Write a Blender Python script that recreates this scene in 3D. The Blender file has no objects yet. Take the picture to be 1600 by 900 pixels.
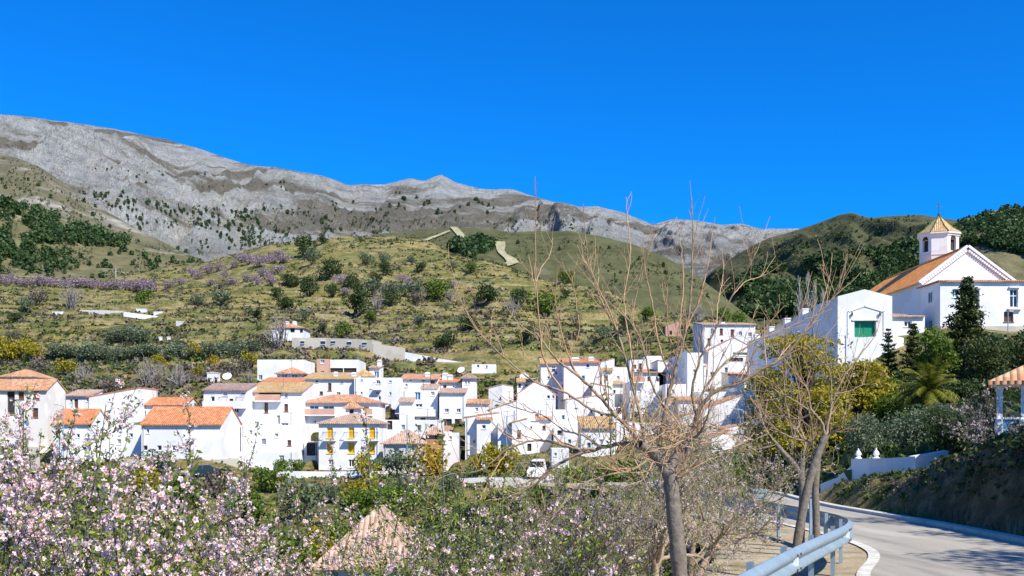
import bpy, math, random
import numpy as np
from mathutils import Vector, Matrix

random.seed(7)
RNG = np.random.default_rng(11)
R = math.radians
F = 1600.0            # focal length in photo pixels
HY = 670.0            # eye level row
CZ = 1.8              # eye height
C = bpy.context.scene.collection

def P(px, py, Y):
    return Vector(((px - 800.0) / F * Y, Y, CZ - (py - HY) * Y / F))
def PX(px, Y): return (px - 800.0) / F * Y
def PZ(py, Y): return CZ - (py - HY) * Y / F

# ------------------------------------------------------------------ objects
def link(name, data, parent=None, loc=None, rotz=None, scale=None):
    o = bpy.data.objects.new(name, data)
    C.objects.link(o)
    if parent is not None: o.parent = parent
    if loc is not None: o.location = loc
    if rotz is not None: o.rotation_euler = (0, 0, rotz)
    if scale is not None: o.scale = scale if hasattr(scale, '__len__') else (scale,) * 3
    return o
def tag(o, label=None, cat=None, group=None, kind=None):
    if label: o['label'] = label
    if cat: o['category'] = cat; o['kind'] = 'thing'
    if group: o['group'] = group
    if kind: o['kind'] = kind
    return o
def thing(name, label, cat, loc=(0, 0, 0), rotz=0, group=None, scale=None):
    return tag(link(name, None, None, loc, rotz, scale), label, cat, group)
def copy_tree(o, parent=None):
    c = o.copy(); C.objects.link(c); c.parent = parent
    for ch in o.children: copy_tree(ch, c)
    return c

class MB:
    """collects polygons, builds one mesh"""
    def __init__(s): s.v = []; s.f = []; s.m = []; s.uv = []
    def poly(s, pts, m=0, uv=None):
        n = len(s.v); s.v += [tuple(p) for p in pts]
        s.f.append(tuple(range(n, n + len(pts)))); s.m.append(m)
        s.uv += uv if uv else [(p[0], p[2]) for p in pts]
    def box(s, a, b, m=0):
        x0, y0, z0 = a; x1, y1, z1 = b
        q = [(x0,y0,z0),(x1,y0,z0),(x1,y1,z0),(x0,y1,z0),(x0,y0,z1),(x1,y0,z1),(x1,y1,z1),(x0,y1,z1)]
        for i in ((0,1,5,4),(1,2,6,5),(2,3,7,6),(3,0,4,7),(4,5,6,7),(3,2,1,0)):
            s.poly([q[j] for j in i], m)
    def obox(s, c, ax, ay, az, m=0):
        c = Vector(c); ax = Vector(ax); ay = Vector(ay); az = Vector(az)
        q = [c + ax*i + ay*j + az*k for k in (-1, 1) for (i, j) in ((-1,-1),(1,-1),(1,1),(-1,1))]
        for i in ((0,1,5,4),(1,2,6,5),(2,3,7,6),(3,0,4,7),(4,5,6,7),(3,2,1,0)):
            s.poly([q[j] for j in i], m)
    def slab(s, pts, t, m=0, uv=None):
        pts = [Vector(p) for p in pts]
        low = [p - Vector((0, 0, t)) for p in pts]
        s.poly(pts, m, uv); s.poly(low[::-1], m)
        n = len(pts)
        for i in range(n):
            j = (i + 1) % n
            s.poly([pts[i], low[i], low[j], pts[j]], m)
    def prism(s, prof, y0, y1, m=0):
        """profile in x,z extruded along y"""
        a = [(x, y0, z) for x, z in prof]; b = [(x, y1, z) for x, z in prof]
        s.poly(a, m); s.poly(b[::-1], m); n = len(prof)
        for i in range(n):
            j = (i + 1) % n
            s.poly([a[i], b[i], b[j], a[j]], m)
    def lathe(s, prof, n=12, c=(0, 0, 0), m=0, ph=0.0):
        for i in range(n):
            a0 = 2*math.pi*i/n + ph; a1 = 2*math.pi*(i+1)/n + ph
            for (r0, z0), (r1, z1) in zip(prof[:-1], prof[1:]):
                p = [(c[0]+r0*math.cos(a0), c[1]+r0*math.sin(a0), c[2]+z0), (c[0]+r0*math.cos(a1), c[1]+r0*math.sin(a1), c[2]+z0),
                     (c[0]+r1*math.cos(a1), c[1]+r1*math.sin(a1), c[2]+z1), (c[0]+r1*math.cos(a0), c[1]+r1*math.sin(a0), c[2]+z1)]
                if r0 < 1e-6: p = [p[0], p[2], p[3]]
                elif r1 < 1e-6: p = [p[0], p[1], p[2]]
                s.poly(p, m)
    def bar(s, a, b, r, n=6, m=0, r1=None):
        a = Vector(a); b = Vector(b); d = (b - a).normalized(); r1 = r if r1 is None else r1
        u = d.cross(Vector((0, 0, 1)) if abs(d.z) < .9 else Vector((1, 0, 0))).normalized(); w = d.cross(u)
        A = [a + (u*math.cos(2*math.pi*i/n) + w*math.sin(2*math.pi*i/n))*r for i in range(n)]
        B = [b + (u*math.cos(2*math.pi*i/n) + w*math.sin(2*math.pi*i/n))*r1 for i in range(n)]
        for i in range(n):
            j = (i+1) % n; s.poly([A[i], A[j], B[j], B[i]], m)
        s.poly(A[::-1], m); s.poly(B, m)
    def mesh(s, name, mats):
        me = bpy.data.meshes.new(name)
        me.from_pydata(s.v, [], s.f)
        for mt in mats: me.materials.append(mt)
        me.polygons.foreach_set('material_index', s.m)
        ul = me.uv_layers.new(name='UVMap')
        ul.data.foreach_set('uv', np.array(s.uv, np.float32).ravel())
        me.update(); return me
    def build(s, name, mats, parent=None, loc=None, rotz=None):
        if not isinstance(mats, (list, tuple)): mats = [mats]
        return link(name, s.mesh(name, mats), parent, loc, rotz)

def np_mesh(name, verts, faces, mats, midx=None, smooth=False):
    """verts (N,3), faces (M,k)"""
    verts = np.asarray(verts, np.float32); faces = np.asarray(faces, np.int32)
    me = bpy.data.meshes.new(name)
    M, k = faces.shape
    me.vertices.add(len(verts)); me.vertices.foreach_set('co', verts.ravel())
    me.loops.add(M * k); me.loops.foreach_set('vertex_index', faces.ravel())
    me.polygons.add(M)
    me.polygons.foreach_set('loop_start', np.arange(0, M * k, k, dtype=np.int32))
    try: me.polygons.foreach_set('loop_total', np.full(M, k, np.int32))
    except Exception: pass
    if not isinstance(mats, (list, tuple)): mats = [mats]
    for mt in mats: me.materials.append(mt)
    if midx is not None: me.polygons.foreach_set('material_index', np.asarray(midx, np.int32))
    if smooth: me.polygons.foreach_set('use_smooth', np.ones(M, bool))
    me.update(calc_edges=True); me.validate()
    return me

# ------------------------------------------------------------------ noise
def _h(ix, iy, seed):
    n = (ix.astype(np.int64) * 374761393 + iy.astype(np.int64) * 668265263 + seed * 982451653) & 0xFFFFFFFF
    n = ((n ^ (n >> 13)) * 1274126177) & 0xFFFFFFFF
    return ((n ^ (n >> 16)) & 0xFFFF) / 65535.0
def vn(x, y, seed=0):
    x = np.asarray(x, float); y = np.asarray(y, float)
    ix = np.floor(x); iy = np.floor(y); fx = x - ix; fy = y - iy
    fx = fx*fx*fx*(fx*(fx*6-15)+10); fy = fy*fy*fy*(fy*(fy*6-15)+10)
    a = _h(ix, iy, seed); b = _h(ix+1, iy, seed); c = _h(ix, iy+1, seed); d = _h(ix+1, iy+1, seed)
    return (a*(1-fx)+b*fx)*(1-fy) + (c*(1-fx)+d*fx)*fy
def fbm(x, y, o=4, seed=0):
    s = 0; a = .5; t = 0
    for i in range(o):
        s = s + a*vn(x, y, seed+i*17); t += a; a *= .5; x = np.asarray(x)*2.03+11.3; y = np.asarray(y)*2.03+5.7
    return s/t
def ridged(x, y, o=5, seed=0):
    s = 0; a = .5; t = 0
    for i in range(o):
        s = s + a*(1-np.abs(2*vn(x, y, seed+i*13)-1)); t += a; a *= .52; x = np.asarray(x)*2.07+3.1; y = np.asarray(y)*2.07+8.9
    return s/t
def smooth(a, b, x):
    t = np.clip((np.asarray(x, float)-a)/(b-a), 0, 1); return t*t*(3-2*t)

# ------------------------------------------------------------------ materials
def srgb(r, g, b):
    f = lambda c: (c/255/12.92) if c/255 <= .04045 else ((c/255+.055)/1.055)**2.4
    return (f(r), f(g), f(b), 1)
def newmat(name):
    m = bpy.data.materials.new(name); m.use_nodes = True
    nt = m.node_tree; bs = nt.nodes['Principled BSDF']
    return m, nt, nt.nodes, nt.links, bs
def rgba(c): return (c[0], c[1], c[2], 1)
def noise_node(nt, scale, detail=4, rough=.55, vec=None, dist=0):
    n = nt.nodes.new('ShaderNodeTexNoise'); n.inputs['Scale'].default_value = scale
    n.inputs['Detail'].default_value = detail; n.inputs['Roughness'].default_value = rough; n.inputs['Distortion'].default_value = dist
    if vec is not None: nt.links.new(vec, n.inputs['Vector'])
    return n.outputs['Fac']
def ramp(nt, fac, stops, interp='LINEAR'):
    r = nt.nodes.new('ShaderNodeValToRGB'); r.color_ramp.interpolation = interp
    el = r.color_ramp.elements
    while len(el) < len(stops): el.new(.5)
    for e, (p, c) in zip(el, stops): e.position = p; e.color = rgba(c) if hasattr(c, '__len__') else (c, c, c, 1)
    nt.links.new(fac, r.inputs['Fac']); return r.outputs['Color']
def mixc(nt, fac, a, b, mode='MIX'):
    m = nt.nodes.new('ShaderNodeMix'); m.data_type = 'RGBA'; m.blend_type = mode
    for sock, v in ((m.inputs[0], fac), (m.inputs[6], a), (m.inputs[7], b)):
        if hasattr(v, 'node'): nt.links.new(v, sock)
        elif hasattr(v, '__len__'): sock.default_value = rgba(v)
        else: sock.default_value = v
    return m.outputs[2]
def mth(nt, op, a, b=None, clamp=False):
    m = nt.nodes.new('ShaderNodeMath'); m.operation = op; m.use_clamp = clamp
    for i, v in enumerate((a, b)):
        if v is None: continue
        if hasattr(v, 'node'): nt.links.new(v, m.inputs[i])
        else: m.inputs[i].default_value = v
    return m.outputs[0]
def coords(nt, kind='Object', scale=(1, 1, 1)):
    if kind == 'Position':
        g = nt.nodes.new('ShaderNodeNewGeometry'); o = g.outputs['Position']
    else:
        t = nt.nodes.new('ShaderNodeTexCoord'); o = t.outputs[kind]
    mp = nt.nodes.new('ShaderNodeMapping'); mp.inputs['Scale'].default_value = scale
    nt.links.new(o, mp.inputs['Vector']); return mp.outputs['Vector']
def bump(nt, bs, h, strength=.3, dist=.05):
    b = nt.nodes.new('ShaderNodeBump'); b.inputs['Strength'].default_value = strength; b.inputs['Distance'].default_value = dist
    nt.links.new(h, b.inputs['Height']); nt.links.new(b.outputs['Normal'], bs.inputs['Normal'])
def simple(name, c, rough=.7, var=.15, scale=6, bmp=0, metallic=0, c2=None, kind='Position'):
    m, nt, N, L, bs = newmat(name)
    v = coords(nt, kind); f = noise_node(nt, scale, 5, .6, v)
    a = [x*(1-var) for x in c[:3]]; b = [min(1, x*(1+var)) for x in (c2 or c)[:3]]
    L.new(ramp(nt, f, [(.3, a), (.7, b)]), bs.inputs['Base Color'])
    bs.inputs['Roughness'].default_value = rough; bs.inputs['Metallic'].default_value = metallic
    if bmp: bump(nt, bs, f, bmp, .03)
    return m
def leafmat(name, stops, transl=.3, rough=.55):
    """leaf colour varies per leaf (mesh island); part of the light passes through"""
    m, nt, N, L, bs = newmat(name)
    g = N.new('ShaderNodeNewGeometry')
    col = ramp(nt, g.outputs['Random Per Island'], stops)
    L.new(col, bs.inputs['Base Color']); bs.inputs['Roughness'].default_value = rough
    bs.inputs['Specular IOR Level'].default_value = .25
    if transl:
        t = N.new('ShaderNodeBsdfTranslucent'); L.new(col, t.inputs['Color'])
        mx = N.new('ShaderNodeMixShader'); mx.inputs[0].default_value = transl
        L.new(bs.outputs[0], mx.inputs[1]); L.new(t.outputs[0], mx.inputs[2])
        L.new(mx.outputs[0], N['Material Output'].inputs['Surface'])
    return m
def wallmat(name, c, dirt_shade=.12):
    m, nt, N, L, bs = newmat(name)
    v = coords(nt, 'Position'); f = noise_node(nt, .5, 5, .6, v)
    v2 = coords(nt, 'Position', (3, 3, .4)); f2 = noise_node(nt, 1.2, 5, .65, v2)
    base = ramp(nt, f, [(.3, [x*.93 for x in c]), (.65, c)])
    st = ramp(nt, f2, [(.60, 0), (.82, 1)])
    patch = ramp(nt, noise_node(nt, .28, 3, .5, v), [(.47, .86), (.5, 1)])
    base = mixc(nt, .8, base, patch, 'MULTIPLY')
    L.new(mixc(nt, mth(nt, 'MULTIPLY', st, min(1, dirt_shade*3.2)), base, (c[0]*.45, c[1]*.43, c[2]*.40)), bs.inputs['Base Color'])
    bs.inputs['Roughness'].default_value = .85; bs.inputs['Specular IOR Level'].default_value = .2
    bump(nt, bs, noise_node(nt, 9, 4, .6, v), .12, .02)
    return m
def tilemat(name, c1, c2, c3, lichen=.7):
    """barrel tiles: rows in UV metres, colour varies tile by tile"""
    m, nt, N, L, bs = newmat(name)
    t = N.new('ShaderNodeTexCoord')
    sep = N.new('ShaderNodeSeparateXYZ'); L.new(t.outputs['UV'], sep.inputs[0])
    u = mth(nt, 'MULTIPLY', sep.outputs[0], 1/.24); w = mth(nt, 'MULTIPLY', sep.outputs[1], 1/.38)
    cmb = N.new('ShaderNodeCombineXYZ'); L.new(mth(nt, 'FLOOR', u), cmb.inputs[0]); L.new(mth(nt, 'FLOOR', w), cmb.inputs[1])
    wn = N.new('ShaderNodeTexWhiteNoise'); L.new(cmb.outputs[0], wn.inputs['Vector'])
    big = noise_node(nt, .45, 5, .65, coords(nt, 'Position'))
    col = ramp(nt, mth(nt, 'ADD', mth(nt, 'MULTIPLY', wn.outputs['Value'], .55), mth(nt, 'MULTIPLY', big, .5)), [(.2, c1), (.5, c2), (.8, c3)])
    lich = ramp(nt, noise_node(nt, 1.6, 6, .7, coords(nt, 'Position')), [(.52, 0), (.7, lichen)])
    col = mixc(nt, lich, col, (c1[0]*.55+.03, c1[1]*.8+.03, c1[2]*.9+.03))
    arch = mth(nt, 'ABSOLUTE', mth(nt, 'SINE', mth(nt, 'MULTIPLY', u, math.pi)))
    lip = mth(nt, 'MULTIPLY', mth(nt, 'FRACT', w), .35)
    dirt_shade = ramp(nt, arch, [(.0, .72), (.35, 1)])  # shade in the channels between tiles, painted into the colour
    L.new(mixc(nt, 1.0, col, dirt_shade, 'MULTIPLY'), bs.inputs['Base Color'])
    bs.inputs['Roughness'].default_value = .8
    bump(nt, bs, mth(nt, 'SUBTRACT', arch, lip), .8, .06)
    return m
# ------------------------------------------------------------------ terrain: road line
S_RD = 0.03                                       # the road falls away from the camera
def zroad(Y): return -S_RD * np.minimum(np.asarray(Y, float), 70)
RAIL_Y = [-30, 0, 9.33, 11.4, 13.8, 15.7, 17.3, 18.7, 20.5, 22.5, 25, 29, 34, 40, 50, 60, 75]
RAIL_X = [-14, -2.2, 1.95, 2.86, 3.97, 4.9, 5.6, 5.98, 6.15, 6.22, 6.2, 6.1, 6.0, 6.3, 7.2, 7.6, 3]
def xrail(Y): return np.interp(Y, RAIL_Y, RAIL_X)
LY = [-30, 0, 10, 13, 15.8, 17.6, 19, 20.6, 23, 27, 32, 40, 50, 60, 75]
LX = [-10, 1.5, 3.9, 4.7, 5.35, 6.15, 6.75, 7.2, 7.5, 7.6, 7.5, 7.7, 8.8, 9.2, 5]
XRY = [-30, 0, 14, 21.8, 28, 38, 45, 52, 60, 75]
XRX = [6, 9.2, 10.4, 10.9, 11.5, 11.9, 12.6, 13.6, 14.3, 12]
def xl(Y): return np.interp(Y, LY, LX)
def xr(Y): return np.interp(Y, XRY, XRX)
def _smc(Ys, Xs):
    """smoothed copy of a control line"""
    y = np.linspace(-30, 75, 421); x = np.interp(y, Ys, Xs)
    k = np.ones(9)/9; xp = np.pad(x, 4, mode='edge'); return y, np.convolve(xp, k, 'valid')
_ly, _lx = _smc(LY, LX); _ry, _rx = _smc(XRY, XRX); _gy, _gx = _smc(RAIL_Y, RAIL_X)
def xl(Y): return np.interp(Y, _ly, _lx)
def xr(Y): return np.interp(Y, _ry, _rx)
def xrail(Y): return np.interp(Y, _gy, _gx)

# table of (Y, image row) of the ground for columns of the view; it is turned into heights
TAB = {
 -700: [(60,-1.0),(120,760),(150,640),(230,560),(330,500),(480,445),(540,425),(620,430)],
 0:   [(60,-8.5),(100,752),(124,728),(142,662),(150,632),(190,580),(240,545),(320,498),(400,468),(480,440),(520,434),(560,430),(640,440)],
 150: [(60,-8.5),(95,760),(118,738),(140,650),(150,628),(190,578),(240,542),(320,497),(400,470),(480,446),(530,440),(640,448)],
 300: [(60,-8.5),(90,770),(112,748),(116,722),(138,640),(150,606),(200,560),(260,520),(330,487),(420,450),(500,428),(540,414),(620,420)],
 430: [(60,-8.5),(100,762),(122,742),(130,690),(150,620),(185,575),(215,545),(270,505),(350,468),(440,425),(510,388),(540,383),(620,400)],
 560: [(60,-8.5),(100,760),(122,742),(130,690),(160,606),(190,575),(212,552),(270,505),(350,464),(440,410),(520,373),(545,370),(620,392)],
 660: [(60,-8.5),(100,760),(120,742),(130,690),(160,612),(190,580),(205,560),(260,515),(340,470),(420,420),(500,380),(530,376),(620,400)],
 760: [(60,-8.5),(95,762),(116,730),(130,690),(155,622),(185,590),(198,574),(250,520),(330,468),(390,435),(440,412),(470,410),(600,440)],
 900: [(60,-7.5),(90,765),(112,735),(125,690),(150,630),(175,600),(200,572),(250,535),(320,490),(370,455),(400,447),(430,449),(600,500)],
 1050:[(60,-6.5),(85,760),(105,735),(125,680),(150,630),(175,590),(200,560),(240,528),(280,500),(310,490),(340,492),(600,530)],
 1180:[(60,-5.0),(80,745),(105,710),(125,680),(150,620),(175,570),(195,545),(230,515),(250,507),(280,510),(600,540)],
 1290:[(40,778),(52,764),(60,738),(75,690),(100,630),(120,590),(150,545),(200,520),(240,505),(270,508),(600,540)],
 1400:[(40,733),(46,722),(60,690),(80,640),(104,594),(107,545),(112,530),(130,505),(180,500),(230,505),(600,540)],
 1500:[(36,716),(44,700),(60,665),(85,600),(106,530),(110,512),(130,505),(180,500),(230,505),(600,540)],
 1600:[(30,690),(45,665),(70,610),(100,545),(107,518),(130,508),(180,505),(230,508),(600,540)],
 2400:[(30,640),(45,610),(70,570),(100,520),(130,500),(180,490),(230,490),(600,540)],
}
_LYG = np.log(np.concatenate([np.linspace(20, 60, 20, endpoint=False), np.linspace(60, 700, 300)]))
_TP = sorted(TAB)
_TZ = []
for k in _TP:
    ys = [a for a, b in TAB[k]]
    zs = [b if b < 60 else CZ - (b - HY) * a / F for a, b in TAB[k]]
    _TZ.append(np.interp(np.exp(_LYG), ys, zs))
_TZ = np.array(_TZ)
def ztab(px, Y):
    px = np.clip(px, _TP[0], _TP[-1]); Y = np.clip(Y, 20, 700)
    i = np.clip(np.searchsorted(_TP, px, 'right') - 1, 0, len(_TP) - 2)
    tp = np.array(_TP, float); t = (px - tp[i]) / (tp[i+1] - tp[i]); t = t*t*(3-2*t)
    ly = np.log(Y); j = np.clip(np.searchsorted(_LYG, ly, 'right') - 1, 0, len(_LYG) - 2)
    s = (ly - _LYG[j]) / (_LYG[j+1] - _LYG[j])
    a = _TZ[i, j]*(1-s) + _TZ[i, j+1]*s; b = _TZ[i+1, j]*(1-s) + _TZ[i+1, j+1]*s
    return a*(1-t) + b*t

FOOT = []      # (cx, cy, cos, sin, halfW, D, zbase) of buildings: the ground is levelled under them
def ground_z(X, Y, px=None):
    X = np.asarray(X, float); Y = np.asarray(Y, float)
    if px is None: px = 800 + F * X / np.maximum(Y, 1.0)
    zr = zroad(Y)
    d = xrail(Y) - X
    nz = (fbm(X*.8, Y*.8, 4, 3) - .5)
    left = zr - .09 - .62*np.maximum(0, d - 1.9 - .4*nz) + nz*.04 + nz*.16*smooth(1.9, 3, d)
    left = np.maximum(left, -8.5 + .8*fbm(X*.15, Y*.15, 3, 9))
    e = X - xr(Y)
    H = np.interp(Y, [0, 22, 28, 34, 42, 47, 55, 70], [3.2, 2.5, 2.1, 1.35, .8, .3, .15, .1])
    nb = fbm(X*.7, Y*.7, 5, 5) - .5; nb2 = ridged(Y*.45, X*.9, 3, 21) - .5
    bank = zr - .02 + .06*smooth(0, .25, e) + H*np.clip((e - .45 - .5*nb2*smooth(.4, 1, e))/.95, 0, 1)**.8 + .12*np.maximum(0, e-2.2) + (.7*nb)*smooth(.5, 1.6, e)
    near = np.where(d > 0, left, np.where(e > 0, bank, zr - .06))
    strip = (d < .0) & (X < xl(Y))
    near = np.where(strip, zr - .07 + .03*nz, near)
    far = ztab(px, Y)
    amp = smooth(150, 260, Y)
    far = far + (fbm(X*.05, Y*.05, 4, 31) - .5) * (1.2 + 5*amp) * smooth(45, 90, Y)
    # cultivation terraces on the slope above the village
    st = 3.2; q = far/st + .8*fbm(X*.012, Y*.012, 3, 40); fl = np.floor(q); fr = q - fl
    tz = (smooth(.55, .95, fr) - fr) * st
    tm = smooth(150, 200, Y) * smooth(.35, .6, fbm(X*.008, Y*.008, 3, 77) + .12) * (1 - .55*smooth(400, 470, Y))
    far = far + tz*tm*.9
    road_right = np.interp(Y, [38, 60], [0, 1])
    w = np.where(e > 0, smooth(26, 50, Y)*smooth(2.0, 9, e + np.maximum(0, Y-40)*.4), np.where(d > 0, smooth(38, 62, Y)*smooth(1.5, 10, d), 0))
    w = np.where(Y > 74, 1, w)
    w = np.maximum(w, smooth(66, 76, Y))
    z = near*(1-w) + far*w
    for (cx, cy, c, s, hw, D, zb) in FOOT:
        dx = X - cx; dy = Y - cy
        u = dx*c + dy*s; v = -dx*s + dy*c
        k = (1 - smooth(hw, hw + 1.6, np.abs(u))) * smooth(-2.5, -.6, v) * (1 - smooth(D, D + 1.5, v))
        z = np.where((k > 0) & (z > zb - .15), z*(1-k) + np.minimum(z, zb - .15)*k, z)
    return z

class Grid:
    """terrain sheet: columns fan out from the viewpoint, rows go away; hit() finds the visible spot at a photo pixel"""
    def __init__(s, px, Y, X, Z): s.px = px; s.Y = Y; s.X = X; s.Z = Z     # arrays (n rows, m cols)
    def hit(s, px, py, ymin=0):
        j = np.interp(px, s.px, np.arange(len(s.px))); j0 = int(min(j, len(s.px)-2)); t = j - j0
        Yc = s.Y[:, j0]*(1-t) + s.Y[:, j0+1]*t; Zc = s.Z[:, j0]*(1-t) + s.Z[:, j0+1]*t
        row = HY + (CZ - Zc) * F / Yc
        ok = np.where((row <= py) & (Yc >= ymin))[0]
        if len(ok) == 0:
            k = int(np.argmin(np.where(Yc >= ymin, row, 1e9)))
        else: k = ok[0]
        if k > 0 and len(ok) and Yc[k-1] >= ymin and row[k-1] > py:
            f = (row[k-1]-py)/(row[k-1]-row[k]+1e-9)
            y = Yc[k-1]*(1-f)+Yc[k]*f; z = Zc[k-1]*(1-f)+Zc[k]*f
        else: y = Yc[k]; z = Zc[k]
        return Vector(((px-800)/F*y, y, z))
    def mesh(s, name, mats):
        n, m = s.Z.shape
        v = np.stack([s.X, s.Y, s.Z], -1).reshape(-1, 3)
        i = np.arange(n*m).reshape(n, m)
        f = np.stack([i[:-1, :-1], i[:-1, 1:], i[1:, 1:], i[1:, :-1]], -1).reshape(-1, 4)
        return np_mesh(name, v, f, mats, smooth=True)

def make_ground():
    px = np.concatenate([np.linspace(-2600, -400, 40, endpoint=False), np.linspace(-400, 1900, 520, endpoint=False), np.linspace(1900, 4600, 50)])
    Y = np.exp(np.concatenate([np.linspace(math.log(2.2), math.log(60), 230, endpoint=False), np.linspace(math.log(60), math.log(640), 330)]))
    PXg, Yg = np.meshgrid(px, Y)
    Xg = (PXg - 800)/F*Yg
    return Grid(px, Yg, Xg, ground_z(Xg, Yg, PXg))

def hill(px0, px1, n, crest, base, nt, amp, fx, fy, seed, prof=1.0, sharp=1.0, crest_noise=0.0, back=.35, rough=0):
    """crest and base: lists of (px, row, Y)"""
    px = np.linspace(px0, px1, n)
    cp = np.array(crest, float); bp = np.array(base, float)
    crow = np.interp(px, cp[:, 0], cp[:, 1]); cY = np.interp(px, cp[:, 0], cp[:, 2])
    k = np.ones(5)/5; crow_s = np.convolve(np.pad(crow, 2, mode='edge'), k, 'valid'); crow = .4*crow + .6*crow_s
    crow = crow + crest_noise*(fbm(px*.035, px*0, 5, seed+90)-.5)*2
    cYs = np.convolve(np.pad(cY, 12, mode='edge'), np.ones(25)/25, 'valid')
    brow = np.interp(px, bp[:, 0], bp[:, 1]); bY = np.interp(px, bp[:, 0], bp[:, 2])
    cz = CZ - (crow-HY)*cYs/F; bz = CZ - (brow-HY)*bY/F
    t = np.concatenate([np.linspace(0, 1, nt), 1 + np.linspace(0, back, 12)[1:]])
    T = t[:, None]
    Y = bY[None]*(1-T) + cYs[None]*T
    X = (px[None]-800)/F*Y
    tt = np.minimum(T, 1)
    Z = bz[None] + (cz-bz)[None]*tt**prof
    wx = X + 260*(fbm(X*fx*.5, Y*fy*.5, 3, seed+5)-.5)/(fx*300)
    rel = ridged(wx*fx, Y*fy, 6, seed) - .62
    rel = rel + .35*(fbm(X*fx*5, Y*fy*6, 4, seed+50)-.5)
    if rough: rel = rel + .17*(ridged(X*fx*5, Y*fy*9, 5, seed+70)-.6) + .07*(ridged(X*fx*19, Y*fy*30, 4, seed+80)-.6)
    w = np.sin(np.pi*np.clip(tt, 0, 1)**1.1)**.8 * (T <= 1) + .03*(T <= .999)
    Z = Z + amp*rel*w*(cz-bz)[None]
    over = np.maximum(0, T-1)
    Z = Z - over*over*2.2*(cz-bz)[None] - over*.25*(cz-bz)[None]
    # nothing of the face may rise above the crest line as the eye sees it
    row = HY + (CZ-Z)*F/Y
    lim = crow[None] + 1.2*(1-tt)*40*0 + .4
    Z = np.where((row < lim) & (T < 1), CZ - (lim + 6*(1-tt) - HY)*Y/F, Z)
    return Grid(px, Y, X, Z)

# ------------------------------------------------------------------ terrain materials
def ground_material():
    m, nt, N, L, bs = newmat('hillside_ground')
    p = coords(nt, 'Position')
    band = coords(nt, 'Position', (.012, .012, .16))
    g = N.new('ShaderNodeNewGeometry'); sx = N.new('ShaderNodeSeparateXYZ'); L.new(g.outputs['Normal'], sx.inputs[0])
    n1 = noise_node(nt, 1.0, 8, .68, band, 1.4)
    n2 = noise_node(nt, .16, 6, .65, p)
    n3 = noise_node(nt, 1.3, 6, .7, p)
    col = ramp(nt, n1, [(.26, (.075, .105, .024)), (.36, (.13, .14, .042)), (.44, (.23, .185, .065)), (.50, (.095, .115, .032)), (.56, (.16, .15, .052)), (.62, (.27, .215, .09)), (.70, (.10, .12, .03)), (.78, (.07, .10, .022))])
    pale = ramp(nt, n2, [(.48, 0), (.62, 1)])
    col = mixc(nt, mth(nt, 'MULTIPLY', pale, .42), col, (.40, .325, .195))
    green = ramp(nt, noise_node(nt, .035, 4, .6, p), [(.54, 0), (.66, 1)])
    col = mixc(nt, mth(nt, 'MULTIPLY', green, .5), col, (.10, .125, .03))
    spk = ramp(nt, n3, [(.36, .55), (.6, 1.25)])
    col = mixc(nt, .8, col, spk, 'MULTIPLY')
    # bare earth and rock on the steep terrace faces
    steep = ramp(nt, sx.outputs[2], [(.55, 1), (.80, 0)])
    rock = ramp(nt, n3, [(.35, (.035, .026, .016)), (.5, (.085, .064, .042)), (.68, (.19, .15, .10))])
    col = mixc(nt, mth(nt, 'MULTIPLY', steep, .75), col, rock)
    col = mixc(nt, 1.0, col, (1.0, .96, .94), 'MULTIPLY')
    L.new(col, bs.inputs['Base Color']); bs.inputs['Roughness'].default_value = .95; bs.inputs['Specular IOR Level'].default_value = .1
    bump(nt, bs, n3, .9, .5)
    return m
def hill_material(name, cols, scale=.004, dark=None, rockc=None, strat=None, fine=.05, rock_at=(.5, .62), bdist=8):
    m, nt, N, L, bs = newmat(name)
    p = coords(nt, 'Position')
    n1 = noise_node(nt, scale, 8, .62, p, .6)
    col = ramp(nt, n1, [(.3 + .4*i/(len(cols)-1), c) for i, c in enumerate(cols)])
    nf = noise_node(nt, fine, 8, .68, p)
    if rockc:
        v = coords(nt, 'Position', strat or (1, 1, 1))
        nr = noise_node(nt, scale*2.2, 9, .66, v, 1.2)
        k = ramp(nt, nr, [(rock_at[0], 0), (rock_at[1], 1)])
        rc = ramp(nt, nf, [(.3, rockc[0]), (.68, rockc[1])])
        col = mixc(nt, k, col, rc)
    col = mixc(nt, .85, col, ramp(nt, nf, [(.3, .62), (.65, 1.22)]), 'MULTIPLY')
    if dark:
        nd = noise_node(nt, dark[1], 6, .7, p)
        col = mixc(nt, ramp(nt, nd, [(dark[2], 0), (dark[2]+.05, 1)]), col, dark[0])
    L.new(col, bs.inputs['Base Color']); bs.inputs['Roughness'].default_value = .97; bs.inputs['Specular IOR Level'].default_value = .05
    bump(nt, bs, nf, .8, bdist)
    return m

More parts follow.
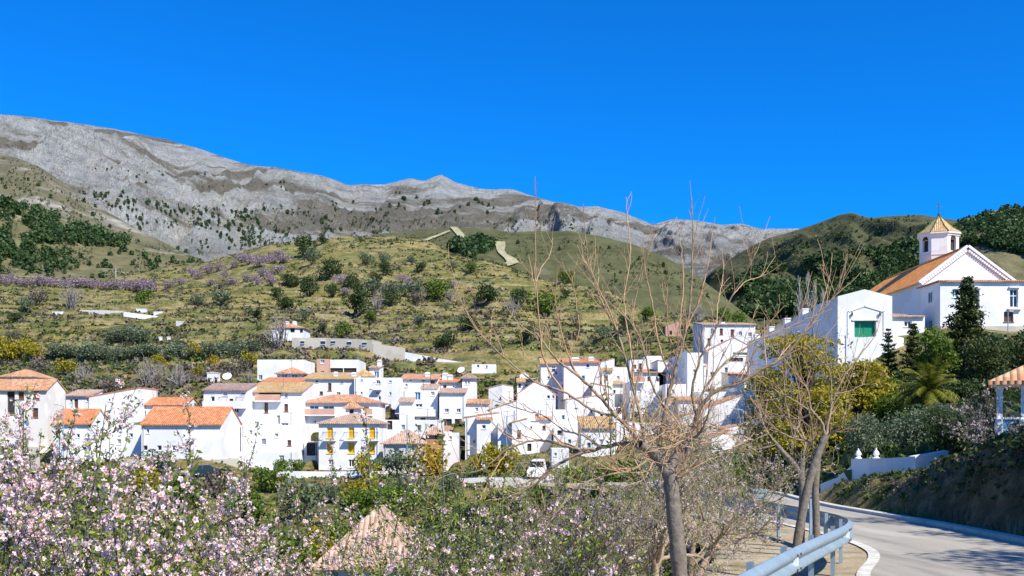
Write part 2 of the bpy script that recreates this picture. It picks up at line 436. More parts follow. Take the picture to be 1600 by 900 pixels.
def mountain_material():
    """pale limestone with ledges and dry grass in bands along the contours, greener towards the foot"""
    m, nt, N, L, bs = newmat('limestone_mountain')
    p = coords(nt, 'Position')
    fine = noise_node(nt, .012, 10, .72, p); vfine = noise_node(nt, .05, 6, .7, p)
    rock = ramp(nt, fine, [(.28, (.34, .345, .32)), (.46, (.52, .515, .47)), (.66, (.68, .665, .61))])
    band = noise_node(nt, 1.0, 8, .62, coords(nt, 'Position', (.0011, .0009, .0085)), .8)
    k = ramp(nt, band, [(.49, 0), (.57, 1)])
    grass = ramp(nt, fine, [(.3, (.15, .132, .092)), (.65, (.27, .235, .17))])
    col = mixc(nt, mth(nt, 'MULTIPLY', k, .85), rock, grass)
    ledge = noise_node(nt, 1.0, 6, .6, coords(nt, 'Position', (.002, .0016, .035)), .6)
    col = mixc(nt, .55, col, ramp(nt, ledge, [(.36, .8), (.55, 1.08)]), 'MULTIPLY')
    g = N.new('ShaderNodeNewGeometry'); sp = N.new('ShaderNodeSeparateXYZ'); L.new(g.outputs['Position'], sp.inputs[0])
    low = mth(nt, 'ADD', mth(nt, 'MULTIPLY', sp.outputs[2], -1/420.), mth(nt, 'ADD', noise_node(nt, .002, 6, .65, p), 1.05))
    lw = ramp(nt, low, [(.25, 0), (.8, 1)])
    col = mixc(nt, mth(nt, 'MULTIPLY', lw, .6), col, ramp(nt, vfine, [(.35, (.10, .108, .075)), (.52, (.20, .19, .15)), (.68, (.40, .385, .34))]))
    L.new(col, bs.inputs['Base Color']); bs.inputs['Roughness'].default_value = .97; bs.inputs['Specular IOR Level'].default_value = .05
    bump(nt, bs, mth(nt, 'ADD', fine, mth(nt, 'MULTIPLY', vfine, .35)), 1.0, 110)
    return m
def verge_material():
    m, nt, N, L, bs = newmat('dry_gravel_verge')
    p = coords(nt, 'Position'); n1 = noise_node(nt, 1.1, 6, .65, p); n2 = noise_node(nt, 16, 5, .75, p)
    col = ramp(nt, n1, [(.3, (.20, .15, .075)), (.45, (.36, .28, .16)), (.6, (.42, .36, .25)), (.75, (.24, .20, .09))])
    col = mixc(nt, .8, col, ramp(nt, n2, [(.35, .6), (.62, 1.25)]), 'MULTIPLY')
    L.new(col, bs.inputs['Base Color']); bs.inputs['Roughness'].default_value = .95; bump(nt, bs, n2, .8, .03); return m
# ------------------------------------------------------------------ vegetation builders
def rdir(n, rng):
    v = rng.normal(size=(n, 3)); return v/np.linalg.norm(v, axis=1)[:, None]
def quads(cen, size, rng, aspect=.6, up=None, flat=0.0):
    """rhombic leaves around given centres"""
    n = len(cen); a = rdir(n, rng)
    if up is not None: a = a*(1-flat) + np.asarray(up)*flat; a /= np.linalg.norm(a, axis=1)[:, None]
    t = rdir(n, rng); b = np.cross(a, t); b /= np.linalg.norm(b, axis=1)[:, None] + 1e-9
    s = (size*(.6+.8*rng.random(n)))[:, None] if np.ndim(size) == 0 else size[:, None]
    c = np.cross(a, b)
    v = np.stack([cen - b*s*.5, cen + c*s*aspect*.5, cen + b*s*.5, cen - c*s*aspect*.5], 1).reshape(-1, 3)
    return v, np.arange(n*4).reshape(n, 4)
def tubes(polys, k=5):
    """polys: list of (points, radii) -> verts, quads"""
    V = []; Fc = []; off = 0
    ang = np.arange(k)*2*np.pi/k
    for pts, rad in polys:
        pts = np.asarray(pts, float); n = len(pts)
        if n < 2: continue
        rad = np.asarray(rad, float) if np.ndim(rad) else np.full(n, rad)
        tg = np.gradient(pts, axis=0); tg /= np.linalg.norm(tg, axis=1)[:, None] + 1e-9
        ref = np.array([0, 0, 1.]) if abs(tg[:, 2]).mean() < .8 else np.array([1., 0, 0])
        u = np.cross(tg, ref); u /= np.linalg.norm(u, axis=1)[:, None] + 1e-9
        w = np.cross(tg, u)
        ring = pts[:, None] + (u[:, None]*np.cos(ang)[None, :, None] + w[:, None]*np.sin(ang)[None, :, None])*rad[:, None, None]
        V.append(ring.reshape(-1, 3))
        i = off + np.arange(n*k).reshape(n, k)
        Fc.append(np.stack([i[:-1], np.roll(i, -1, 1)[:-1], np.roll(i, -1, 1)[1:], i[1:]], -1).reshape(-1, 4))
        off += n*k
    return np.concatenate(V), np.concatenate(Fc)
def curve_pts(ctrl, n=6):
    """smooth polyline through control points (Catmull-Rom)"""
    p = [np.asarray(c, float) for c in ctrl]
    if len(p) < 3:
        t = np.linspace(0, 1, n+1)[:, None]; return p[0]*(1-t)+p[-1]*t
    p = [2*p[0]-p[1]] + p + [2*p[-1]-p[-2]]; out = []
    for i in range(1, len(p)-2):
        for t in np.linspace(0, 1, n, endpoint=False):
            a, b, c, d = p[i-1:i+3]
            out.append(.5*((2*b)+(c-a)*t+(2*a-5*b+4*c-d)*t*t+(3*b-a-3*c+d)*t**3))
    out.append(p[-2]); return np.array(out)

def grow(rng, p, d, L, r, lvl, pr, polys, twigs):
    """branching skeleton; twigs collects the thin shoots that carry leaves or flowers"""
    n = pr.get('n', 6); pts = [np.array(p, float)]; d = np.array(d, float); st = L/n
    for i in range(n):
        d = d + rng.normal(size=3)*pr['wob'] + np.array([0, 0, pr['up'][min(lvl, len(pr['up'])-1)]]); d /= np.linalg.norm(d)
        pts.append(pts[-1] + d*st)
    pts = np.array(pts); rad = np.linspace(r, r*pr['taper'], n+1)
    polys.append((pts, rad, lvl))
    if lvl >= pr['levels']:
        twigs.append(pts); return
    nc = pr['kids'][lvl]; nc = rng.integers(nc[0], nc[1]+1)
    for i in range(nc):
        f = pr['first'][lvl] + (1-pr['first'][lvl])*(i+rng.random())/nc
        x = f*n; j = min(int(x), n-1); q = pts[j]*(1-(x-j)) + pts[j+1]*(x-j)
        t = pts[j+1]-pts[j]; t /= np.linalg.norm(t)
        s = np.cross(t, rdir(1, rng)[0]); s /= np.linalg.norm(s)+1e-9
        a = R(rng.uniform(*pr['ang'][lvl]))
        nd = t*math.cos(a)+s*math.sin(a)
        grow(rng, q, nd, L*pr['len'][lvl]*rng.uniform(.7, 1.25), max(pr['rmin'], np.interp(x, range(n+1), rad)*pr['rk']), lvl+1, pr, polys, twigs)
    if lvl >= 1: twigs.append(pts[n//2:])

def flowers(pos, size, rng, mats, name):
    """five petals round a darker heart, one mesh"""
    n = len(pos); ax = rdir(n, rng); ax[:, 2] = ax[:, 2]*.7 + .15; ax[:, 1] -= .15; ax /= np.linalg.norm(ax, axis=1)[:, None]
    t = rdir(n, rng); u = np.cross(ax, t); u /= np.linalg.norm(u, axis=1)[:, None]+1e-9; w = np.cross(ax, u)
    sz = size*(.7+.55*rng.random(n)); cup = (.15+.75*rng.random(n))
    V = []; M = []
    for k in range(5):
        a = 2*np.pi*k/5; d = u*math.cos(a)+w*math.sin(a); e = -u*math.sin(a)+w*math.cos(a)
        s = sz[:, None]; c = cup[:, None]
        b0 = pos + d*s*.05; tip = pos + d*s*.5 + ax*s*.42*c
        md = pos + d*s*.32 + ax*s*.17*c
        V.append(np.stack([b0, md + e*s*.2, tip, md - e*s*.2], 1)); M.append(np.zeros(n, int))
    s = sz[:, None]
    c0 = pos + ax*s*.07
    V.append(np.stack([c0+u*s*.13, c0+w*s*.13, c0-u*s*.13, c0-w*s*.13], 1)); M.append(np.ones(n, int))
    V = np.concatenate(V).reshape(-1, 3)
    return np_mesh(name, V, np.arange(len(V)).reshape(-1, 4), mats, np.concatenate(M))

def along(twigs, rng, step, jit, zmin=-99, keep=1.0):
    out = []
    for t in twigs:
        seg = np.linalg.norm(np.diff(t, axis=0), axis=1); L = seg.sum(); n = int(L/step*keep + rng.random())
        if n < 1: continue
        s = np.sort(rng.random(n))**.9*L; cs = np.concatenate([[0], np.cumsum(seg)])
        q = np.stack([np.interp(s, cs, t[:, i]) for i in range(3)], 1)
        out.append(q + rng.normal(size=q.shape)*jit)
    q = np.concatenate(out); return q[q[:, 2] > zmin]

# ---- crowns made of many leaf clumps
def crown_points(rng, n, blobs, shell=.55):
    w = np.array([b[3]*b[4]*b[5] for b in blobs])**.67; w /= w.sum()
    idx = rng.choice(len(blobs), n, p=w); b = np.array(blobs)[idx]
    d = rdir(n, rng); r = shell + (1-shell)*rng.random(n)**.7
    r = np.where(rng.random(n) < .12, r*1.12, r)
    return b[:, :3] + d*b[:, 3:6]*r[:, None]
def blob_set(rng, w, h, k, z0=0.15):
    """an uneven crown of k lumps inside a w wide, h high body standing on the ground"""
    out = []
    for i in range(k):
        a = rng.random()*2*math.pi; rr = (rng.random()**.6)*.36*w
        z = h*(z0 + (1-z0)*(.18+.6*rng.random()))
        s = (.2+.16*rng.random())*w*(1 - .45*abs(z/h-.5))
        s = min(s, (h-z)*1.0+.1*h)
        out.append((rr*math.cos(a), rr*math.sin(a), z, s, s, s*.8*min(1.3, h/w+.15)))
    return out
def bush_proto(name, mat, bark, rng, w=2., h=2., k=9, n=420, leaf=.22, trunk=True, flat=.0):
    pts = crown_points(rng, n, blob_set(rng, w, h, k))
    pts = pts[pts[:, 2] > .02*h]
    v, f = quads(pts, leaf, rng, .75, np.array([0, 0, 1.]), flat)
    V = [v]; Fc = [f]; mi = [np.zeros(len(f), int)]
    if trunk:
        pl = []
        for i in range(4):
            a = rng.random()*6.28; e = np.array([math.cos(a)*w*.25, math.sin(a)*w*.25, h*.6])
            pl.append((curve_pts([(0, 0, -.4*h), (e[0]*.2, e[1]*.2, h*.15), e], 3), np.linspace(.045*h, .012*h, 7)))
        tv, tf = tubes(pl, 5); Fc.append(tf + len(v)); V.append(tv); mi.append(np.ones(len(tf), int))
    return np_mesh(name, np.concatenate(V), np.concatenate(Fc), [mat, bark], np.concatenate(mi))
def twig_bush(name, mat, rng, w=2., h=2., n=26):
    """leafless grey shrub: a spray of fine twigs"""
    pl = []
    for i in range(n):
        a = rng.random()*6.28; r = rng.random()**.5*w*.5; e = np.array([math.cos(a)*r, math.sin(a)*r, h*(1-.5*(2*r/w)**2)*(.75+.3*rng.random())])
        m = e*.5 + rng.normal(size=3)*.08*w
        c = curve_pts([(e[0]*.1, e[1]*.1, -.2), m, e], 3); pl.append((c, np.linspace(.022*h, .006*h, len(c))))
        for j in range(5):
            q = c[rng.integers(2, len(c))]; g = q + (rdir(1, rng)[0] + np.array([0, 0, .5]))*w*.16
            pl.append((np.array([q, (q+g)/2+rng.normal(size=3)*.02, g]), np.array([.010, .007, .004])*h))
    v, f = tubes(pl, 3)
    return np_mesh(name, v, f, [mat])
def conifer_mesh(name, mat, bark, rng, h, w, n, leaf, tiers=16, z0=.06, ragged=.35):
    """cypress or fir: boughs in whorls, each a drooping spray of needles"""
    V = []; Fc = []; off = 0; pl = [(np.array([[0, 0, -.3], [0, 0, h*.5], [0, 0, h*.98]]), np.array([.03*h*.6, .012*h, .003*h]))]
    cen = []; sz = []
    for t in range(tiers):
        f = (t+.5*rng.random())/tiers; z = h*(z0+(1-z0)*f)
        L = w*.5*((1-f)**.8)*(1-.25*math.exp(-f*14)) + .03*w
        nb = 6 if f < .7 else 5
        for b in range(nb):
            a = 2*math.pi*(b/nb) + t*1.1 + rng.normal()*.25; l = L*(1-ragged+2*ragged*rng.random()*.8)
            d = np.array([math.cos(a), math.sin(a), 0]); up = .25 - .2*(1-f) + .5*f
            m = max(3, int(n/(tiers*nb)*(l/(w*.3))))
            s = rng.random(m)**.7
            q = np.array([0, 0, z]) + d*l*s[:, None] + np.array([0, 0, 1])*(l*up*s**1.3)[:, None]
            q += rng.normal(size=(m, 3))*np.array([.07*w, .07*w, .035*w])*(.4+.6*(1-f))
            cen.append(q); pl.append((np.array([[0, 0, z], [d[0]*l*.9, d[1]*l*.9, z+l*up*.85]]), np.array([.006*h*(1-f)+.01, .006])))
    cen = np.concatenate(cen)
    v, f = quads(cen, leaf, rng, .45, np.array([0, 0, 1.]), .35)
    tv, tf = tubes(pl, 4)
    return np_mesh(name+'_crown', v, f, [mat]), np_mesh(name+'_trunk', tv, tf, [bark])
# ------------------------------------------------------------------ houses
def opening_pane(kind, u0, z0, u1, z1, t, o, ux, n, root, M, name='window'):
    """the window or door that fills one opening of a facade: pane (part) with its frame (sub-part)"""
    def q(u, z, d): return o + ux*u + Vector((0, 0, z)) + n*d
    W = u1-u0; H = z1-z0
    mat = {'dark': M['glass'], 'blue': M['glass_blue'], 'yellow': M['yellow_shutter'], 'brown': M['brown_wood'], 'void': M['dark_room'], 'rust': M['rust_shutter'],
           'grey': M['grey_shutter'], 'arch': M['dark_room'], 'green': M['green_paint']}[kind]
    b = MB(); b.poly([q(u0, z0, t), q(u1, z0, t), q(u1, z1, t), q(u0, z1, t)])
    if kind in ('yellow', 'brown', 'rust', 'grey', 'green'):      # closed leaves with slats
        ns = max(3, int(H/.22))
        for i in range(ns):
            za = z0 + H*i/ns; b.poly([q(u0+.06, za+.02, t-.03), q(u1-.06, za+.02, t-.03), q(u1-.06, za+H/ns-.03, t-.06), q(u0+.06, za+H/ns-.03, t-.06)])
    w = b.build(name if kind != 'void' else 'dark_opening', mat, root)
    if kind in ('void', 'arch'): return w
    f = MB(); fw = min(.09, W*.12)
    def bar(a0, b0, a1, b1):
        pts = [q(a0, b0, t-.07), q(a1, b0, t-.07), q(a1, b1, t-.07), q(a0, b1, t-.07)]; bk = [q(a0, b0, t-.005), q(a1, b0, t-.005), q(a1, b1, t-.005), q(a0, b1, t-.005)]
        f.poly(pts)
        for i in range(4):
            j = (i+1) % 4; f.poly([pts[i], bk[i], bk[j], pts[j]])
    bar(u0, z0, u0+fw, z1); bar(u1-fw, z0, u1, z1); bar(u0+fw, z1-fw, u1-fw, z1); bar(u0+fw, z0, u1-fw, z0+fw)
    if W > .55: bar((u0+u1)/2-fw*.4, z0+fw, (u0+u1)/2+fw*.4, z1-fw)
    if kind in ('dark', 'blue') and H > 1.2: bar(u0+fw, z0+H*.62, u1-fw, z0+H*.62+fw*.8)
    if H < 1.6:      # projecting sill
        c0 = q(u0-.08, z0-.07, -.07); c1 = q(u1+.08, z0-.07, -.07); c2 = q(u1+.08, z0-.07, -.003); c3 = q(u0-.08, z0-.07, -.003); up = Vector((0, 0, .065))
        f.poly([c0, c1, c1+up, c0+up]); f.poly([c0+up, c1+up, c2+up, c3+up]); f.poly([c3, c2, c1, c0])
    f.build('frame', M['brown_wood'] if kind in ('brown', 'rust') else (M['yellow_shutter'] if kind == 'yellow' else M['white_paint']), w)
    return w
def facade(b, o, ux, n, W, z0, z1, ops, t=.16, m=0):
    """wall plane with real openings: o base point, ux along it, n inward; ops (u0,z0,u1,z1)"""
    us = sorted({0, W, *[a for p in ops for a in (p[0], p[2])]}); zs = sorted({z0, z1, *[a for p in ops for a in (p[1], p[3])]})
    def q(u, z, d=0): return o + ux*u + Vector((0, 0, z)) + n*d
    for a, c in zip(us[:-1], us[1:]):
        for d, e in zip(zs[:-1], zs[1:]):
            mu = (a+c)/2; mz = (d+e)/2
            if any(p[0] < mu < p[2] and p[1] < mz < p[3] for p in ops): continue
            b.poly([q(a, d), q(c, d), q(c, e), q(a, e)], m)
    for p in ops:
        u0, a, u1, c = p[:4]
        b.poly([q(u0, a), q(u0, a, t), q(u0, c, t), q(u0, c)], m); b.poly([q(u1, a, t), q(u1, a), q(u1, c), q(u1, c, t)], m)
        b.poly([q(u0, c), q(u0, c, t), q(u1, c, t), q(u1, c)], m); b.poly([q(u0, a, t), q(u0, a), q(u1, a), q(u1, a, t)], m)

def roof_slab(b, pts, e0, up):
    """pts counter-clockwise, e0 = eave start, uv in metres along the eave and up the slope"""
    e = (Vector(pts[1]) - Vector(pts[0])).normalized(); nrm = (Vector(pts[1])-Vector(pts[0])).cross(Vector(pts[-1])-Vector(pts[0])).normalized(); v = nrm.cross(e)
    uv = [((Vector(p)-Vector(pts[0])).dot(e), (Vector(p)-Vector(pts[0])).dot(v)) for p in pts]
    b.slab(pts, .14, 0, uv)

def house(x0, x1, yt, yb, Y, D, label, roof='flat', rise=1.5, wall='white', tile='tile', rot=0, win=(), side=(), chim=(), balc=(), ov=.35, deep=3.0,
          cat='house', name='village_house', group='white houses of the village', terrace=None, slope=None):
    """a house whose front spans photo columns x0..x1 and rows yt (eave) .. yb (ground) at distance Y; D metres deep"""
    W = (x1-x0)/F*Y; cx = PX((x0+x1)/2, Y); zb = PZ(yb, Y); H = PZ(yt, Y)-zb
    root = thing(name, label, cat, (cx, Y, zb), R(rot), group)
    FOOT.append((cx, Y, math.cos(R(rot)), math.sin(R(rot)), W/2, D, zb))
    h = W/2
    def ops_from(lst, org, sc):
        o = []
        for w in lst:
            xc, yc, ww, hh = w[:4]
            u = (xc-org)/F*Y*sc; zc = PZ(yc, Y)-zb
            o.append((u-ww/2/F*Y*sc, zc-hh/2/F*Y, u+ww/2/F*Y*sc, zc+hh/2/F*Y, w[4] if len(w) > 4 else 'dark'))
        return o
    fo = []
    for p in ops_from(win, x0, 1):
        u0, a, u1, c, kd = p
        u0 = max(.12, u0); u1 = min(W-.12, u1); a = max(a, -deep+.2); c = min(c, H-.12)
        if u1-u0 < .2 or c-a < .2: continue
        if any(not (u1 <= k[0] or u0 >= k[2] or c <= k[1] or a >= k[3]) for k in fo): continue
        fo.append((u0, a, u1, c, kd))
    # further small openings where the front is broad, floor by floor
    if group == 'white houses of the village' and wall in ('white', 'cream') and not any(t in label for t in ('blank', 'bare', 'plain', 'yellow shutters')):
        q = random.Random(int(x0*7+yt)); z = H-1.75
        while z > -deep+1.5:
            u = q.uniform(.7, 1.8)
            while u < W-.9:
                ww = q.choice((.5, .6, .8, .95)); hh = q.choice((.6, .9, 1.15)); kd = q.choice(('dark', 'dark', 'grey', 'brown', 'dark', 'blue', 'rust'))
                if q.random() < .5 and not any(not (u+ww+.3 <= k[0] or u-.3 >= k[2] or z+hh+.3 <= k[1] or z-.3 >= k[3]) for k in fo) and z+hh < H-.3: fo.append((u, z, u+ww, z+hh, kd))
                u += q.uniform(2.0, 3.4)
            z -= 2.75
    b = MB(); X = Vector((1, 0, 0)); Yv = Vector((0, 1, 0)); Z = Vector((0, 0, 1))
    facade(b, Vector((-h, 0, 0)), X, Yv, W, -deep, H, fo, t=.22)
    so = [s for s in side]   # (which, v0, z0, v1, z1, kind) on the side walls, metres
    L = [s[1:] for s in so if s[0] == 'L']; Rr = [s[1:] for s in so if s[0] == 'R']
    facade(b, Vector((-h, D, 0)), -Yv, X, D, -deep, H, [(D-k[2], k[1], D-k[0], k[3]) for k in L])
    facade(b, Vector((h, 0, 0)), Yv, -X, D, -deep, H, Rr)
    b.poly([(h, D, -deep), (-h, D, -deep), (-h, D, H), (h, D, H)])
    rb = MB(); s2 = ov
    if roof == 'flat':
        pt = .22; hp = .0
        b.poly([(-h+pt, pt, H-.45), (h-pt, pt, H-.45), (h-pt, D-pt, H-.45), (-h+pt, D-pt, H-.45)])
        for (p, q2, r2, s) in (((-h, 0), (h, 0), (h-pt, pt), (-h+pt, pt)), ((h, 0), (h, D), (h-pt, D-pt), (h-pt, pt)), ((h, D), (-h, D), (-h+pt, D-pt), (h-pt, D-pt)), ((-h, D), (-h, 0), (-h+pt, pt), (-h+pt, D-pt))):
            b.poly([(p[0], p[1], H), (q2[0], q2[1], H), (r2[0], r2[1], H), (s[0], s[1], H)])
            b.poly([(s[0], s[1], H-.45), (r2[0], r2[1], H-.45), (r2[0], r2[1], H), (s[0], s[1], H)])
    elif roof == 'gable_x':
        k = rise/(D/2); zo = H - k*s2 + .1
        for sg in (-1, 1):
            x = h*sg; b.poly([(x, 0, H), (x, D, H), (x, D/2, H+rise)][::sg])
        roof_slab(rb, [(-h-.12, -s2, zo), (h+.12, -s2, zo), (h+.12, D/2, H+rise+.1), (-h-.12, D/2, H+rise+.1)], 0, 0)
        roof_slab(rb, [(h+.12, D+s2, zo), (-h-.12, D+s2, zo), (-h-.12, D/2, H+rise+.1), (h+.12, D/2, H+rise+.1)], 0, 0)
    elif roof == 'gable_y':
        k = rise/h; zo = H - k*s2 + .1
        b.poly([(-h, 0, H), (h, 0, H), (0, 0, H+rise)]); b.poly([(h, D, H), (-h, D, H), (0, D, H+rise)])
        roof_slab(rb, [(-h-s2, D+.1, zo), (-h-s2, -.06, zo), (0, -.06, H+rise+.1), (0, D+.1, H+rise+.1)], 0, 0)
        roof_slab(rb, [(h+s2, -.06, zo), (h+s2, D+.1, zo), (0, D+.1, H+rise+.1), (0, -.06, H+rise+.1)], 0, 0)
    elif roof == 'hip':
        k = rise/min(h, D/2); zo = H - k*s2*.5 + .1
        A = [(-h-s2, -s2, zo), (h+s2, -s2, zo), (h+s2, D+s2, zo), (-h-s2, D+s2, zo)]; zt = H+rise+.1
        if h*2 > D: r0 = (-h+D/2, D/2, zt); r1 = (h-D/2, D/2, zt); P4 = [[A[0], A[1], r1, r0], [A[1], A[2], r1], [A[2], A[3], r0, r1], [A[3], A[0], r0]]
        else: r0 = (0, h, zt); r1 = (0, D-h, zt); P4 = [[A[0], A[1], r0], [A[1], A[2], r1, r0], [A[2], A[3], r1], [A[3], A[0], r0, r1]]
        for p in P4: roof_slab(rb, p, 0, 0)
    elif roof == 'shed_f':
        k = rise/D; zo = H - k*s2 + .1
        for sg in (-1, 1): b.poly([(h*sg, 0, H), (h*sg, D, H), (h*sg, D, H+rise)][::sg])
        b.poly([(h, D, H), (-h, D, H), (-h, D, H+rise), (h, D, H+rise)])
        roof_slab(rb, [(-h-.12, -s2, zo), (h+.12, -s2, zo), (h+.12, D+.1, H+rise+.1), (-h-.12, D+.1, H+rise+.1)], 0, 0)
    elif roof in ('shed_l', 'shed_r'):      # low side on the left / on the right, front wall slanted
        sg = 1 if roof == 'shed_l' else -1; k = rise/W
        b.poly([(-h*sg, 0, H), (h*sg, 0, H), (h*sg, 0, H+rise)][::sg]); b.poly([(h*sg, D, H), (-h*sg, D, H), (h*sg, D, H+rise)][::sg])
        b.poly([(h*sg, 0, H), (h*sg, D, H), (h*sg, D, H+rise), (h*sg, 0, H+rise)][::sg])
        zo = H - k*s2 + .1
        p = [(-(h+s2)*sg, D+.1, zo), (-(h+s2)*sg, -.06, zo), (h*sg+.05*sg, -.06, H+rise+.1), (h*sg+.05*sg, D+.1, H+rise+.1)]
        if sg < 0: p = [p[1], p[0], p[3], p[2]]
        roof_slab(rb, p, 0, 0)
    wm = M['wall_'+wall]
    b.build('wall', wm, root)
    rf = rb.build('roof', M[tile], root) if rb.v else root
    for p in fo:
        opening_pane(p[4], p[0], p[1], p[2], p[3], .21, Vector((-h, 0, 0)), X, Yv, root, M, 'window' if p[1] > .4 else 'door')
    for k in L: opening_pane(k[4], D-k[2], k[1], D-k[0], k[3], .15, Vector((-h, D, 0)), -Yv, X, root, M)
    for k in Rr: opening_pane(k[4], k[0], k[1], k[2], k[3], .15, Vector((h, 0, 0)), Yv, -X, root, M)
    for (px, ptop, *more) in chim:
        cxl = (px-(x0+x1)/2)/F*Y; zt = PZ(ptop, Y)-zb; c = MB(); wd = more[0] if more else .5; yy = D*.35
        zb0 = H-.3
        c.box((cxl-wd/2, yy, zb0), (cxl+wd/2, yy+wd, zt-.3)); c.box((cxl-wd/2-.08, yy-.08, zt-.3), (cxl+wd/2+.08, yy+wd+.08, zt-.2))
        c.box((cxl-wd/2+.06, yy+.06, zt-.2), (cxl+wd/2-.06, yy+wd-.06, zt))
        c.build('chimney', M['wall_white'], rf)
    q = random.Random(int(x1*5+yb))
    if q.random() < .5 and group == 'white houses of the village':      # television aerial
        u = q.uniform(-h*.7, h*.7); zt = H + (rise if roof != 'flat' else 0) + q.uniform(1.1, 1.8); a = MB(); yy = D*.45
        a.bar((u, yy, H-.4), (u, yy, zt), .025, 5)
        for k in range(4): a.bar((u-.35+.03*k, yy-.15*k, zt-.1), (u+.35-.03*k, yy-.15*k, zt-.1), .012, 4)
        a.bar((u, yy, zt-.1), (u, yy-.5, zt-.1), .015, 4); a.build('aerial', M['iron'], rf)
    if q.random() < .6 and group == 'white houses of the village' and W > 3:      # rain pipe down the front
        u = q.choice((-h+.25, h-.25)); a = MB(); a.bar((u, -.06, -deep), (u, -.06, H-.05), .05, 6); a.build('rain_pipe', M['grey_shutter'], root)
    for (xc, yc, ww, *more) in balc:
        u = (xc-(x0+x1)/2)/F*Y; z = PZ(yc, Y)-zb; w2 = ww/2/F*Y; kind = more[0] if more else 'rail'; bb = MB()
        bb.box((u-w2, -.75, z-.16), (u+w2, -.002, z), 0)
        if kind == 'rail':
            nb = max(4, int(w2*2/.16))
            for i in range(nb+1):
                xx = u-w2+.03+(2*w2-.06)*i/nb; bb.box((xx-.012, -.73, z), (xx+.012, -.706, z+.9), 1)
            bb.box((u-w2, -.74, z+.9), (u+w2, -.69, z+.95), 1)
            for xx in (u-w2+.02, u+w2-.05): bb.box((xx, -.68, z+.9), (xx+.03, -.01, z+.94), 1)
            bb.build('balcony', [wm, M['iron']], root)
        else:
            bb.box((u-w2, -.74, z), (u+w2, -.62, z+.8), 1); bb.build('balcony', [wm, M['wall_pink'] if kind == 'pink' else wm], root)
    return root
# ------------------------------------------------------------------ materials
M = {}
M['wall_white'] = wallmat('white_limewash', (.77, .755, .73), .16); M['wall_cream'] = wallmat('cream_render', (.78, .72, .63), .15)
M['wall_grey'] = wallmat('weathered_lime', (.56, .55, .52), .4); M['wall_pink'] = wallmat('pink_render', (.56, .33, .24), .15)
M['wall_stone'] = wallmat('beige_render', (.50, .45, .36), .3); M['wall_brick'] = wallmat('brick_pink', (.42, .22, .15), .2)
M['wall_ochre'] = wallmat('yellow_trim', (.62, .42, .10), .1)
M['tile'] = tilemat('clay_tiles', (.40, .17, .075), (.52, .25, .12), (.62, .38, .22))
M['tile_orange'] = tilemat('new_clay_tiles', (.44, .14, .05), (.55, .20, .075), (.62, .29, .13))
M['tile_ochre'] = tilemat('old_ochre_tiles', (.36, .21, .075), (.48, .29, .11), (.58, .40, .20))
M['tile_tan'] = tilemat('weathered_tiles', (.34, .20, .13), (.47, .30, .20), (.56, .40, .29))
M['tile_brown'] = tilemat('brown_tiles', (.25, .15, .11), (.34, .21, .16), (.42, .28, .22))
def glass(name, c):
    m, nt, N, L, bs = newmat(name); bs.inputs['Base Color'].default_value = rgba(c); bs.inputs['Roughness'].default_value = .08; bs.inputs['Specular IOR Level'].default_value = .6; return m
M['glass'] = glass('dark_window_glass', (.02, .025, .03)); M['glass_blue'] = glass('blue_window_glass', (.03, .16, .28))
M['yellow_shutter'] = simple('yellow_blind', (.80, .46, .012), .5, .06); M['brown_wood'] = simple('brown_wood', (.16, .07, .03), .6, .2, 12)
M['rust_shutter'] = simple('red_brown_shutter', (.22, .055, .035), .6, .15); M['grey_shutter'] = simple('grey_shutter', (.42, .41, .38), .6, .08)
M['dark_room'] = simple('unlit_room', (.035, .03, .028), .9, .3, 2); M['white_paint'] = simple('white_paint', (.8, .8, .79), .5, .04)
M['green_paint'] = simple('green_door_paint', (.005, .22, .10), .45, .15, 8); M['iron'] = simple('dark_iron', (.05, .05, .055), .5, .2)
M['bark'] = simple('grey_bark', (.17, .14, .105), .9, .35, 14, .6); M['bark_dark'] = simple('dark_bark', (.055, .042, .035), .9, .4, 18, .6)
M['shoot'] = simple('tan_shoots', (.44, .27, .14), .7, .25, 9); M['twig_grey'] = simple('grey_twigs', (.27, .235, .21), .9, .25, 8)
M['concrete'] = simple('pale_concrete', (.52, .49, .43), .9, .18, 3, .2)

# ------------------------------------------------------------------ houses, front rows and columns taken from the photograph
D_ = 'dark'
HS = []
def hs(*a, **k): HS.append((a, k))
hs(-46, 74, 608, 692, 128, 5.2, 'cream two-storey house with ochre cornice at the left edge of the village', 'gable_x', 1.3, 'cream', 'tile', win=[(-20,619,9,13,'brown'),(17,631,12,38,'void'),(33,618,9,12,'brown'),(57,618,9,13,'brown'),(32,644,9,14,D_),(55,645,9,15,'brown'),(-10,645,9,14,D_)])
hs(4, 52, 588, 606, 141, 6, 'small white attic tower with hipped orange roof above the cream house', 'hip', 1.0, 'white', 'tile', win=[(17,592,3,3),(27,592,3,3),(36,592,3,3)])
hs(103, 142, 618, 648, 143, 4, 'low white house under a flat grey-tan tiled roof beside the cream house', 'shed_f', .9, 'white', 'tile_tan', win=[(111,626,3,5),(119,630,6,13,'brown'),(137,626,3,3)])
hs(139, 218, 620, 704, 138, 7, 'tall white house with a blank wall and orange roof sloping to the left', 'shed_l', 1.2, 'white', 'tile_orange', win=[(171,625,3,4),(165,672,10,5),(150,690,8,6)])
hs(84, 143, 660, 706, 122, 5, 'small white building with a bright orange roof between blossom branches', 'gable_x', 1.6, 'white', 'tile_orange', win=[(100,680,5,6),(122,681,5,6)])
hs(204, 291, 632, 664, 140, 6, 'low white house with an orange roof behind the long white house', 'gable_x', 1.0, 'white', 'tile_orange', win=[(271,641,2.5,4),(280,641,2.5,4),(240,640,3,4)], chim=[(234,624,.6)])
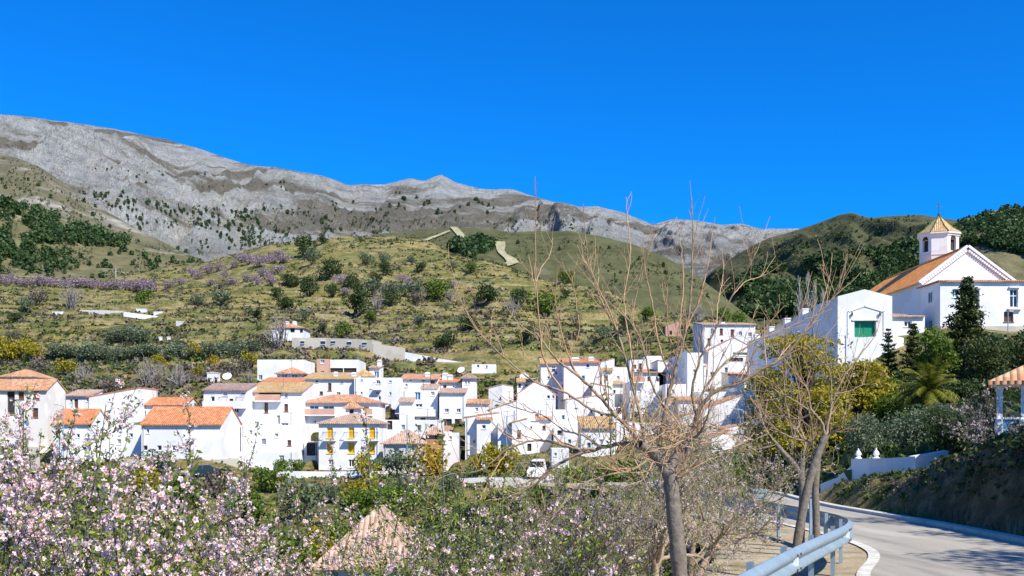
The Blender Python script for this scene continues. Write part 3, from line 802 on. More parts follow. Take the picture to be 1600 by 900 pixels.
hs(221, 346, 662, 720, 119, 8.6, 'long white house with orange roof, party wall and plain gable end', 'gable_x', 2.0, 'white', 'tile_orange', win=[(227,700,7,8),(249,700,7,8),(272,700,7,8),(294,700,7,8),(231,674,4,6,'blue')])
hs(318, 386, 609, 660, 132, 5, 'white house with a brown-pink roof and two railed balconies', 'shed_f', 1.0, 'white', 'tile_brown', win=[(331,614,8,3),(352,615,7,7,'grey'),(379,615,7,4),(336,641,11,7),(353,641,12,7,'brown'),(369,641,8,7)], balc=[(350,632,14),(376,632,12),(352,636.5,66,'wall')])
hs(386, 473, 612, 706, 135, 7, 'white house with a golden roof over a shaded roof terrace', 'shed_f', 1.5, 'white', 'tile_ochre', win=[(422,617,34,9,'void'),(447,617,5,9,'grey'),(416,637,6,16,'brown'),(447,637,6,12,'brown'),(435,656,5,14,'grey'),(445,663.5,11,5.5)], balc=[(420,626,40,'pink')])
hs(402, 475, 562, 596, 166, 9, 'big blank white shed with a flat top behind the small dormer house', 'flat', win=[(407,590,6,8,D_)])
hs(433, 472, 583, 600, 152, 5, 'small white attic house with hipped roof and two wide windows', 'hip', .9, 'white', 'tile', win=[(444,587,10,7,'blue'),(460,587,10,7,'blue')])
hs(410, 471, 597, 608, 147, 4, 'low white wing with a narrow strip of orange roof', 'shed_f', .8, 'white', 'tile_orange')
hs(495, 513, 561, 592, 176, 6, 'narrow salmon pink tower house with a flat roof and two small windows', 'flat', 1, 'pink', win=[(504,565,6,5.5,'blue'),(504,582,5.5,5,'blue')], side=[('L', 1.5, 1, 2.6, 2.2, D_)])
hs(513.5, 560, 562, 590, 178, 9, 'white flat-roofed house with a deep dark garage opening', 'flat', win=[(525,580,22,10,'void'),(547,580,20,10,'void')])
hs(473, 553, 592, 690, 150, 8, 'long tall white house with a golden eave and scattered small windows', 'shed_f', 1.3, 'white', 'tile_ochre', win=[(495,596,5,4),(534,597,5,4,'grey'),(480,612,4,4),(502,614,5,5,'brown'),(529,615,6,5),(485,640,4,5),(545,640,3,4)], chim=[(519,579,.6),(548,580,.7)])
hs(553.5, 625, 590, 690, 149, 7, 'white house with a small railed balcony and tiny windows in a tall wall', 'flat', win=[(565,594,4,2.5),(591,597,6,6),(610,596,4,3),(565,614,3,4),(590,614,6,4),(610,615,3,5,'blue'),(593,622,4,6),(609,635,4,7,'grey'),(578,640,4,5)], balc=[(590,608,13)])
hs(554, 580, 587, 592, 157, 5, 'little penthouse with an old ochre roof on the white terrace', 'hip', 1.0, 'white', 'tile_ochre')
hs(577, 594, 574, 592, 162, 4, 'small white rooftop room with tan roof and chimney', 'shed_f', .5, 'white', 'tile_tan', chim=[(591,561,.7)])
hs(582, 655, 590, 600, 158, 4, 'low pink terrace building along the skyline of the white rooftops', 'flat', 1, 'pink', win=[(588,594,3,3,'grey'),(606,594,8,5,'grey'),(640,594,3,3)])
hs(626, 684, 592, 640, 153, 6, 'white house with faded orange roof and an awning on its terrace', 'shed_f', 1.0, 'white', 'tile', win=[(642,594,4,3),(662,594,5,4),(676,597,7,6,'rust'),(635,602,4,5,'grey')], chim=[(666,580,.7)])
hs(629, 684, 610, 700, 143, 6, 'white house with tall blue window over a porch of three arches', 'flat', win=[(652.5,619,9,13,'blue'),(676,615,6,6,'grey'),(654.5,633.5,11,6),(639,661,8,14,'arch'),(661,660,8,14,'arch'),(676,661,8,13,'arch')], balc=[(662,649,38,'wall')])
hs(658, 683, 606.5, 612, 147, 3.5, 'small brown-tiled lean-to room on a white roof', 'shed_f', .7, 'white', 'tile_tan')
hs(624, 646, 627, 648, 140.5, 2.5, 'little white annex with a tan lean-to roof and row of vents', 'shed_f', .6, 'white', 'tile_tan', win=[(631,633,2,1.6),(636,633,2,1.6),(641,633,2,1.6)])
hs(686, 721, 597, 640, 154, 6, 'white house with a red-orange roof and two tall white chimneys', 'shed_f', .9, 'white', 'tile_orange', win=[(695,604,5,5,'rust'),(709,604,3,3)], chim=[(694,581,.9),(702,584,.8)])
hs(722, 744, 590, 660, 152, 4.5, 'slim white tower house with a brown hipped roof', 'hip', .7, 'white', 'tile_brown', win=[(728,597,2.5,7,'grey'),(732.5,597,2.5,7,'grey')])
hs(686.5, 727, 613.5, 722, 142, 6, 'white house with a loggia and terracotta pillar above bare walls', 'shed_f', .8, 'white', 'tile_tan', win=[(698,641.5,6.5,6),(716.5,641.5,6.5,6),(699,664,14,19,'void'),(716,664,11,19,'void'),(700,620,4,1.5),(705,684,4,5,'grey')], balc=[(707,674,34,'pink')])
hs(472, 592, 629, 700, 137, 7, 'white house with blue windows and yellow blinds under an orange hipped roof', 'hip', 1.1, 'white', 'tile', win=[(491,639,14,11,'blue'),(513.5,639,17,11,'blue'),(572.5,640,8,9,'yellow'),(492,659,3,3),(479,690,5,5)], balc=[(498,648,52,'pink'),(577,648,12,'pink')], chim=[(503,620,.6)])
hs(540, 559, 636, 662, 131.5, 2.6, 'small white belfry with an arched niche and its own tiled roof', 'hip', .7, 'white', 'tile', win=[(549.5,644,6,9,'arch')])
hs(498, 593, 661, 742, 125, 7.5, 'white house with six closed yellow shutters and a brown hipped roof', 'hip', 1.2, 'white', 'tile_tan', win=[(515.5,676.5,9,16,'yellow'),(549,676.5,9,16,'yellow'),(581.5,676.5,9,16,'yellow'),(515.5,700,9,17,'yellow'),(549,700,10,17,'yellow'),(581,700,9,17,'yellow'),(517,724,8,12),(549,724,9,12),(581,724,8,12)], balc=[(515.5,687,20),(549,687,21),(582,687,20)])
hs(458, 497, 690, 716, 128, 4, 'white porch with a flat roof beside the yellow-shuttered house', 'flat', win=[(470,703,10,18,'void'),(488,702,18,20,'void')])
hs(373, 459, 706, 728, 122.5, 3, 'low white garden building behind the blossom branches', 'flat', win=[(440,716,8,9,'grey')])
hs(599, 664, 692, 742, 120, 7, 'old grey-white house with a weathered tan hipped roof', 'hip', 1.5, 'grey', 'tile_tan', win=[(619,704,9,15,'grey'),(647,706,8,16,'grey'),(620,729,6,10),(648,730,6,10)])
hs(665, 689, 677, 742, 121, 3.4, 'pink brick lookout tower with pyramid roof and arched openings', 'hip', .9, 'brick', 'tile_tan', win=[(682,682,4,9,'arch'),(679,702,2.4,9,'arch'),(683.5,702,2.4,9,'arch'),(671,702,3,9,'arch')])
hs(689.5, 716, 676, 742, 124, 5, 'plain white house front below the loggia house', 'flat', win=[(704,684,4,5,'grey'),(697,722,4,7)])
hs(727, 779, 652, 744, 126, 6, 'white house with a bare front right of the dark alley', 'shed_l', .6, 'white', 'tile', win=[(760,664,3,4),(741,690,4,6,'grey'),(768,700,4,6)])
# right-hand part of the village
hs(763, 785, 606, 640, 152, 7, 'small white cube house with a sloped top behind the bare branches', 'shed_l', .5, 'white', 'tile_tan', rot=-14, win=[(782,622,2.5,3.5,'brown')])
hs(808, 837, 597, 640, 158, 5, 'white house with a short orange awning roof near the retaining wall', 'shed_f', .8, 'white', 'tile_ochre', win=[(812,602,4,5,'brown'),(825,602,10,5)])
hs(812, 827, 586, 600, 163, 4, 'tiny white rooftop room with an ochre gable', 'gable_y', .6, 'white', 'tile_ochre', win=[(815,591,2,3)])
hs(808, 868, 616, 712, 141, 9, 'broad white house with a low blank gable and one dark window pair', 'gable_y', 1.9, 'white', 'tile', win=[(857,620,5,6),(865,620,4.5,5.5),(850,645,12,2,'grey')])
hs(765, 807, 640, 716, 136, 7, 'white lower house with a slanted top and shaded porch', 'shed_l', 1.2, 'white', 'tile', win=[(800,634,12,10,'void'),(780,664,4,5,'grey')])
hs(778, 843, 660, 736, 124, 7, 'wide bare white house wall behind a thin street lamp', 'flat', win=[(790,672,3,3),(830,668,3,4),(826,699,9,12,'void')])
hs(845, 896, 568, 680, 152, 7, 'tall white house with golden roof edge and red flower pot window', 'shed_f', 1.2, 'white', 'tile_ochre', win=[(865,573,6,5,'grey'),(865,578,5,3,'rust'),(869,583,3,5),(857,590,3,4),(890,600,3,4)])
hs(881, 937, 566, 664, 147, 8, 'tall white tower house with an orange top and bright blue window', 'shed_f', .9, 'white', 'tile_orange', win=[(918.5,571,5,6),(911.5,591,5,9,'blue'),(925,625,3,4),(890,620,3,4)], chim=[(926,555,.8),(901,556,1.1)])
hs(957, 985, 574, 660, 158, 12, 'white house with a long shaded side wall behind bare twigs', 'flat', win=[(966,590,4,5,'grey'),(976,615,4,5)], side=[('L', 2, 3, 3, 4.2, D_)])
hs(941, 957, 579, 610, 149, 4, 'narrow white house with a small ochre porch roof', 'shed_f', .6, 'white', 'tile_ochre', win=[(947,590,6,7,'brown')])
hs(1007, 1037, 556, 612, 170, 8, 'white flat-topped house below the terraced slope', 'flat', win=[(1022,570,5,5,'rust'),(1014,585,3,4)], side=[('L', 2, 4, 3, 5.2, D_)])
hs(984, 1030, 596, 690, 142, 9, 'blank white house block with a pink parapet line', 'flat', win=[(1016,642,3,3),(1000,610,3,4,'grey')], balc=[(995,597,22,'pink')], side=[('L', 3, 4, 4, 5.4, 'blue')])
hs(930, 972, 636, 668, 138, 6, 'small white house with pots and orange trim on its terrace', 'flat', 1, 'white', win=[(967,641,9,12,'void'),(957,627,4,4,'rust'),(940,650,5,6)])
hs(908, 961, 668, 712, 119, 6, 'low white house with an old ochre roof and red pots along the ridge', 'shed_f', 1.3, 'white', 'tile_ochre', win=[(920.5,697,5.5,11,'blue'),(920.5,683,6,4,'grey'),(940,690,5,7,'grey')])
hs(862, 889, 701, 730, 112, 5, 'low white garden building beside a dark alley', 'flat', win=[(868,710,4,5,'grey')])
hs(866, 907, 668, 712, 128, 5, 'shaded white house with a roof terrace deep in the alley', 'flat', win=[(875,676,8,7,'void'),(890,690,5,7,'blue')])
hs(1074, 1099, 551, 660, 146, 20, 'tall white house with a long blue-shaded side wall', 'flat', win=[(1085,580,4,6,'grey')], side=[('L', 3, 8, 4, 9.4, 'blue'), ('L', 9, 6, 10, 7.4, 'blue'), ('L', 14, 9, 15, 10.3, D_)])
hs(1040, 1072, 600, 690, 139, 10, 'white house in the shade of its taller neighbour', 'flat', win=[(1052,612,4,7,'blue'),(1062,640,4,7)], side=[('L', 3, 5, 4, 6.3, D_)])
hs(1098, 1180, 507, 570, 186, 10, 'large white house with a tan roof and red-brown shutters at the top', 'shed_f', 1.3, 'white', 'tile_tan', win=[(1113,518,5,10,D_),(1127,518,5,10,'rust'),(1144,520,5,11,'rust'),(1157,521,5,6),(1172,523,6,7),(1108,534,5,11,'rust'),(1128,533,4,5,'rust'),(1150,535,4,5)], chim=[(1136,500,.8)])
hs(1106, 1186, 548, 600, 172, 8, 'white house with a wide low gable and a green awning', 'gable_y', 2.2, 'white', 'tile_tan', win=[(1110,546,4,9,'blue'),(1160,553,30,5,'green'),(1150,562,22,6,'void'),(1130,555,3,4)])
hs(1098, 1190, 568, 640, 160, 8, 'white house with green awning strip and small roof terrace', 'flat', win=[(1113,584,7,6),(1124,566.5,28,5,'green'),(1150,590,5,6,'grey'),(1138,582,14,2,'rust')])
hs(1138, 1182, 586, 640, 153, 5, 'white house with a narrow orange roof beside the yellow-green trees', 'shed_f', .6, 'white', 'tile', win=[(1150,600,5,5,'grey')])
hs(1096, 1162, 640, 700, 128, 9, 'white house with a single orange roof slope rising to the right', 'shed_l', 1.9, 'white', 'tile', win=[(1143,631,1.6,12,'grey'),(1110,670,4,6)])
hs(1046, 1094, 655, 710, 124, 5, 'small white house below the orange roof slope in shade', 'shed_l', 1.0, 'white', 'tile', win=[(1060,672,5,7),(1083,668,6,9)])
hs(1133, 1196, 669, 716, 118, 5, 'small white house with a stepped orange roof near the almond trees', 'shed_l', 1.1, 'white', 'tile', win=[(1148,680,7,5,'grey')])
hs(1112, 1140, 684, 716, 113, 4, 'low white house corner with a short orange roof among pale blossom', 'shed_l', .8, 'white', 'tile')
hs(1040, 1100, 700, 735, 108, 5, 'plain white garden house behind the pale almond trees', 'flat', win=[(1060,712,6,8)])
# small rooftop rooms and stepped annexes of the crowded right-hand part
hs(872, 890, 596, 612, 149, 3, 'tiny white stair room stuck on the tall golden-edged house', 'flat', win=[(880,603,4,5)])
hs(952, 976, 600, 640, 152, 5, 'small white house squeezed under the shaded side wall', 'shed_f', .6, 'white', 'tile_ochre', win=[(960,612,4,6),(970,626,4,5,'blue')])
hs(985, 1008, 562, 600, 166, 6, 'white house with a tiny terrace left of the flat-topped house', 'flat', win=[(992,572,4,5,'brown'),(1001,585,4,5)], balc=[(996,580,16)])
hs(1036, 1058, 628, 660, 137, 5, 'white stepped annex with a pink railing in the shade', 'flat', win=[(1046,640,5,7,'blue')], balc=[(1046,632,18,'pink')])
hs(838, 862, 655, 690, 131, 4, 'small white lean-to house with a short tile roof above the alley', 'shed_f', .6, 'white', 'tile', win=[(850,668,5,6,'brown')])
hs(800, 824, 660, 690, 122.5, 2.5, 'white stair house with a brown door in front of the wide bare wall', 'shed_l', .5, 'white', 'tile_ochre', win=[(811,678,6,12,'brown')])
hs(745, 768, 655, 680, 125, 3, 'small white annex under a pink-red roof strip', 'shed_f', .6, 'white', 'tile', win=[(756,667,6,6)])
hs(1148, 1186, 606, 650, 146, 4, 'white stepped house with a shaded terrace by the yellow-green trees', 'flat', win=[(1160,618,6,8),(1175,630,5,6,'brown')])
hs(1060, 1096, 625, 662, 134, 5, 'white house with a narrow tiled porch left of the orange roof slope', 'shed_f', .6, 'white', 'tile', win=[(1070,640,5,7),(1085,645,6,8,'blue')])
hs(925, 950, 604, 640, 145, 4, 'white house with a small blue door on the steps', 'shed_r', .5, 'white', 'tile_ochre', win=[(936,622,5,9,'blue')])
hs(143, 221, 664, 722, 124, 4, 'low plain white house front joining the small orange-roofed one to the long house', 'flat', win=[(162,672,12,5),(186,690,6,8,'grey'),(205,680,5,6)])
hs(1004, 1040, 582, 620, 160, 6, 'white house with rust shutters below the flat-topped house', 'shed_f', .8, 'white', 'tile', win=[(1014,592,5,7,'rust'),(1028,592,5,7,'rust')])
hs(1046, 1076, 560, 600, 169, 7, 'white house at the top left of the tall shaded one', 'flat', win=[(1054,570,5,6,'grey'),(1066,580,5,6)])
hs(936, 960, 566, 600, 164, 6, 'white house behind the narrow ochre porch', 'shed_l', .6, 'white', 'tile', win=[(944,580,5,6,'brown'),(953,590,4,5)])
# more of the stepped white fronts between the roofs
hs(377, 471, 664, 735, 127, 6, 'white terraced house front with flat top below the golden-roofed house', 'flat', win=[(392,676,5,8,'grey'),(412,690,7,10),(432,680,6,6,'grey'),(452,692,6,9,'brown'),(400,712,8,10)])
hs(592, 690, 656, 712, 134, 5, 'white retaining house with arched doors behind the old grey-white house', 'flat', win=[(609,664,8,14,'arch'),(630,668,6,9,'grey'),(655,668,6,8),(675,668,6,10,'arch')])
hs(728, 764, 630, 680, 144, 6, 'small white house by the bushes left of the cube house', 'shed_f', .7, 'white', 'tile', win=[(745,640,5,6,'grey'),(756,655,4,6)])
hs(842, 908, 640, 725, 133, 7, 'white stepped house above the dark alley', 'flat', win=[(857,655,6,6),(880,652,5,8,'blue'),(850,690,6,9,'grey')])
hs(884, 960, 624, 684, 143, 7, 'white house behind the old ochre roof', 'shed_l', .8, 'white', 'tile', win=[(900,640,5,6,'grey'),(925,642,5,7),(945,640,5,5,'rust')])
hs(962, 1046, 660, 735, 127, 7, 'white house right of the old ochre roof, behind the pollard head', 'flat', win=[(985,672,6,8,'blue'),(1010,675,6,9,'grey'),(1030,690,6,9)])
hs(1028, 1100, 572, 640, 160, 8, 'white house high in the village, left of the tall shaded one', 'shed_r', .9, 'white', 'tile_ochre', win=[(1050,590,5,7,'blue'),(1070,600,5,6)])
hs(1090, 1190, 612, 700, 141, 8, 'white flat-topped house above the orange roof slope', 'flat', win=[(1120,608,5,6,'grey'),(1150,625,5,7),(1172,640,5,6,'grey')], chim=[(1178,604,.7)])
hs(300, 350, 640, 662, 150, 5, 'little white outbuilding behind the gable of the long house', 'flat', win=[(330,648,4,4)])
# houses apart from the rest
hs(424, 474, 512, 530, 238, 8, 'white villa with a reddish hipped roof and round windows above the beige wall', 'hip', 1.3, 'white', 'tile', win=[(457,516,7,7,'arch'),(472,517,7,6,'arch'),(436,518,5,6)], chim=[(444,500,.9),(456,500,.9)], group='outlying houses on the slope')
hs(737, 775, 569, 583, 193, 5, 'little white box house under the white road wall', 'flat', win=[(747,572,4,4),(760.5,573,2.5,4)], group='outlying houses on the slope')
hs(1040, 1062, 509, 526, 240, 5, 'small salmon ruin with a broken top on the terraces', 'shed_l', 1.2, 'pink', 'tile_brown', win=[(1048,520,4,6,'void')], group='outlying houses on the slope')
hs(505, 640, 878, 935, 47, 8.0, 'white farmhouse with a broad pale tiled hipped roof below the road', 'hip', 2.1, 'white', 'tile_tan', win=[(522,895,16,22,'grey')], ov=.5, group='outlying houses on the slope')
sc = bpy.context.scene
# register the building plots before the ground is formed
def plots():
    for a, k in HS:
        x0, x1, yt, yb, Y, D = a[:6]; rot = R(k.get('rot', 0))
        FOOT.append((PX((x0+x1)/2, Y), Y, math.cos(rot), math.sin(rot), (x1-x0)/F*Y/2, D, PZ(yb, Y)))
plots()
ground = make_ground()
gm = ground_material()
tag(ground.mesh('ground', gm) and link('ground', bpy.data.meshes['ground']), kind='structure')
FOOT.clear()
base = MB(); base.poly([(-9000, -3000, -40), (9000, -3000, -40), (9000, 9000, -40), (-9000, 9000, -40)])
tag(base.build('terrain', simple('far_plain', (.16, .15, .07), .95, .3, .01)), kind='structure')
# ground behind the viewer
bk = MB(); bk.poly([(-60, -60, -.6), (60, -60, -.2), (60, 1.6, -.2), (-60, 1.6, -.6)])

# ---- hills behind the village
m_grey = mountain_material()
m_spur = hill_material('dry_grass_spur', [(.075, .078, .042), (.14, .125, .076), (.07, .076, .038)], .003, None, ((.17, .16, .13), (.33, .31, .26)), (1, .7, 3.2), .02, (.5, .66), 14)
m_green = hill_material('green_mountain_grass', [(.062, .072, .03), (.10, .10, .045), (.075, .08, .034)], .004, None, ((.14, .125, .08), (.22, .20, .14)), (1, .7, 2), .035, (.62, .78), 6)
m_olive = hill_material('olive_slope', [(.075, .082, .034), (.15, .135, .07), (.085, .092, .036)], .007, None, ((.24, .21, .13), (.36, .32, .22)), (1, 1, 2), .06, (.58, .72), 5)
m_right = hill_material('brown_green_slope', [(.052, .066, .026), (.085, .085, .042), (.06, .075, .03)], .0035, None, ((.14, .12, .085), (.22, .19, .15)), (1, .7, 1.6), .03, (.62, .76), 8)

mountain = hill(-500, 2000, 1000,
    [(-900,60,5200),(-400,140,5000),(0,178,4700),(60,184,4700),(100,190,4700),(160,199,4650),(230,212,4600),(290,226,4500),(335,240,4450),(380,256,4400),(450,264,4300),(500,273,4200),(545,288,4100),(600,288,4000),(632,281,3950),(640,278,3950),(662,283,3900),(676,278,3900),(690,273,3900),(712,286,3900),(760,296,3900),(800,297,3900),(850,311,3850),(905,323,3800),(935,321,3800),(975,333,3800),(1020,351,3900),(1050,343,4000),(1090,345,4000),(1130,351,4000),(1157,349,4000),(1190,359,4050),(1240,357,4100),(1300,364,4200),(1600,400,4300),(2500,470,4300)],
    [(-900,600,1900),(0,520,1900),(2500,560,1900)], 340, .36, 1/430., 1/2300., 4, .92, crest_noise=2.2, rough=1)
tag(link('mountain', mountain.mesh('mountain', m_grey)), kind='structure')
spur = hill(-700, 420, 320, [(-700,150,2600),(-200,205,2500),(0,238,2400),(60,258,2350),(130,308,2250),(200,350,2150),(270,386,2050),(330,412,2000),(420,450,1950)],
    [(-700,560,1300),(420,520,1300)], 150, .22, 1/300., 1/700., 31, 1.0, crest_noise=2)
tag(link('spur_hill', spur.mesh('spur_hill', m_spur)), kind='structure')
pine_hill = hill(-700, 420, 320, [(-700,200,1500),(-150,285,1400),(0,308,1350),(60,327,1300),(130,357,1250),(200,377,1200),(265,395,1150),(320,408,1120),(420,440,1080)],
    [(-700,520,690),(0,460,690),(420,470,690)], 150, .16, 1/140., 1/300., 57, 1.0, crest_noise=2)
tag(link('olive_hill', pine_hill.mesh('olive_hill', m_olive)), kind='structure')
green_hill = hill(380, 1300, 320, [(380,440,1500),(480,395,1500),(590,366,1500),(650,360,1500),(705,355,1480),(760,358,1450),(800,363,1450),(850,362,1450),(890,361,1450),(930,368,1400),(985,381,1350),(1040,402,1250),(1090,432,1150),(1130,462,1050),(1200,520,950),(1300,560,900)],
    [(380,520,720),(1300,560,720)], 150, .10, 1/150., 1/500., 71, 1.0, crest_noise=1.6)
tag(link('green_hill', green_hill.mesh('green_hill', m_green)), kind='structure')
right_hill = hill(1000, 2500, 420, [(1000,520,1500),(1060,470,1700),(1110,425,1900),(1150,398,2000),(1200,373,2100),(1250,357,2200),(1290,344,2200),(1310,336,2200),(1330,332,2200),(1350,339,2200),(1365,341,2200),(1400,336,2200),(1440,335,2150),(1490,344,2100),(1540,352,2000),(1600,360,2000),(2500,420,2000)],
    [(1000,540,800),(2500,560,800)], 190, .26, 1/190., 1/900., 93, 1.0, crest_noise=1.6)
tag(link('right_hill', right_hill.mesh('right_hill', m_right)), kind='structure')
wood_hill = hill(1380, 2500, 300, [(1380,470,1250),(1430,420,1250),(1480,366,1250),(1500,348,1250),(1525,336,1250),(1550,329,1250),(1575,327,1250),(1600,330,1250),(1700,322,1250),(2500,380,1250)],
    [(1380,540,620),(2500,540,620)], 140, .16, 1/170., 1/500., 117, 1.0, crest_noise=2)
tag(link('wooded_hill', wood_hill.mesh('wooded_hill', m_olive)), kind='structure')

# firebreak strips of bare pale earth on the green hill
def drape_strip(name, rows, grid, mat, lift):
    V = []; Fc = []
    n = 7
    for (pa, ya, pb, yb) in rows:
        for i in range(n):
            t = i/(n-1); V.append(grid.hit(pa+(pb-pa)*t, ya+(yb-ya)*t) + Vector((0, -lift*.6, lift)))
    for r in range(len(rows)-1):
        for i in range(n-1): a = r*n+i; Fc.append((a, a+1, a+n+1, a+n))
    return tag(link(name, np_mesh(name, V, Fc, mat, smooth=True)), kind='structure')
def densify(rows, k=6):
    out = []
    for a, b in zip(rows[:-1], rows[1:]):
        for i in range(k): t = i/k; out.append(tuple(x+(y-x)*t for x, y in zip(a, b)))
    return out + [rows[-1]]
m_fb = hill_material('bare_firebreak', [(.27, .255, .15), (.36, .33, .20), (.24, .24, .13)], .02, None, None, None, .12, bdist=1)
drape_strip('firebreak_path', densify([(703,356,713,354.5),(709,363,720,362),(715,370,727,370),(720,377,735,376),(728,380,748,379.5),(748,382,770,379),(770,381,789,379.5),(775,386,790,386),(776,392,788,393),(779,397,792,399),(788,405,806,406),(792,411,811,412),(776,420,800,416),(762,428,776,422)]), green_hill, m_fb, 1.5)
drape_strip('firebreak_path', densify([(702,361,703.5,363),(684,368,686,370.5),(664,375,667,378),(650,379,652,382)]), green_hill, m_fb, 1.5)

# ---- road
RY = np.concatenate([np.linspace(-28, 12, 30), np.linspace(12.3, 74, 160)])
def strip_mesh(name, fl, fr, lift, mat, ys=RY, n=9, crown=0.0):
    V = []; Fc = []
    for y in ys:
        a = fl(y); b = fr(y)
        for i in range(n):
            t = i/(n-1); V.append((a+(b-a)*t, y, float(zroad(y)) + lift + crown*(1-(2*t-1)**2)))
    for r in range(len(ys)-1):
        for i in range(n-1): q = r*n+i; Fc.append((q, q+1, q+n+1, q+n))
    return link(name, np_mesh(name, V, Fc, mat, smooth=True))
def asphalt():
    m, nt, N, L, bs = newmat('worn_asphalt')
    p = coords(nt, 'Position'); n1 = noise_node(nt, 42, 3, .7, p)
    al = noise_node(nt, .9, 5, .6, coords(nt, 'Position', (1.6, .16, 1)))
    col = ramp(nt, al, [(.28, (.20, .18, .145)), (.42, (.33, .295, .235)), (.55, (.37, .335, .265)), (.72, (.46, .42, .335))])
    col = mixc(nt, .6, col, ramp(nt, n1, [(.35, .7), (.65, 1.15)]), 'MULTIPLY')
    cr = N.new('ShaderNodeTexVoronoi'); cr.feature = 'DISTANCE_TO_EDGE'; cr.inputs['Scale'].default_value = .35
    wv = mixc(nt, .12, p, N.new('ShaderNodeTexNoise').outputs['Color']); L.new(wv, cr.inputs['Vector'])
    ck = ramp(nt, cr.outputs['Distance'], [(0, .7), (.012, 1)])
    L.new(mixc(nt, .6, col, ck, 'MULTIPLY'), bs.inputs['Base Color']); bs.inputs['Roughness'].default_value = .85
    bump(nt, bs, n1, .35, .01); return m
tag(strip_mesh('road', xl, xr, 0.0, asphalt(), crown=.03), kind='structure')
m_line = simple('worn_white_edge_paint', (.54, .51, .44), .85, .3, 4)
tag(strip_mesh('road_marking', lambda y: xl(y)-.10, lambda y: xl(y)+.12, .012, m_line, n=3), kind='structure')
kb = MB()
def kerb_between(f0, f1, top, ys):
    b = MB()
    for y, y2 in zip(ys[:-1], ys[1:]):
        for (a, c) in (((f0, top), (f1, top)), ((f0, -.12), (f0, top)), ((f1, top), (f1, -.12))):
            b.poly([(a[0](y), y, float(zroad(y))+a[1]), (c[0](y), y, float(zroad(y))+c[1]), (c[0](y2), y2, float(zroad(y2))+c[1]), (a[0](y2), y2, float(zroad(y2))+a[1])])
    return b
tag(kerb_between(lambda y: xr(y)+.02, lambda y: xr(y)+.34, .10, list(np.linspace(-10, 60, 140))).build('kerb', M['concrete']), kind='structure')
m_verge = verge_material()
tag(strip_mesh('road_verge', lambda y: float(xrail(y))-1.7-.9*float(fbm(np.array([y*.9]), np.array([0.]), 4, 61)[0]), lambda y: float(xl(y))-.11, -.012, m_verge, n=24), kind='structure')
tag(bk.build('path', m_verge), kind='structure')

# ------------------------------------------------------------------ light and camera
w = bpy.data.worlds.new('World'); sc.world = w; w.use_nodes = True
nt = w.node_tree; bg = nt.nodes['Background']
EL = 46; AZ = 138          # degrees clockwise from the view direction
sky = nt.nodes.new('ShaderNodeTexSky'); sky.sky_type = 'NISHITA'; sky.sun_disc = False
sky.sun_elevation = R(EL); sky.sun_rotation = R(AZ); sky.altitude = 800; sky.air_density = 1.0; sky.dust_density = .4; sky.ozone_density = 4.0
nt.links.new(mixc(nt, 1.0, sky.outputs[0], (.035, .80, 1.72), 'MULTIPLY'), bg.inputs['Color']); bg.inputs['Strength'].default_value = .082
sl = bpy.data.lights.new('Sun', 'SUN'); sl.energy = 5.0; sl.angle = R(.5); sl.color = (1, .95, .86)
so = bpy.data.objects.new('Sun', sl); C.objects.link(so)
sd = Vector((math.sin(R(AZ))*math.cos(R(EL)), math.cos(R(AZ))*math.cos(R(EL)), math.sin(R(EL))))
so.rotation_euler = sd.to_track_quat('Z', 'Y').to_euler(); so.location = (20, -20, 60)
cam = bpy.data.cameras.new('Camera'); co = bpy.data.objects.new('Camera', cam); C.objects.link(co)
cam.sensor_width = 36; cam.lens = 36.0; cam.shift_y = (HY-450)/1600.0; cam.clip_end = 40000; cam.clip_start = .05
co.location = (0, 0, CZ); co.rotation_euler = (R(90), 0, 0); sc.camera = co
sc.view_settings.view_transform = 'Standard'; sc.view_settings.look = 'None'; sc.view_settings.exposure = .60; sc.view_settings.gamma = 1
sc.view_settings.use_curve_mapping = False
sc.render.engine = 'CYCLES'; sc.cycles.max_bounces = 6; sc.cycles.diffuse_bounces = 3; sc.cycles.transparent_max_bounces = 6

for a, k in HS: house(*a, **k)
# ------------------------------------------------------------------ church on the hill
def opening_part(root, x0, x1, y0, y1, Y, kind, name='window', face=0.0):
    pass
def front_wall(name, x0, x1, Y, z0, z1, D, ops, root, matn='white', wname='window'):
    """box body with real openings in the front; ops in photo pixels (xc,yc,w,h,kind); local to root"""
    o0 = root.location; b = MB(); xa = PX(x0, Y)-o0.x; xb = PX(x1, Y)-o0.x; ya = Y-o0.y; W = xb-xa
    o = Vector((xa, ya, 0)); X = Vector((1, 0, 0)); N = Vector((0, 1, 0)); lo = []
    for (xc, yc, ww, hh, kd) in ops:
        u = PX(xc, Y)-o0.x-xa; z = PZ(yc, Y)-o0.z; lo.append((u-ww/2/F*Y, z-hh/2/F*Y, u+ww/2/F*Y, z+hh/2/F*Y, kd))
    facade(b, o, X, N, W, z0, z1, lo, t=.25)
    b.poly([(xa, ya+D, z0), (xa, ya, z0), (xa, ya, z1), (xa, ya+D, z1)]); b.poly([(xb, ya, z0), (xb, ya+D, z0), (xb, ya+D, z1), (xb, ya, z1)])
    b.poly([(xb, ya+D, z0), (xa, ya+D, z0), (xa, ya+D, z1), (xb, ya+D, z1)]); b.poly([(xa, ya, z1), (xb, ya, z1), (xb, ya+D, z1), (xa, ya+D, z1)])
    w = b.build(name, M['wall_'+matn], root)
    for p in lo: opening_pane(p[4], p[0], p[1], p[2], p[3], .24, o, X, N, root, M, 'door' if p[4] == 'green' else wname)
    return w, lo, o
church = thing('church', 'white village church with long orange roof, gable front and a pointed bell tower', 'church', (PX(1511, 118), 118, PZ(515, 118)))
cx, cy, cz = church.location
zl = lambda py, Y: PZ(py, Y)-cz
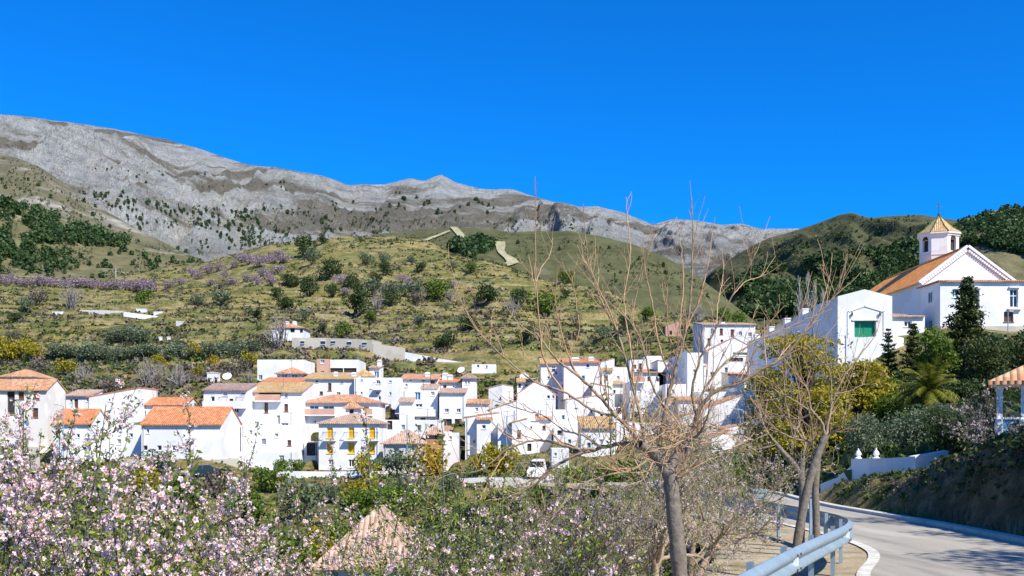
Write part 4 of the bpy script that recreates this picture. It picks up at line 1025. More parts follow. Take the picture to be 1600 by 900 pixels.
def chbuild():
    hw = PX(1579, 118)-PX(1511, 118)          # half width of the nave
    ze = zl(438, 118); zr_ = zl(387, 118); Ln = 30
    b = MB()
    for (x, s) in ((-hw, 1), (hw, -1)): b.poly([(x, 0, -6), (x, Ln, -6), (x, Ln, ze), (x, 0, ze)][::-s])
    b.poly([(-hw, 0, -6), (hw, 0, -6), (hw, 0, ze), (0, 0, zr_), (-hw, 0, ze)]); b.poly([(hw, Ln, -6), (-hw, Ln, -6), (-hw, Ln, ze), (hw, Ln, ze)])
    b.build('nave_wall', M['wall_white'], church)
    k = (zr_-ze)/hw; ov = .35; r = MB(); top = zr_+.12
    zo = ze-k*ov+.12
    roof_slab(r, [(-hw-ov, Ln+ov, zo), (-hw-ov, .15, zo), (0, .15, top), (0, Ln-4.5, top)], 0, 0)
    roof_slab(r, [(hw+ov, .15, zo), (hw+ov, Ln+ov, zo), (0, Ln-4.5, top), (0, .15, top)], 0, 0)
    roof_slab(r, [(hw+ov, Ln+ov, zo), (-hw-ov, Ln+ov, zo), (0, Ln-4.5, top)], 0, 0)
    for i in range(30):                          # ridge caps
        y = .2+i*(Ln-5)/30; r.bar((0, y, top+.02), (0, y+.9, top+.05), .13, 6)
    rf = r.build('nave_roof', M['tile_orange'] if False else M['tile_church'], church)
    # raking cornice of the gable with its row of dentils
    c = MB()
    for s in (-1, 1):
        a = Vector((s*(hw+.45), 0, ze-.45*k)); t = Vector((0, 0, zr_)); d = (t-a); L = d.length; d.normalize(); nn = Vector((-d.z*s, 0, d.x*s)) if False else Vector((-s*d.z*-1, 0, 0))
        up = Vector((0, 1, 0)).cross(d) ; up = up if up.z > 0 else -up
        c.obox(a+d*L/2 + up*.16 + Vector((0, -.12, 0)), d*(L/2+.05), Vector((0, .22, 0)), up*.13)
        n = 22
        for i in range(n):
            q = a+d*L*(i+.6)/n - up*.16; c.obox(q+Vector((0, -.12, 0)), d*.12, Vector((0, .12, 0)), up*.17)
    c.build('gable_cornice', M['white_paint'], church)
    # annex in front
    Yn = 112.0; zt = zl(440, Yn)
    w, lo, o = front_wall('annex_wall', 1469, 1700, Yn, -8, zt, 5.9, [(1493, 458, 9, 13, 'blue'), (1524, 464, 13, 23, 'dark'), (1584.5, 466, 13, 29, 'dark'), (1576, 495, 15, 16, 'brown'), (1640, 466, 13, 29, 'dark')], church)
    ax = PX(1469, Yn)-cx
    # side window of the annex, on its shaded flank
    for (y0, y1, za, zb_) in ((2.0, 3.0, zl(472, 114), zl(456, 114)), (1.9, 2.8, zl(512, 114), zl(500, 114))):
        f = MB(); f.poly([(ax-.02, y1-6, za), (ax-.02, y0-6, za), (ax-.02, y0-6, zb_), (ax-.02, y1-6, zb_)]); wd = f.build('window', M['glass'], church)
        g = MB()
        for (p, q) in (((y0-6.08, za-.08), (y1-5.92, za)), ((y0-6.08, zb_), (y1-5.92, zb_+.08)), ((y0-6.08, za), (y0-6, zb_)), ((y1-6, za), (y1-5.92, zb_)), (((y0+y1)/2-6.03, za), ((y0+y1)/2-5.97, zb_))):
            g.box((ax-.09, p[0], p[1]), (ax-.001, q[0], q[1]))
        g.build('frame', M['white_paint'], wd)
    r2 = MB(); xb = PX(1700, Yn)-cx; ya = Yn-cy
    zt2 = zt+1.0; zlow = zt+.12
    roof_slab(r2, [(ax-.3, ya-.35, zlow), (xb, ya-.35, zlow), (xb, -.14, zt2), (ax+3.2, -.14, zt2)], 0, 0)
    roof_slab(r2, [(ax-.3, -.14, zlow), (ax-.3, ya-.35, zlow), (ax+3.2, -.14, zt2)], 0, 0)
    r2.build('annex_roof', M['tile_orange'], church)
    # lintels and sills
    s = MB()
    for (xc, yt, ww) in ((1524, 451, 17), (1584.5, 450, 17), (1640, 450, 17)):
        u = PX(xc, Yn)-cx; z = zl(yt, Yn); hw2 = ww/2/F*Yn; s.box((u-hw2, ya-.22, z), (u+hw2, ya-.003, z+.16))
    u = PX(1584.5, Yn)-cx; z = zl(482, Yn); s.box((u-.75, ya-.35, z-.14), (u+.75, ya-.003, z))
    s.box((ax+.02, ya-.10, zl(512, Yn)-1.6), (xb, ya-.003, zl(509.5, Yn)), 1)
    s.build('window_sills', [M['wall_white'], M['wall_stone']], church)
    # small block between nave and gate house, with a lean-to roof
    Yl = 113.0
    w, lo, o = front_wall('lean_to_wall', 1394.5, 1445, Yl, -8, zl(493, Yl), 4.4, [(1419, 506, 12, 9, 'dark')], church)
    xa = PX(1394.5, Yl)-cx; xb2 = PX(1446, Yl)-cx
    l = MB(); roof_slab(l, [(xa-.02, Yl-cy-.3, zl(494, Yl)), (xb2-.05, Yl-cy-.3, zl(494, Yl)), (xb2-2.2, Yl-cy+4.4, zl(482, Yl)), (xa-.02, Yl-cy+4.4, zl(482, Yl))], 0, 0)
    l.build('lean_to_roof', M['tile_brown'], church)
    # bell tower: chamfered square drum, arched openings, pyramid of glazed tiles, cross
    Yt = 131.5; tx = PX(1467, Yt)-cx; ty = Yt-cy; hw = 29.0/F*Yt; zb = zl(428, Yt); zt = zl(369.5, Yt); ch = hw*.42
    rotz = R(24)
    A = [(hw, -ch), (hw, ch), (ch, hw), (-ch, hw), (-hw, ch), (-hw, -ch), (-ch, -hw), (ch, -hw)]
    rot2 = lambda p: (tx+p[0]*math.cos(rotz)-p[1]*math.sin(rotz), ty+p[0]*math.sin(rotz)+p[1]*math.cos(rotz))
    A = [(p[0]*.97, p[1]*.97) for p in A]
    b = MB(); za0, za1 = zl(396, Yt), zl(378, Yt)
    tw_open = []
    for i in range(8):
        p = Vector((*rot2(A[i]), 0)); q = Vector((*rot2(A[(i+1) % 8]), 0)); L = (q-p).length; ux = (q-p)/L; n = Vector((-ux.y, ux.x, 0))
        if i % 2 == 0:
            ow = .95; op = [(L/2-ow/2, za0, L/2+ow/2, za1)]
            facade(b, p, ux, n, L, zb-3, zt, op, .35)
            # arch head
            k = 8; top = za1+ow/2
            tw_open.append((p, ux, n, L, ow))
        else: b.poly([p+Vector((0, 0, zb-3)), q+Vector((0, 0, zb-3)), q+Vector((0, 0, zt)), p+Vector((0, 0, zt))])
    for (za_, zb_, e) in ((zt-.25, zt, 1.05), (zt, zt+.18, 1.12), (zl(402, Yt), zl(401, Yt), 1.03)):
        ring = [rot2((p[0]*e, p[1]*e)) for p in A]
        for i in range(8):
            p = ring[i]; q = ring[(i+1) % 8]; b.poly([(*p, za_), (*q, za_), (*q, zb_), (*p, zb_)])
        b.poly([(*p, zb_) for p in ring]); b.poly([(*p, za_) for p in ring][::-1])
    tw = b.build('bell_tower', M['wall_white'], church)
    for (p, ux, n, L, ow) in tw_open:
        d = MB(); u0 = L/2-ow/2
        d.poly([p+ux*u0+n*.33+Vector((0, 0, za0)), p+ux*(u0+ow)+n*.33+Vector((0, 0, za0)), p+ux*(u0+ow)+n*.33+Vector((0, 0, za1)), p+ux*u0+n*.33+Vector((0, 0, za1))])
        arc = [p+ux*(L/2+ow/2*math.cos(a))-n*.012+Vector((0, 0, za1-.001+ow/2*math.sin(a))) for a in np.linspace(0, math.pi, 11)]
        d.poly(arc); d.build('arched_opening', M['dark_room'], tw)
    r3 = MB(); e = 1.13; zs = zt+.2; za = zl(336, Yt); ring = [rot2((p[0]*e, p[1]*e)) for p in A]
    for i in range(8):
        p = ring[i]; q = ring[(i+1) % 8]; pm = ((p[0]-tx)*.62+tx, (p[1]-ty)*.62+ty); qm = ((q[0]-tx)*.62+tx, (q[1]-ty)*.62+ty); zm = zs+(za-zs)*.30
        L = (Vector(q)-Vector(p)).length
        r3.poly([(*p, zs), (*q, zs), (*qm, zm), (*pm, zm)], 0, [(0, 0), (L, 0), (L*.8, 1.2), (L*.2, 1.2)])
        r3.poly([(*pm, zm), (*qm, zm), (tx, ty, za)], 0, [(L*.2, 1.2), (L*.8, 1.2), (L/2, 4)])
        r3.bar((*p, zs), (*pm, zm), .09, 5, 1); r3.bar((*pm, zm), (tx, ty, za), .09, 5, 1, .06)
    rf = r3.build('spire', [M['tile_ochre'], simple('green_glazed_tiles', (.07, .12, .03), .35, .3, 20)], tw)
    x3 = MB(); x3.lathe([(.16, 0), (.2, .2), (.05, .45), (.05, .5)], 8, (tx, ty, za-.15)); x3.bar((tx, ty, za), (tx, ty, za+1.5), .045, 6); x3.bar((tx-.38, ty, za+1.05), (tx+.38, ty, za+1.05), .045, 6)
    x3.build('cross', M['iron'], tw)
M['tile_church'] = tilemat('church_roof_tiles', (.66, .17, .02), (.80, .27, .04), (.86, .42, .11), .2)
chbuild()

# ---- gate house and long wall of the walled yard
gate = thing('gate_house', 'white gate house with a low pointed top and wide green door', 'gate', (PX(1351, 110), 110, PZ(541, 110)))
def gatebuild():
    gx, gy, gz = gate.location; Y = 110; zz = lambda py: PZ(py, Y)-gz; xx = lambda px: PX(px, Y)-gx
    b = MB(); dr = (xx(1335), zz(527), xx(1369), zz(501))
    facade(b, Vector((xx(1309), 0, 0)), Vector((1, 0, 0)), Vector((0, 1, 0)), xx(1394)-xx(1309), -5, zz(463), [(dr[0]-xx(1309), dr[1], dr[2]-xx(1309), dr[3])], .5)
    D = 9
    b.poly([(xx(1309), 0, zz(463)), (xx(1394), 0, zz(463)), (xx(1351), 0, zz(452))]); b.poly([(xx(1394), D, zz(463)), (xx(1309), D, zz(463)), (xx(1351), D, zz(452))])
    b.poly([(xx(1309), D, -5), (xx(1309), 0, -5), (xx(1309), 0, zz(463)), (xx(1309), D, zz(463))]); b.poly([(xx(1394), 0, -5), (xx(1394), D, -5), (xx(1394), D, zz(463)), (xx(1394), 0, zz(463))])
    b.poly([(xx(1309), 0, zz(463)), (xx(1351), 0, zz(452)), (xx(1351), D, zz(452)), (xx(1309), D, zz(463))]); b.poly([(xx(1351), 0, zz(452)), (xx(1394), 0, zz(463)), (xx(1394), D, zz(463)), (xx(1351), D, zz(452))])
    b.poly([(xx(1394), D, -5), (xx(1309), D, -5), (xx(1309), D, zz(463)), (xx(1394), D, zz(463))])
    b.build('wall', M['wall_white'], gate)
    m = MB()                                        # raised moulding round the door
    pts = [(1325, 530), (1325, 487), (1351, 478), (1381, 487), (1381, 530)]
    for (p, q) in zip(pts[:-1], pts[1:]):
        a = Vector((xx(p[0]), -.03, zz(p[1]))); c = Vector((xx(q[0]), -.03, zz(q[1]))); d = (c-a); L = d.length/2; d.normalize(); m.obox((a+c)/2, d*(L+.04), Vector((0, .05, 0)), Vector((0, 1, 0)).cross(d)*.07)
    m.box((xx(1331), -.12, dr[3]), (xx(1373), -.003, dr[3]+.16)); m.box((xx(1331), -.08, dr[1]-.12), (xx(1373), -.003, dr[1]))
    m.build('moulding', M['wall_white'], gate)
    d = MB(); n = 14
    for i in range(n):
        xa = dr[0]+(dr[2]-dr[0])*i/n; xb = dr[0]+(dr[2]-dr[0])*(i+1)/n; d.box((xa+.008, .40, dr[1]), (xb-.008, .48, dr[3]))
    d.box((dr[0], .37, dr[1]+.3), (dr[2], .395, dr[1]+.42)); d.box((dr[0], .37, dr[3]-.42), (dr[2], .395, dr[3]-.3)); d.box(((dr[0]+dr[2])/2-.03, .36, dr[1]), ((dr[0]+dr[2])/2+.03, .394, dr[3]))
    d.build('door', M['green_paint'], gate)
    for px in (1330.5, 1374):
        l = MB(); x = xx(px); z = zz(494); l.box((x-.06, -.22, z), (x+.06, -.003, z+.05)); l.lathe([(.05, 0), (.11, .08), (.11, .3), (.02, .4)], 6, (x, -.2, z+.04)); l.build('wall_lantern', M['iron'], gate)
gatebuild()
yw = thing('yard_wall', 'long shaded white wall with square caps running back from the gate house', 'wall', (PX(1309, 110), 119.2, PZ(541, 110)))
def yardwall():
    gz = yw.location.z; b = MB(); top = PZ(463, 110)-gz-.5
    for i, (y0, y1) in enumerate(((0, 8), (8, 16), (16, 24), (24, 33))):
        b.box((-.05, y0, -7), (.45, y1, top - .28*i - .004*i))
    b.build('wall', M['wall_white'], yw)
    for y in (4, 12, 20, 28): 
        p = MB(); i = int(y/8); p.box((-.16, y-.5, top-.28*i-1.0), (.56, y+.5, top-.28*i+.55)); p.box((-.22, y-.56, top-.28*i+.55), (.62, y+.56, top-.28*i+.7)); p.build('pillar', M['wall_white'], yw)
yardwall()

def long_wall(name, label, cat, pts, h, th, mat, group=None, wins=()):
    """free-standing wall through photo points (px, row of its top, Y); h its height"""
    pts = [(p[0], p[1], ground.hit(p[0], p[1]+p[3], 120).y-.3) if len(p) > 3 else p for p in pts]
    gm_ = len(pts[0]) == 3 and h == .2
    if gm_: ym = sum(p[2] for p in pts)/len(pts); pts = [(p[0], p[1], ym) for p in pts]
    r = P(*pts[0]); root = thing(name, label, cat, r, 0, group); b = MB()
    for (p, q) in zip(pts[:-1], pts[1:]):
        a = P(*p)-r; c = P(*q)-r; d = Vector((c.x-a.x, c.y-a.y, 0)); L = d.length; d.normalize(); n = Vector((-d.y, d.x, 0))*th
        if n.y < 0: n = -n
        lo = Vector((0, 0, -h-(1.3 if gm_ else 2.5))); top = [a, c, c+n, a+n]; low = [a+lo, c+lo, c+n+lo, a+n+lo]
        b.poly(top); [b.poly([low[i], low[(i+1) % 4], top[(i+1) % 4], top[i]]) for i in range(4)]
    b.build('wall', mat, root)
    for (px, py, w_, h_, Y) in wins:
        c = P(px, py, Y)-r; g = MB(); a = w_/2/F*Y; k = h_/2/F*Y; g.box((c.x-a, c.y-.1, c.z-k), (c.x+a, c.y+.02, c.z+k)); wd = g.build('window', M['glass'], root)
        g = MB(); g.box((c.x-a-.08, c.y-.14, c.z-k-.08), (c.x+a+.08, c.y+.02, c.z-k)); g.box((c.x-a-.08, c.y-.14, c.z+k), (c.x+a+.08, c.y+.02, c.z+k+.08)); g.build('frame', M['white_paint'], wd)
    return root
long_wall('retaining_wall', 'white terrace wall below the gate house, catching full sun', 'wall', [(1322, 529, 107), (1396, 524, 107), (1412, 528, 108)], 4.5, .4, M['wall_white'])
long_wall('garden_wall', 'white garden wall climbing right above the dark road bank', 'wall', [(1330, 717, 45), (1385, 716, 41), (1430, 713, 40), (1482, 704, 41)], .7, .3, M['wall_white'])
long_wall('ramp_wall', 'white ramp wall dropping left towards the bend of the road', 'wall', [(1282, 756, 48), (1308, 746, 46.5), (1331, 727, 45)], 1.0, .3, M['wall_white'])
long_wall('barn_wall', 'long beige rendered barn wall with a row of small dark windows', 'wall', [(456, 527.5, 216), (510, 528, 216), (582, 531, 214)], 3.3, 6, M['wall_stone'], None, [(473, 535, 5, 4, 215.9), (505, 535.5, 6, 5, 215.9), (521, 535, 6, 4, 215.7), (546, 536.5, 6, 5, 215), (570, 537, 6, 4, 214.3)])
long_wall('road_wall', 'beige block wall stepping down from the barn wall to the white road wall', 'wall', [(582.5, 537, 214), (615, 541, 214), (633, 544, 214)], 2.2, .4, M['wall_stone'])
long_wall('road_wall', 'long sloping white wall along the upper road above the roofs', 'wall', [(633, 550, 204), (690, 561, 203.5), (737, 568, 203), (790, 572, 203), (846, 579, 203.5)], 1.2, .4, M['wall_white'])
long_wall('terrace_wall', 'pale concrete tank wall on the slope left of the villa', 'wall', [(193, 487, 0, 5), (216, 490, 0, 8), (245, 494, 0, 9), (272, 499, 0, 9)], .2, .6, M['wall_white'])
long_wall('terrace_wall', 'thin pale wall edging the upper track on the left slope', 'wall', [(125, 484, 0, 2.5), (160, 484.5, 0, 2.5), (192, 486, 0, 3)], .2, .4, M['concrete'])
long_wall('terrace_wall', 'low white wall ending left of the hipped villa', 'wall', [(275, 501, 0, 4), (310, 504, 0, 5), (340, 506, 0, 6), (396, 507, 0, 6)], .2, .4, M['concrete'])
long_wall('terrace_wall', 'short white boundary wall in front of the yellow-shuttered house', 'wall', [(437, 736, 112), (500, 737, 112), (606, 736, 112)], 1.1, .3, M['wall_white'])
long_wall('terrace_wall', 'low beige roadside wall under the long white house', 'wall', [(180, 717, 116), (320, 719, 116.5), (372, 716, 117)], 1.2, .4, M['wall_stone'])
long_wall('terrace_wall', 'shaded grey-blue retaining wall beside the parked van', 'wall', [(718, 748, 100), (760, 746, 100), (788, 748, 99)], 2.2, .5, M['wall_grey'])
long_wall('terrace_wall', 'white stepped garden wall near the parked van', 'wall', [(846, 742, 100), (862, 741, 100), (884, 746, 99)], 1.6, .4, M['wall_white'])
long_wall('terrace_wall', 'pale wall of the parking place at the left edge below the cream house', 'wall', [(-40, 694, 118), (20, 696, 118), (60, 699, 118)], 1.2, .4, M['wall_stone'])
def small_box(name, label, cat, px, py, w_, h_, Y, mat, d=1.5, group=None):
    if Y > 250: Y = ground.hit(px, py+h_*.3, 150).y
    c = P(px, py, Y); a = w_/2/F*Y; hh = h_/F*Y; b = MB(); b.box((-a, 0, -1), (a, d, hh-.12)); b.box((-a-.06, -.06, hh-.12), (a+.06, d+.06, hh))
    o = b.build(name, mat, None, c); return tag(o, label, cat, group)
small_box('water_tank', 'square white water tank standing above the brown-pink roof', 'tank', 331.5, 594, 16, 12, 158, M['wall_white'])
small_box('field_shed', 'small white field shed left on the terraces above the olive row', 'shed', 90, 490.5, 17, 4, 306, M['wall_white'])
small_box('field_shed', 'pale blue-white shed on the concrete tank wall', 'shed', 220, 487, 15, 5, 303, M['wall_white'])
small_box('field_shed', 'low white shed right of the pale blue-white one', 'shed', 247, 490, 14, 3.5, 298, M['wall_white'])
small_box('water_butt', 'white barrel-shaped butt among the olive trees, left of two', 'water butt', 250, 533, 4, 7, 262, M['wall_white'], .8)
small_box('water_butt', 'white barrel-shaped butt among the olive trees, right of two', 'water butt', 263, 533, 4, 7, 262, M['wall_white'], .8)
b = MB(); b.lathe([(0, -.25), (.5, -.2), (.95, .0), (1.0, .08), (.9, .06), (.5, -.1), (0, -.15)], 16); b.bar((0, 0, -.2), (0, 0, -2.2), .06)
dish = b.build('satellite_dish', M['white_paint'], None, P(355, 588, 157)); dish.rotation_euler = (R(50), 0, 0); dish.scale = (.7, .7, .7); tag(dish, 'round white satellite dish beside the white water tank', 'satellite dish')
b = MB(); b.lathe([(0, -.25), (.5, -.2), (.95, .0), (1.0, .08), (.9, .06), (.5, -.1), (0, -.15)], 16); b.bar((0, 0, -.2), (0, 0, -2.4), .06)
dish = b.build('satellite_dish', M['white_paint'], None, P(720.5, 578, 158)); dish.rotation_euler = (R(50), 0, R(-20)); dish.scale = (.6, .6, .6); tag(dish, 'white satellite dish on the roof beside the slim tower house', 'satellite dish')

# ---- pavilion at the right edge
pv = thing('garden_pavilion', 'white garden pavilion with blue panels and red clay tile roof', 'pavilion', P(1562, 690, 38), R(-25))
def pavilion():
    Y = 38; ox, oy, oz = pv.location; zz = lambda py: PZ(py, Y)-oz; xx = lambda px: PX(px, Y)-ox
    b = MB(); b.box((xx(1552), -.3, -1.5), (xx(1690), 3.2, -.02)); b.build('base', M['wall_white'], pv)
    H = zz(600)
    for (px, y) in ((1562, 0), (1596, 0), (1640, 0), (1562, 2.8), (1640, 2.8)):
        p = MB(); p.box((xx(px)-.1, y-.1, 0), (xx(px)+.1, y+.1, H)); p.box((xx(px)-.15, y-.15, H-.2), (xx(px)+.15, y+.15, H-.06)); p.build('pillar', M['white_paint'], pv)
    bl = simple('sky_blue_panel', (.06, .25, .48), .6, .12, 3)
    for (a, c) in ((1566, 1592), (1600, 1636)):
        p = MB(); p.box((xx(a), -.05, zz(690)), (xx(c), .05, zz(655))); p.build('panel', bl, pv)
        p = MB(); p.box((xx(a), -.09, zz(655)), (xx(c), .09, zz(652))); p.build('rail', M['white_paint'], pv)
    p = MB(); p.box((xx(1562)-.04, .1, zz(690)), (xx(1562)+.04, 2.7, zz(655))); p.build('panel', bl, pv)
    p = MB(); p.box((xx(1552), -.2, H), (xx(1660), -.05, H+.14)); p.box((xx(1552), 2.85, H), (xx(1660), 3.0, H+.14)); p.box((xx(1552), -.05, H), (xx(1552)+.14, 2.85, H+.14)); p.build('beam', M['white_paint'], pv)
    r = MB(); roof_slab(r, [(xx(1546), -.5, H+.1), (xx(1690), -.5, H+.1), (xx(1690), 1.4, H+.85), (xx(1605), 1.4, H+.85)], 0, 0); roof_slab(r, [(xx(1546), 3.3, H+.1), (xx(1546), -.5, H+.1), (xx(1605), 1.4, H+.85)], 0, 0)
    roof_slab(r, [(xx(1690), 3.3, H+.1), (xx(1546), 3.3, H+.1), (xx(1605), 1.4, H+.85), (xx(1690), 1.4, H+.85)], 0, 0); r.build('roof', M['tile'], pv)
pavilion()
fw = thing('picket_fence', 'white low fence with round-topped posts in front of the pavilion', 'fence', P(1560, 705, 35))
def picket():
    ox, oy, oz = fw.location
    b = MB(); b.box((-.1, -.06, -1.5), (2.6, .06, .75)); b.build('wall', M['wall_white'], fw)
    for i in range(4):
        p = MB(); x = i*.8; p.box((x-.08, -.12, -.3), (x+.08, .12, .95)); p.lathe([(.08, .95), (.11, 1.0), (.1, 1.1), (.04, 1.18), (0, 1.28)], 8, (x, 0, 0)); p.build('post', M['white_paint'], fw)
picket()
for (px, Y, lab) in ((1343, 44.5, 'white urn finial on the garden wall, left of two'), (1371, 43, 'white urn finial on the garden wall, right of two')):
    b = MB(); b.lathe([(.15, -.15), (.15, .02), (.18, .05), (.1, .08), (.08, .13), (.14, .2), (.11, .3), (.04, .38), (.03, .44), (0, .47)], 10)
    tag(b.build('wall_finial', M['white_paint'], None, P(px, 717.5, Y) + Vector((0, .15, 0))), lab, 'finial')
# ------------------------------------------------------------------ leaf colours
LF = {}
LF['dark'] = leafmat('dark_green_leaves', [(0, (.022, .042, .013)), (.5, (.05, .082, .022)), (1, (.105, .145, .04))])
LF['olive'] = leafmat('olive_leaves', [(0, (.06, .085, .04)), (.5, (.12, .16, .08)), (1, (.25, .29, .17))])
LF['bright'] = leafmat('bright_green_leaves', [(0, (.035, .07, .008)), (.5, (.095, .16, .016)), (1, (.21, .27, .035))])
LF['lime'] = leafmat('yellow_green_leaves', [(0, (.15, .13, .012)), (.45, (.34, .28, .018)), (1, (.54, .45, .045))], .4)
LF['gold'] = leafmat('yellow_flowering_leaves', [(0, (.16, .12, .01)), (.5, (.42, .29, .015)), (1, (.60, .42, .03))], .3)
LF['ochre'] = leafmat('dry_ochre_scrub', [(0, (.10, .075, .025)), (.5, (.21, .155, .055)), (1, (.34, .26, .11))], .2)
LF['scrub'] = leafmat('grey_green_scrub', [(0, (.04, .05, .02)), (.5, (.10, .11, .045)), (1, (.19, .18, .09))], .2)
LF['brown'] = leafmat('grey_brown_scrub', [(0, (.07, .055, .04)), (.5, (.14, .11, .085)), (1, (.23, .19, .15))], .2)
LF['pink'] = leafmat('far_almond_blossom', [(0, (.17, .12, .12)), (.5, (.33, .24, .27)), (1, (.52, .41, .45))], .3)
LF['agave'] = leafmat('blue_green_agave', [(0, (.05, .13, .11)), (.5, (.11, .22, .19)), (1, (.24, .36, .32))], .1)
LF['far'] = leafmat('far_pine_needles', [(0, (.022, .05, .014)), (.5, (.045, .085, .022)), (1, (.085, .13, .035))], .25)
LF['cypress'] = leafmat('conifer_needles', [(0, (.015, .03, .008)), (.5, (.045, .065, .012)), (1, (.12, .13, .025))], .2)
LF['palm'] = leafmat('palm_fronds', [(0, (.08, .09, .01)), (.5, (.17, .18, .02)), (1, (.30, .29, .04))], .3)
rg = np.random.default_rng(5)
PROTO = {}
for kind, (n, leaf, h) in {'dark': (1000, .17, 2.0), 'olive': (900, .15, 1.9), 'bright': (1000, .165, 1.8), 'lime': (900, .16, 2.0), 'gold': (520, .18, 1.9), 'brown': (380, .16, 1.7), 'pink': (520, .15, 1.7)}.items():
    PROTO[kind] = [bush_proto(kind+'_bush', LF[kind], M['bark_dark'], rg, 2, h, 9, n, leaf) for _ in range(3)]
PROTO['grey'] = [twig_bush('leafless_shrub', M['twig_grey'], rg, 2, 1.9, 26) for _ in range(2)]
def agave(rng):
    b = MB()
    for i in range(34):
        a = rng.random()*6.28; el = R(15+65*rng.random()); L = .75+.35*rng.random(); d = Vector((math.cos(a)*math.cos(el), math.sin(a)*math.cos(el), math.sin(el))); s = Vector((-math.sin(a), math.cos(a), 0))*.09
        m = d*L*.5; t = d*L + Vector((d.x*.1, d.y*.1, -.08))
        b.poly([s*.7, m+s, t, m-s*.2+Vector((0, 0, -.04))]); b.poly([-s*.7, m-s*.2+Vector((0, 0, -.04)), t, m-s])
    return b.mesh('agave', [LF['agave']])
PROTO['agave'] = [agave(rg)]

def plant(px, py, wpx, kind, label, cat='bush', group=None, name=None, grid=None, ymin=60, hscale=1.0, Y=None, sink=.12):
    """a shrub or small tree whose foot is at photo pixel (px,py) on the ground, wpx wide"""
    q = grid.hit(px, py, ymin) if Y is None else Vector((PX(px, Y), Y, float(ground_z(np.array([PX(px, Y)]), np.array([Y]))[0])))
    w = wpx/F*q.y; me = random.choice(PROTO[kind]); s = w/2.0*1.18
    o = link(name or 'bush', me, None, q - Vector((0, 0, sink*s)), random.random()*6.28, (s*random.uniform(.92, 1.08), s*random.uniform(.92, 1.08), s*hscale*random.uniform(.92, 1.1)))
    return tag(o, label, cat, group)

G = ground
# rounded evergreen trees of the knoll, each placed where the photograph has it: (px, foot row, width, kind)
KN = 'evergreen trees on the knoll'
for (px, py, w, k, lab) in [
    (478,402,30,'dark','large dark evergreen on the left shoulder of the knoll skyline'), (503,382,15,'dark','small dark round tree standing on the knoll crest'),
    (448,446,18,'dark','dark round tree at the left end of the knoll grove'), (457,450,18,'dark','dark tree second from the left end of the knoll grove'),
    (486,462,30,'dark','broad dark evergreen low in the left of the knoll grove'), (487,414,26,'olive','grey-green tree just below the big skyline evergreen'),
    (514,436,32,'dark','big dark evergreen in the upper middle of the knoll grove'), (521,464,20,'dark','upright dark tree beside bare soil in the grove'),
    (550,450,22,'dark','tall dark tree heading the central clump of the grove'), (560,463,20,'dark','dark tree low in the central clump of the grove'),
    (584,464,32,'olive','wide grey-green tree right of the central clump'), (588,444,18,'dark','small dark tree behind the wide grey-green one')]:
    plant(px, py, w, k, lab, 'tree', KN, 'evergreen_tree', G, 120)
for (px, py, w, k, lab) in [
    (572,415,20,'olive','round olive bush on the dry upper knoll, left of two neighbours'), (599,413,18,'olive','round olive bush on the dry upper knoll, right of two neighbours'),
    (644,414,15,'olive','single olive bush high on the right flank of the knoll'), (659,425,15,'dark','small dark bush below the high olive bush'),
    (603,430,20,'dark','dark bush in the middle of the dry knoll slope'), (708,419,12,'olive','small olive bush on the skyline flank of the knoll'),
    (736,426,17,'bright','bright green round bush on the right edge of the knoll'), (615,466,27,'olive','olive tree in the row right of the grove'),
    (647,466,30,'olive','wide olive tree beside the vivid green one'), (686,468,38,'bright','vivid green round tree, the brightest on the knoll'),
    (612,478,22,'dark','dark bush in front of the olive row'), (556,495,36,'dark','large dark bush by pale rocks under the grove'),
    (761,474,28,'dark','dark tree above the blue agaves'), (812,478,24,'dark','very dark tree left of the tall bright bush'), (848,492,40,'bright','big glossy green bush on the right part of the knoll'),
    (884,465,14,'dark','small dark bush near the right end of the knoll'), (884,442,22,'bright','low green bush at the right end of the knoll skyline'),
    (444,484,22,'dark','dark round bush alone below the left of the grove'), (434,466,17,'dark','small dark bush left of the grove'), (476,502,20,'olive','dull green bush above the villa roof'),
    (697,486,13,'olive','small grey-green bush below the vivid tree'), (731,518,26,'dark','dark bush on the slope above the white road wall'), (536,529,26,'bright','bright green bush above the beige barn wall'),
    (698,548,30,'dark','wide dark bush above the white road wall'), (227,475,25,'bright','bright green round tree below the almond row'), (310,478,20,'olive','grey-green tree on the middle terraces'),
    (347,480,27,'olive','larger grey-green tree right of its pair on the terraces'), (39,488,23,'olive','dull green tree at the left of the terraces'), (25,503,16,'dark','dark round bush at the left edge of the terraces'),
    (820,540,24,'dark','dark bush behind the bare twigs above the golden-roofed house'), (770,470,20,'olive','olive bush beside the dark tree over the agaves'), (505,520,14,'dark','small bush right of the villa'),
    (400,500,18,'dark','dark bush left of the villa'), (655,508,14,'scrub','grey-green scrub bush in the middle of the slope') if False else (655,508,16,'olive','small olive bush in the middle of the slope'),
    (580,500,16,'bright','small green bush under the grey leafless shrub'), (940,530,20,'olive','olive bush high behind the bare tree'), (980,520,24,'dark','dark bush on the far terrace behind the bare tree'), (1010,500,22,'bright','green bush on the terrace crest behind the bare tree'),
    (1130,498,26,'bright','green tree at the top right of the terraces'), (1155,500,24,'bright','second green tree behind the red-brown shuttered house')]:
    plant(px, py, w, k, lab, 'tree' if w > 22 else 'bush', 'bushes and trees on the slope', 'round_tree' if w > 22 else 'round_bush', G, 120)
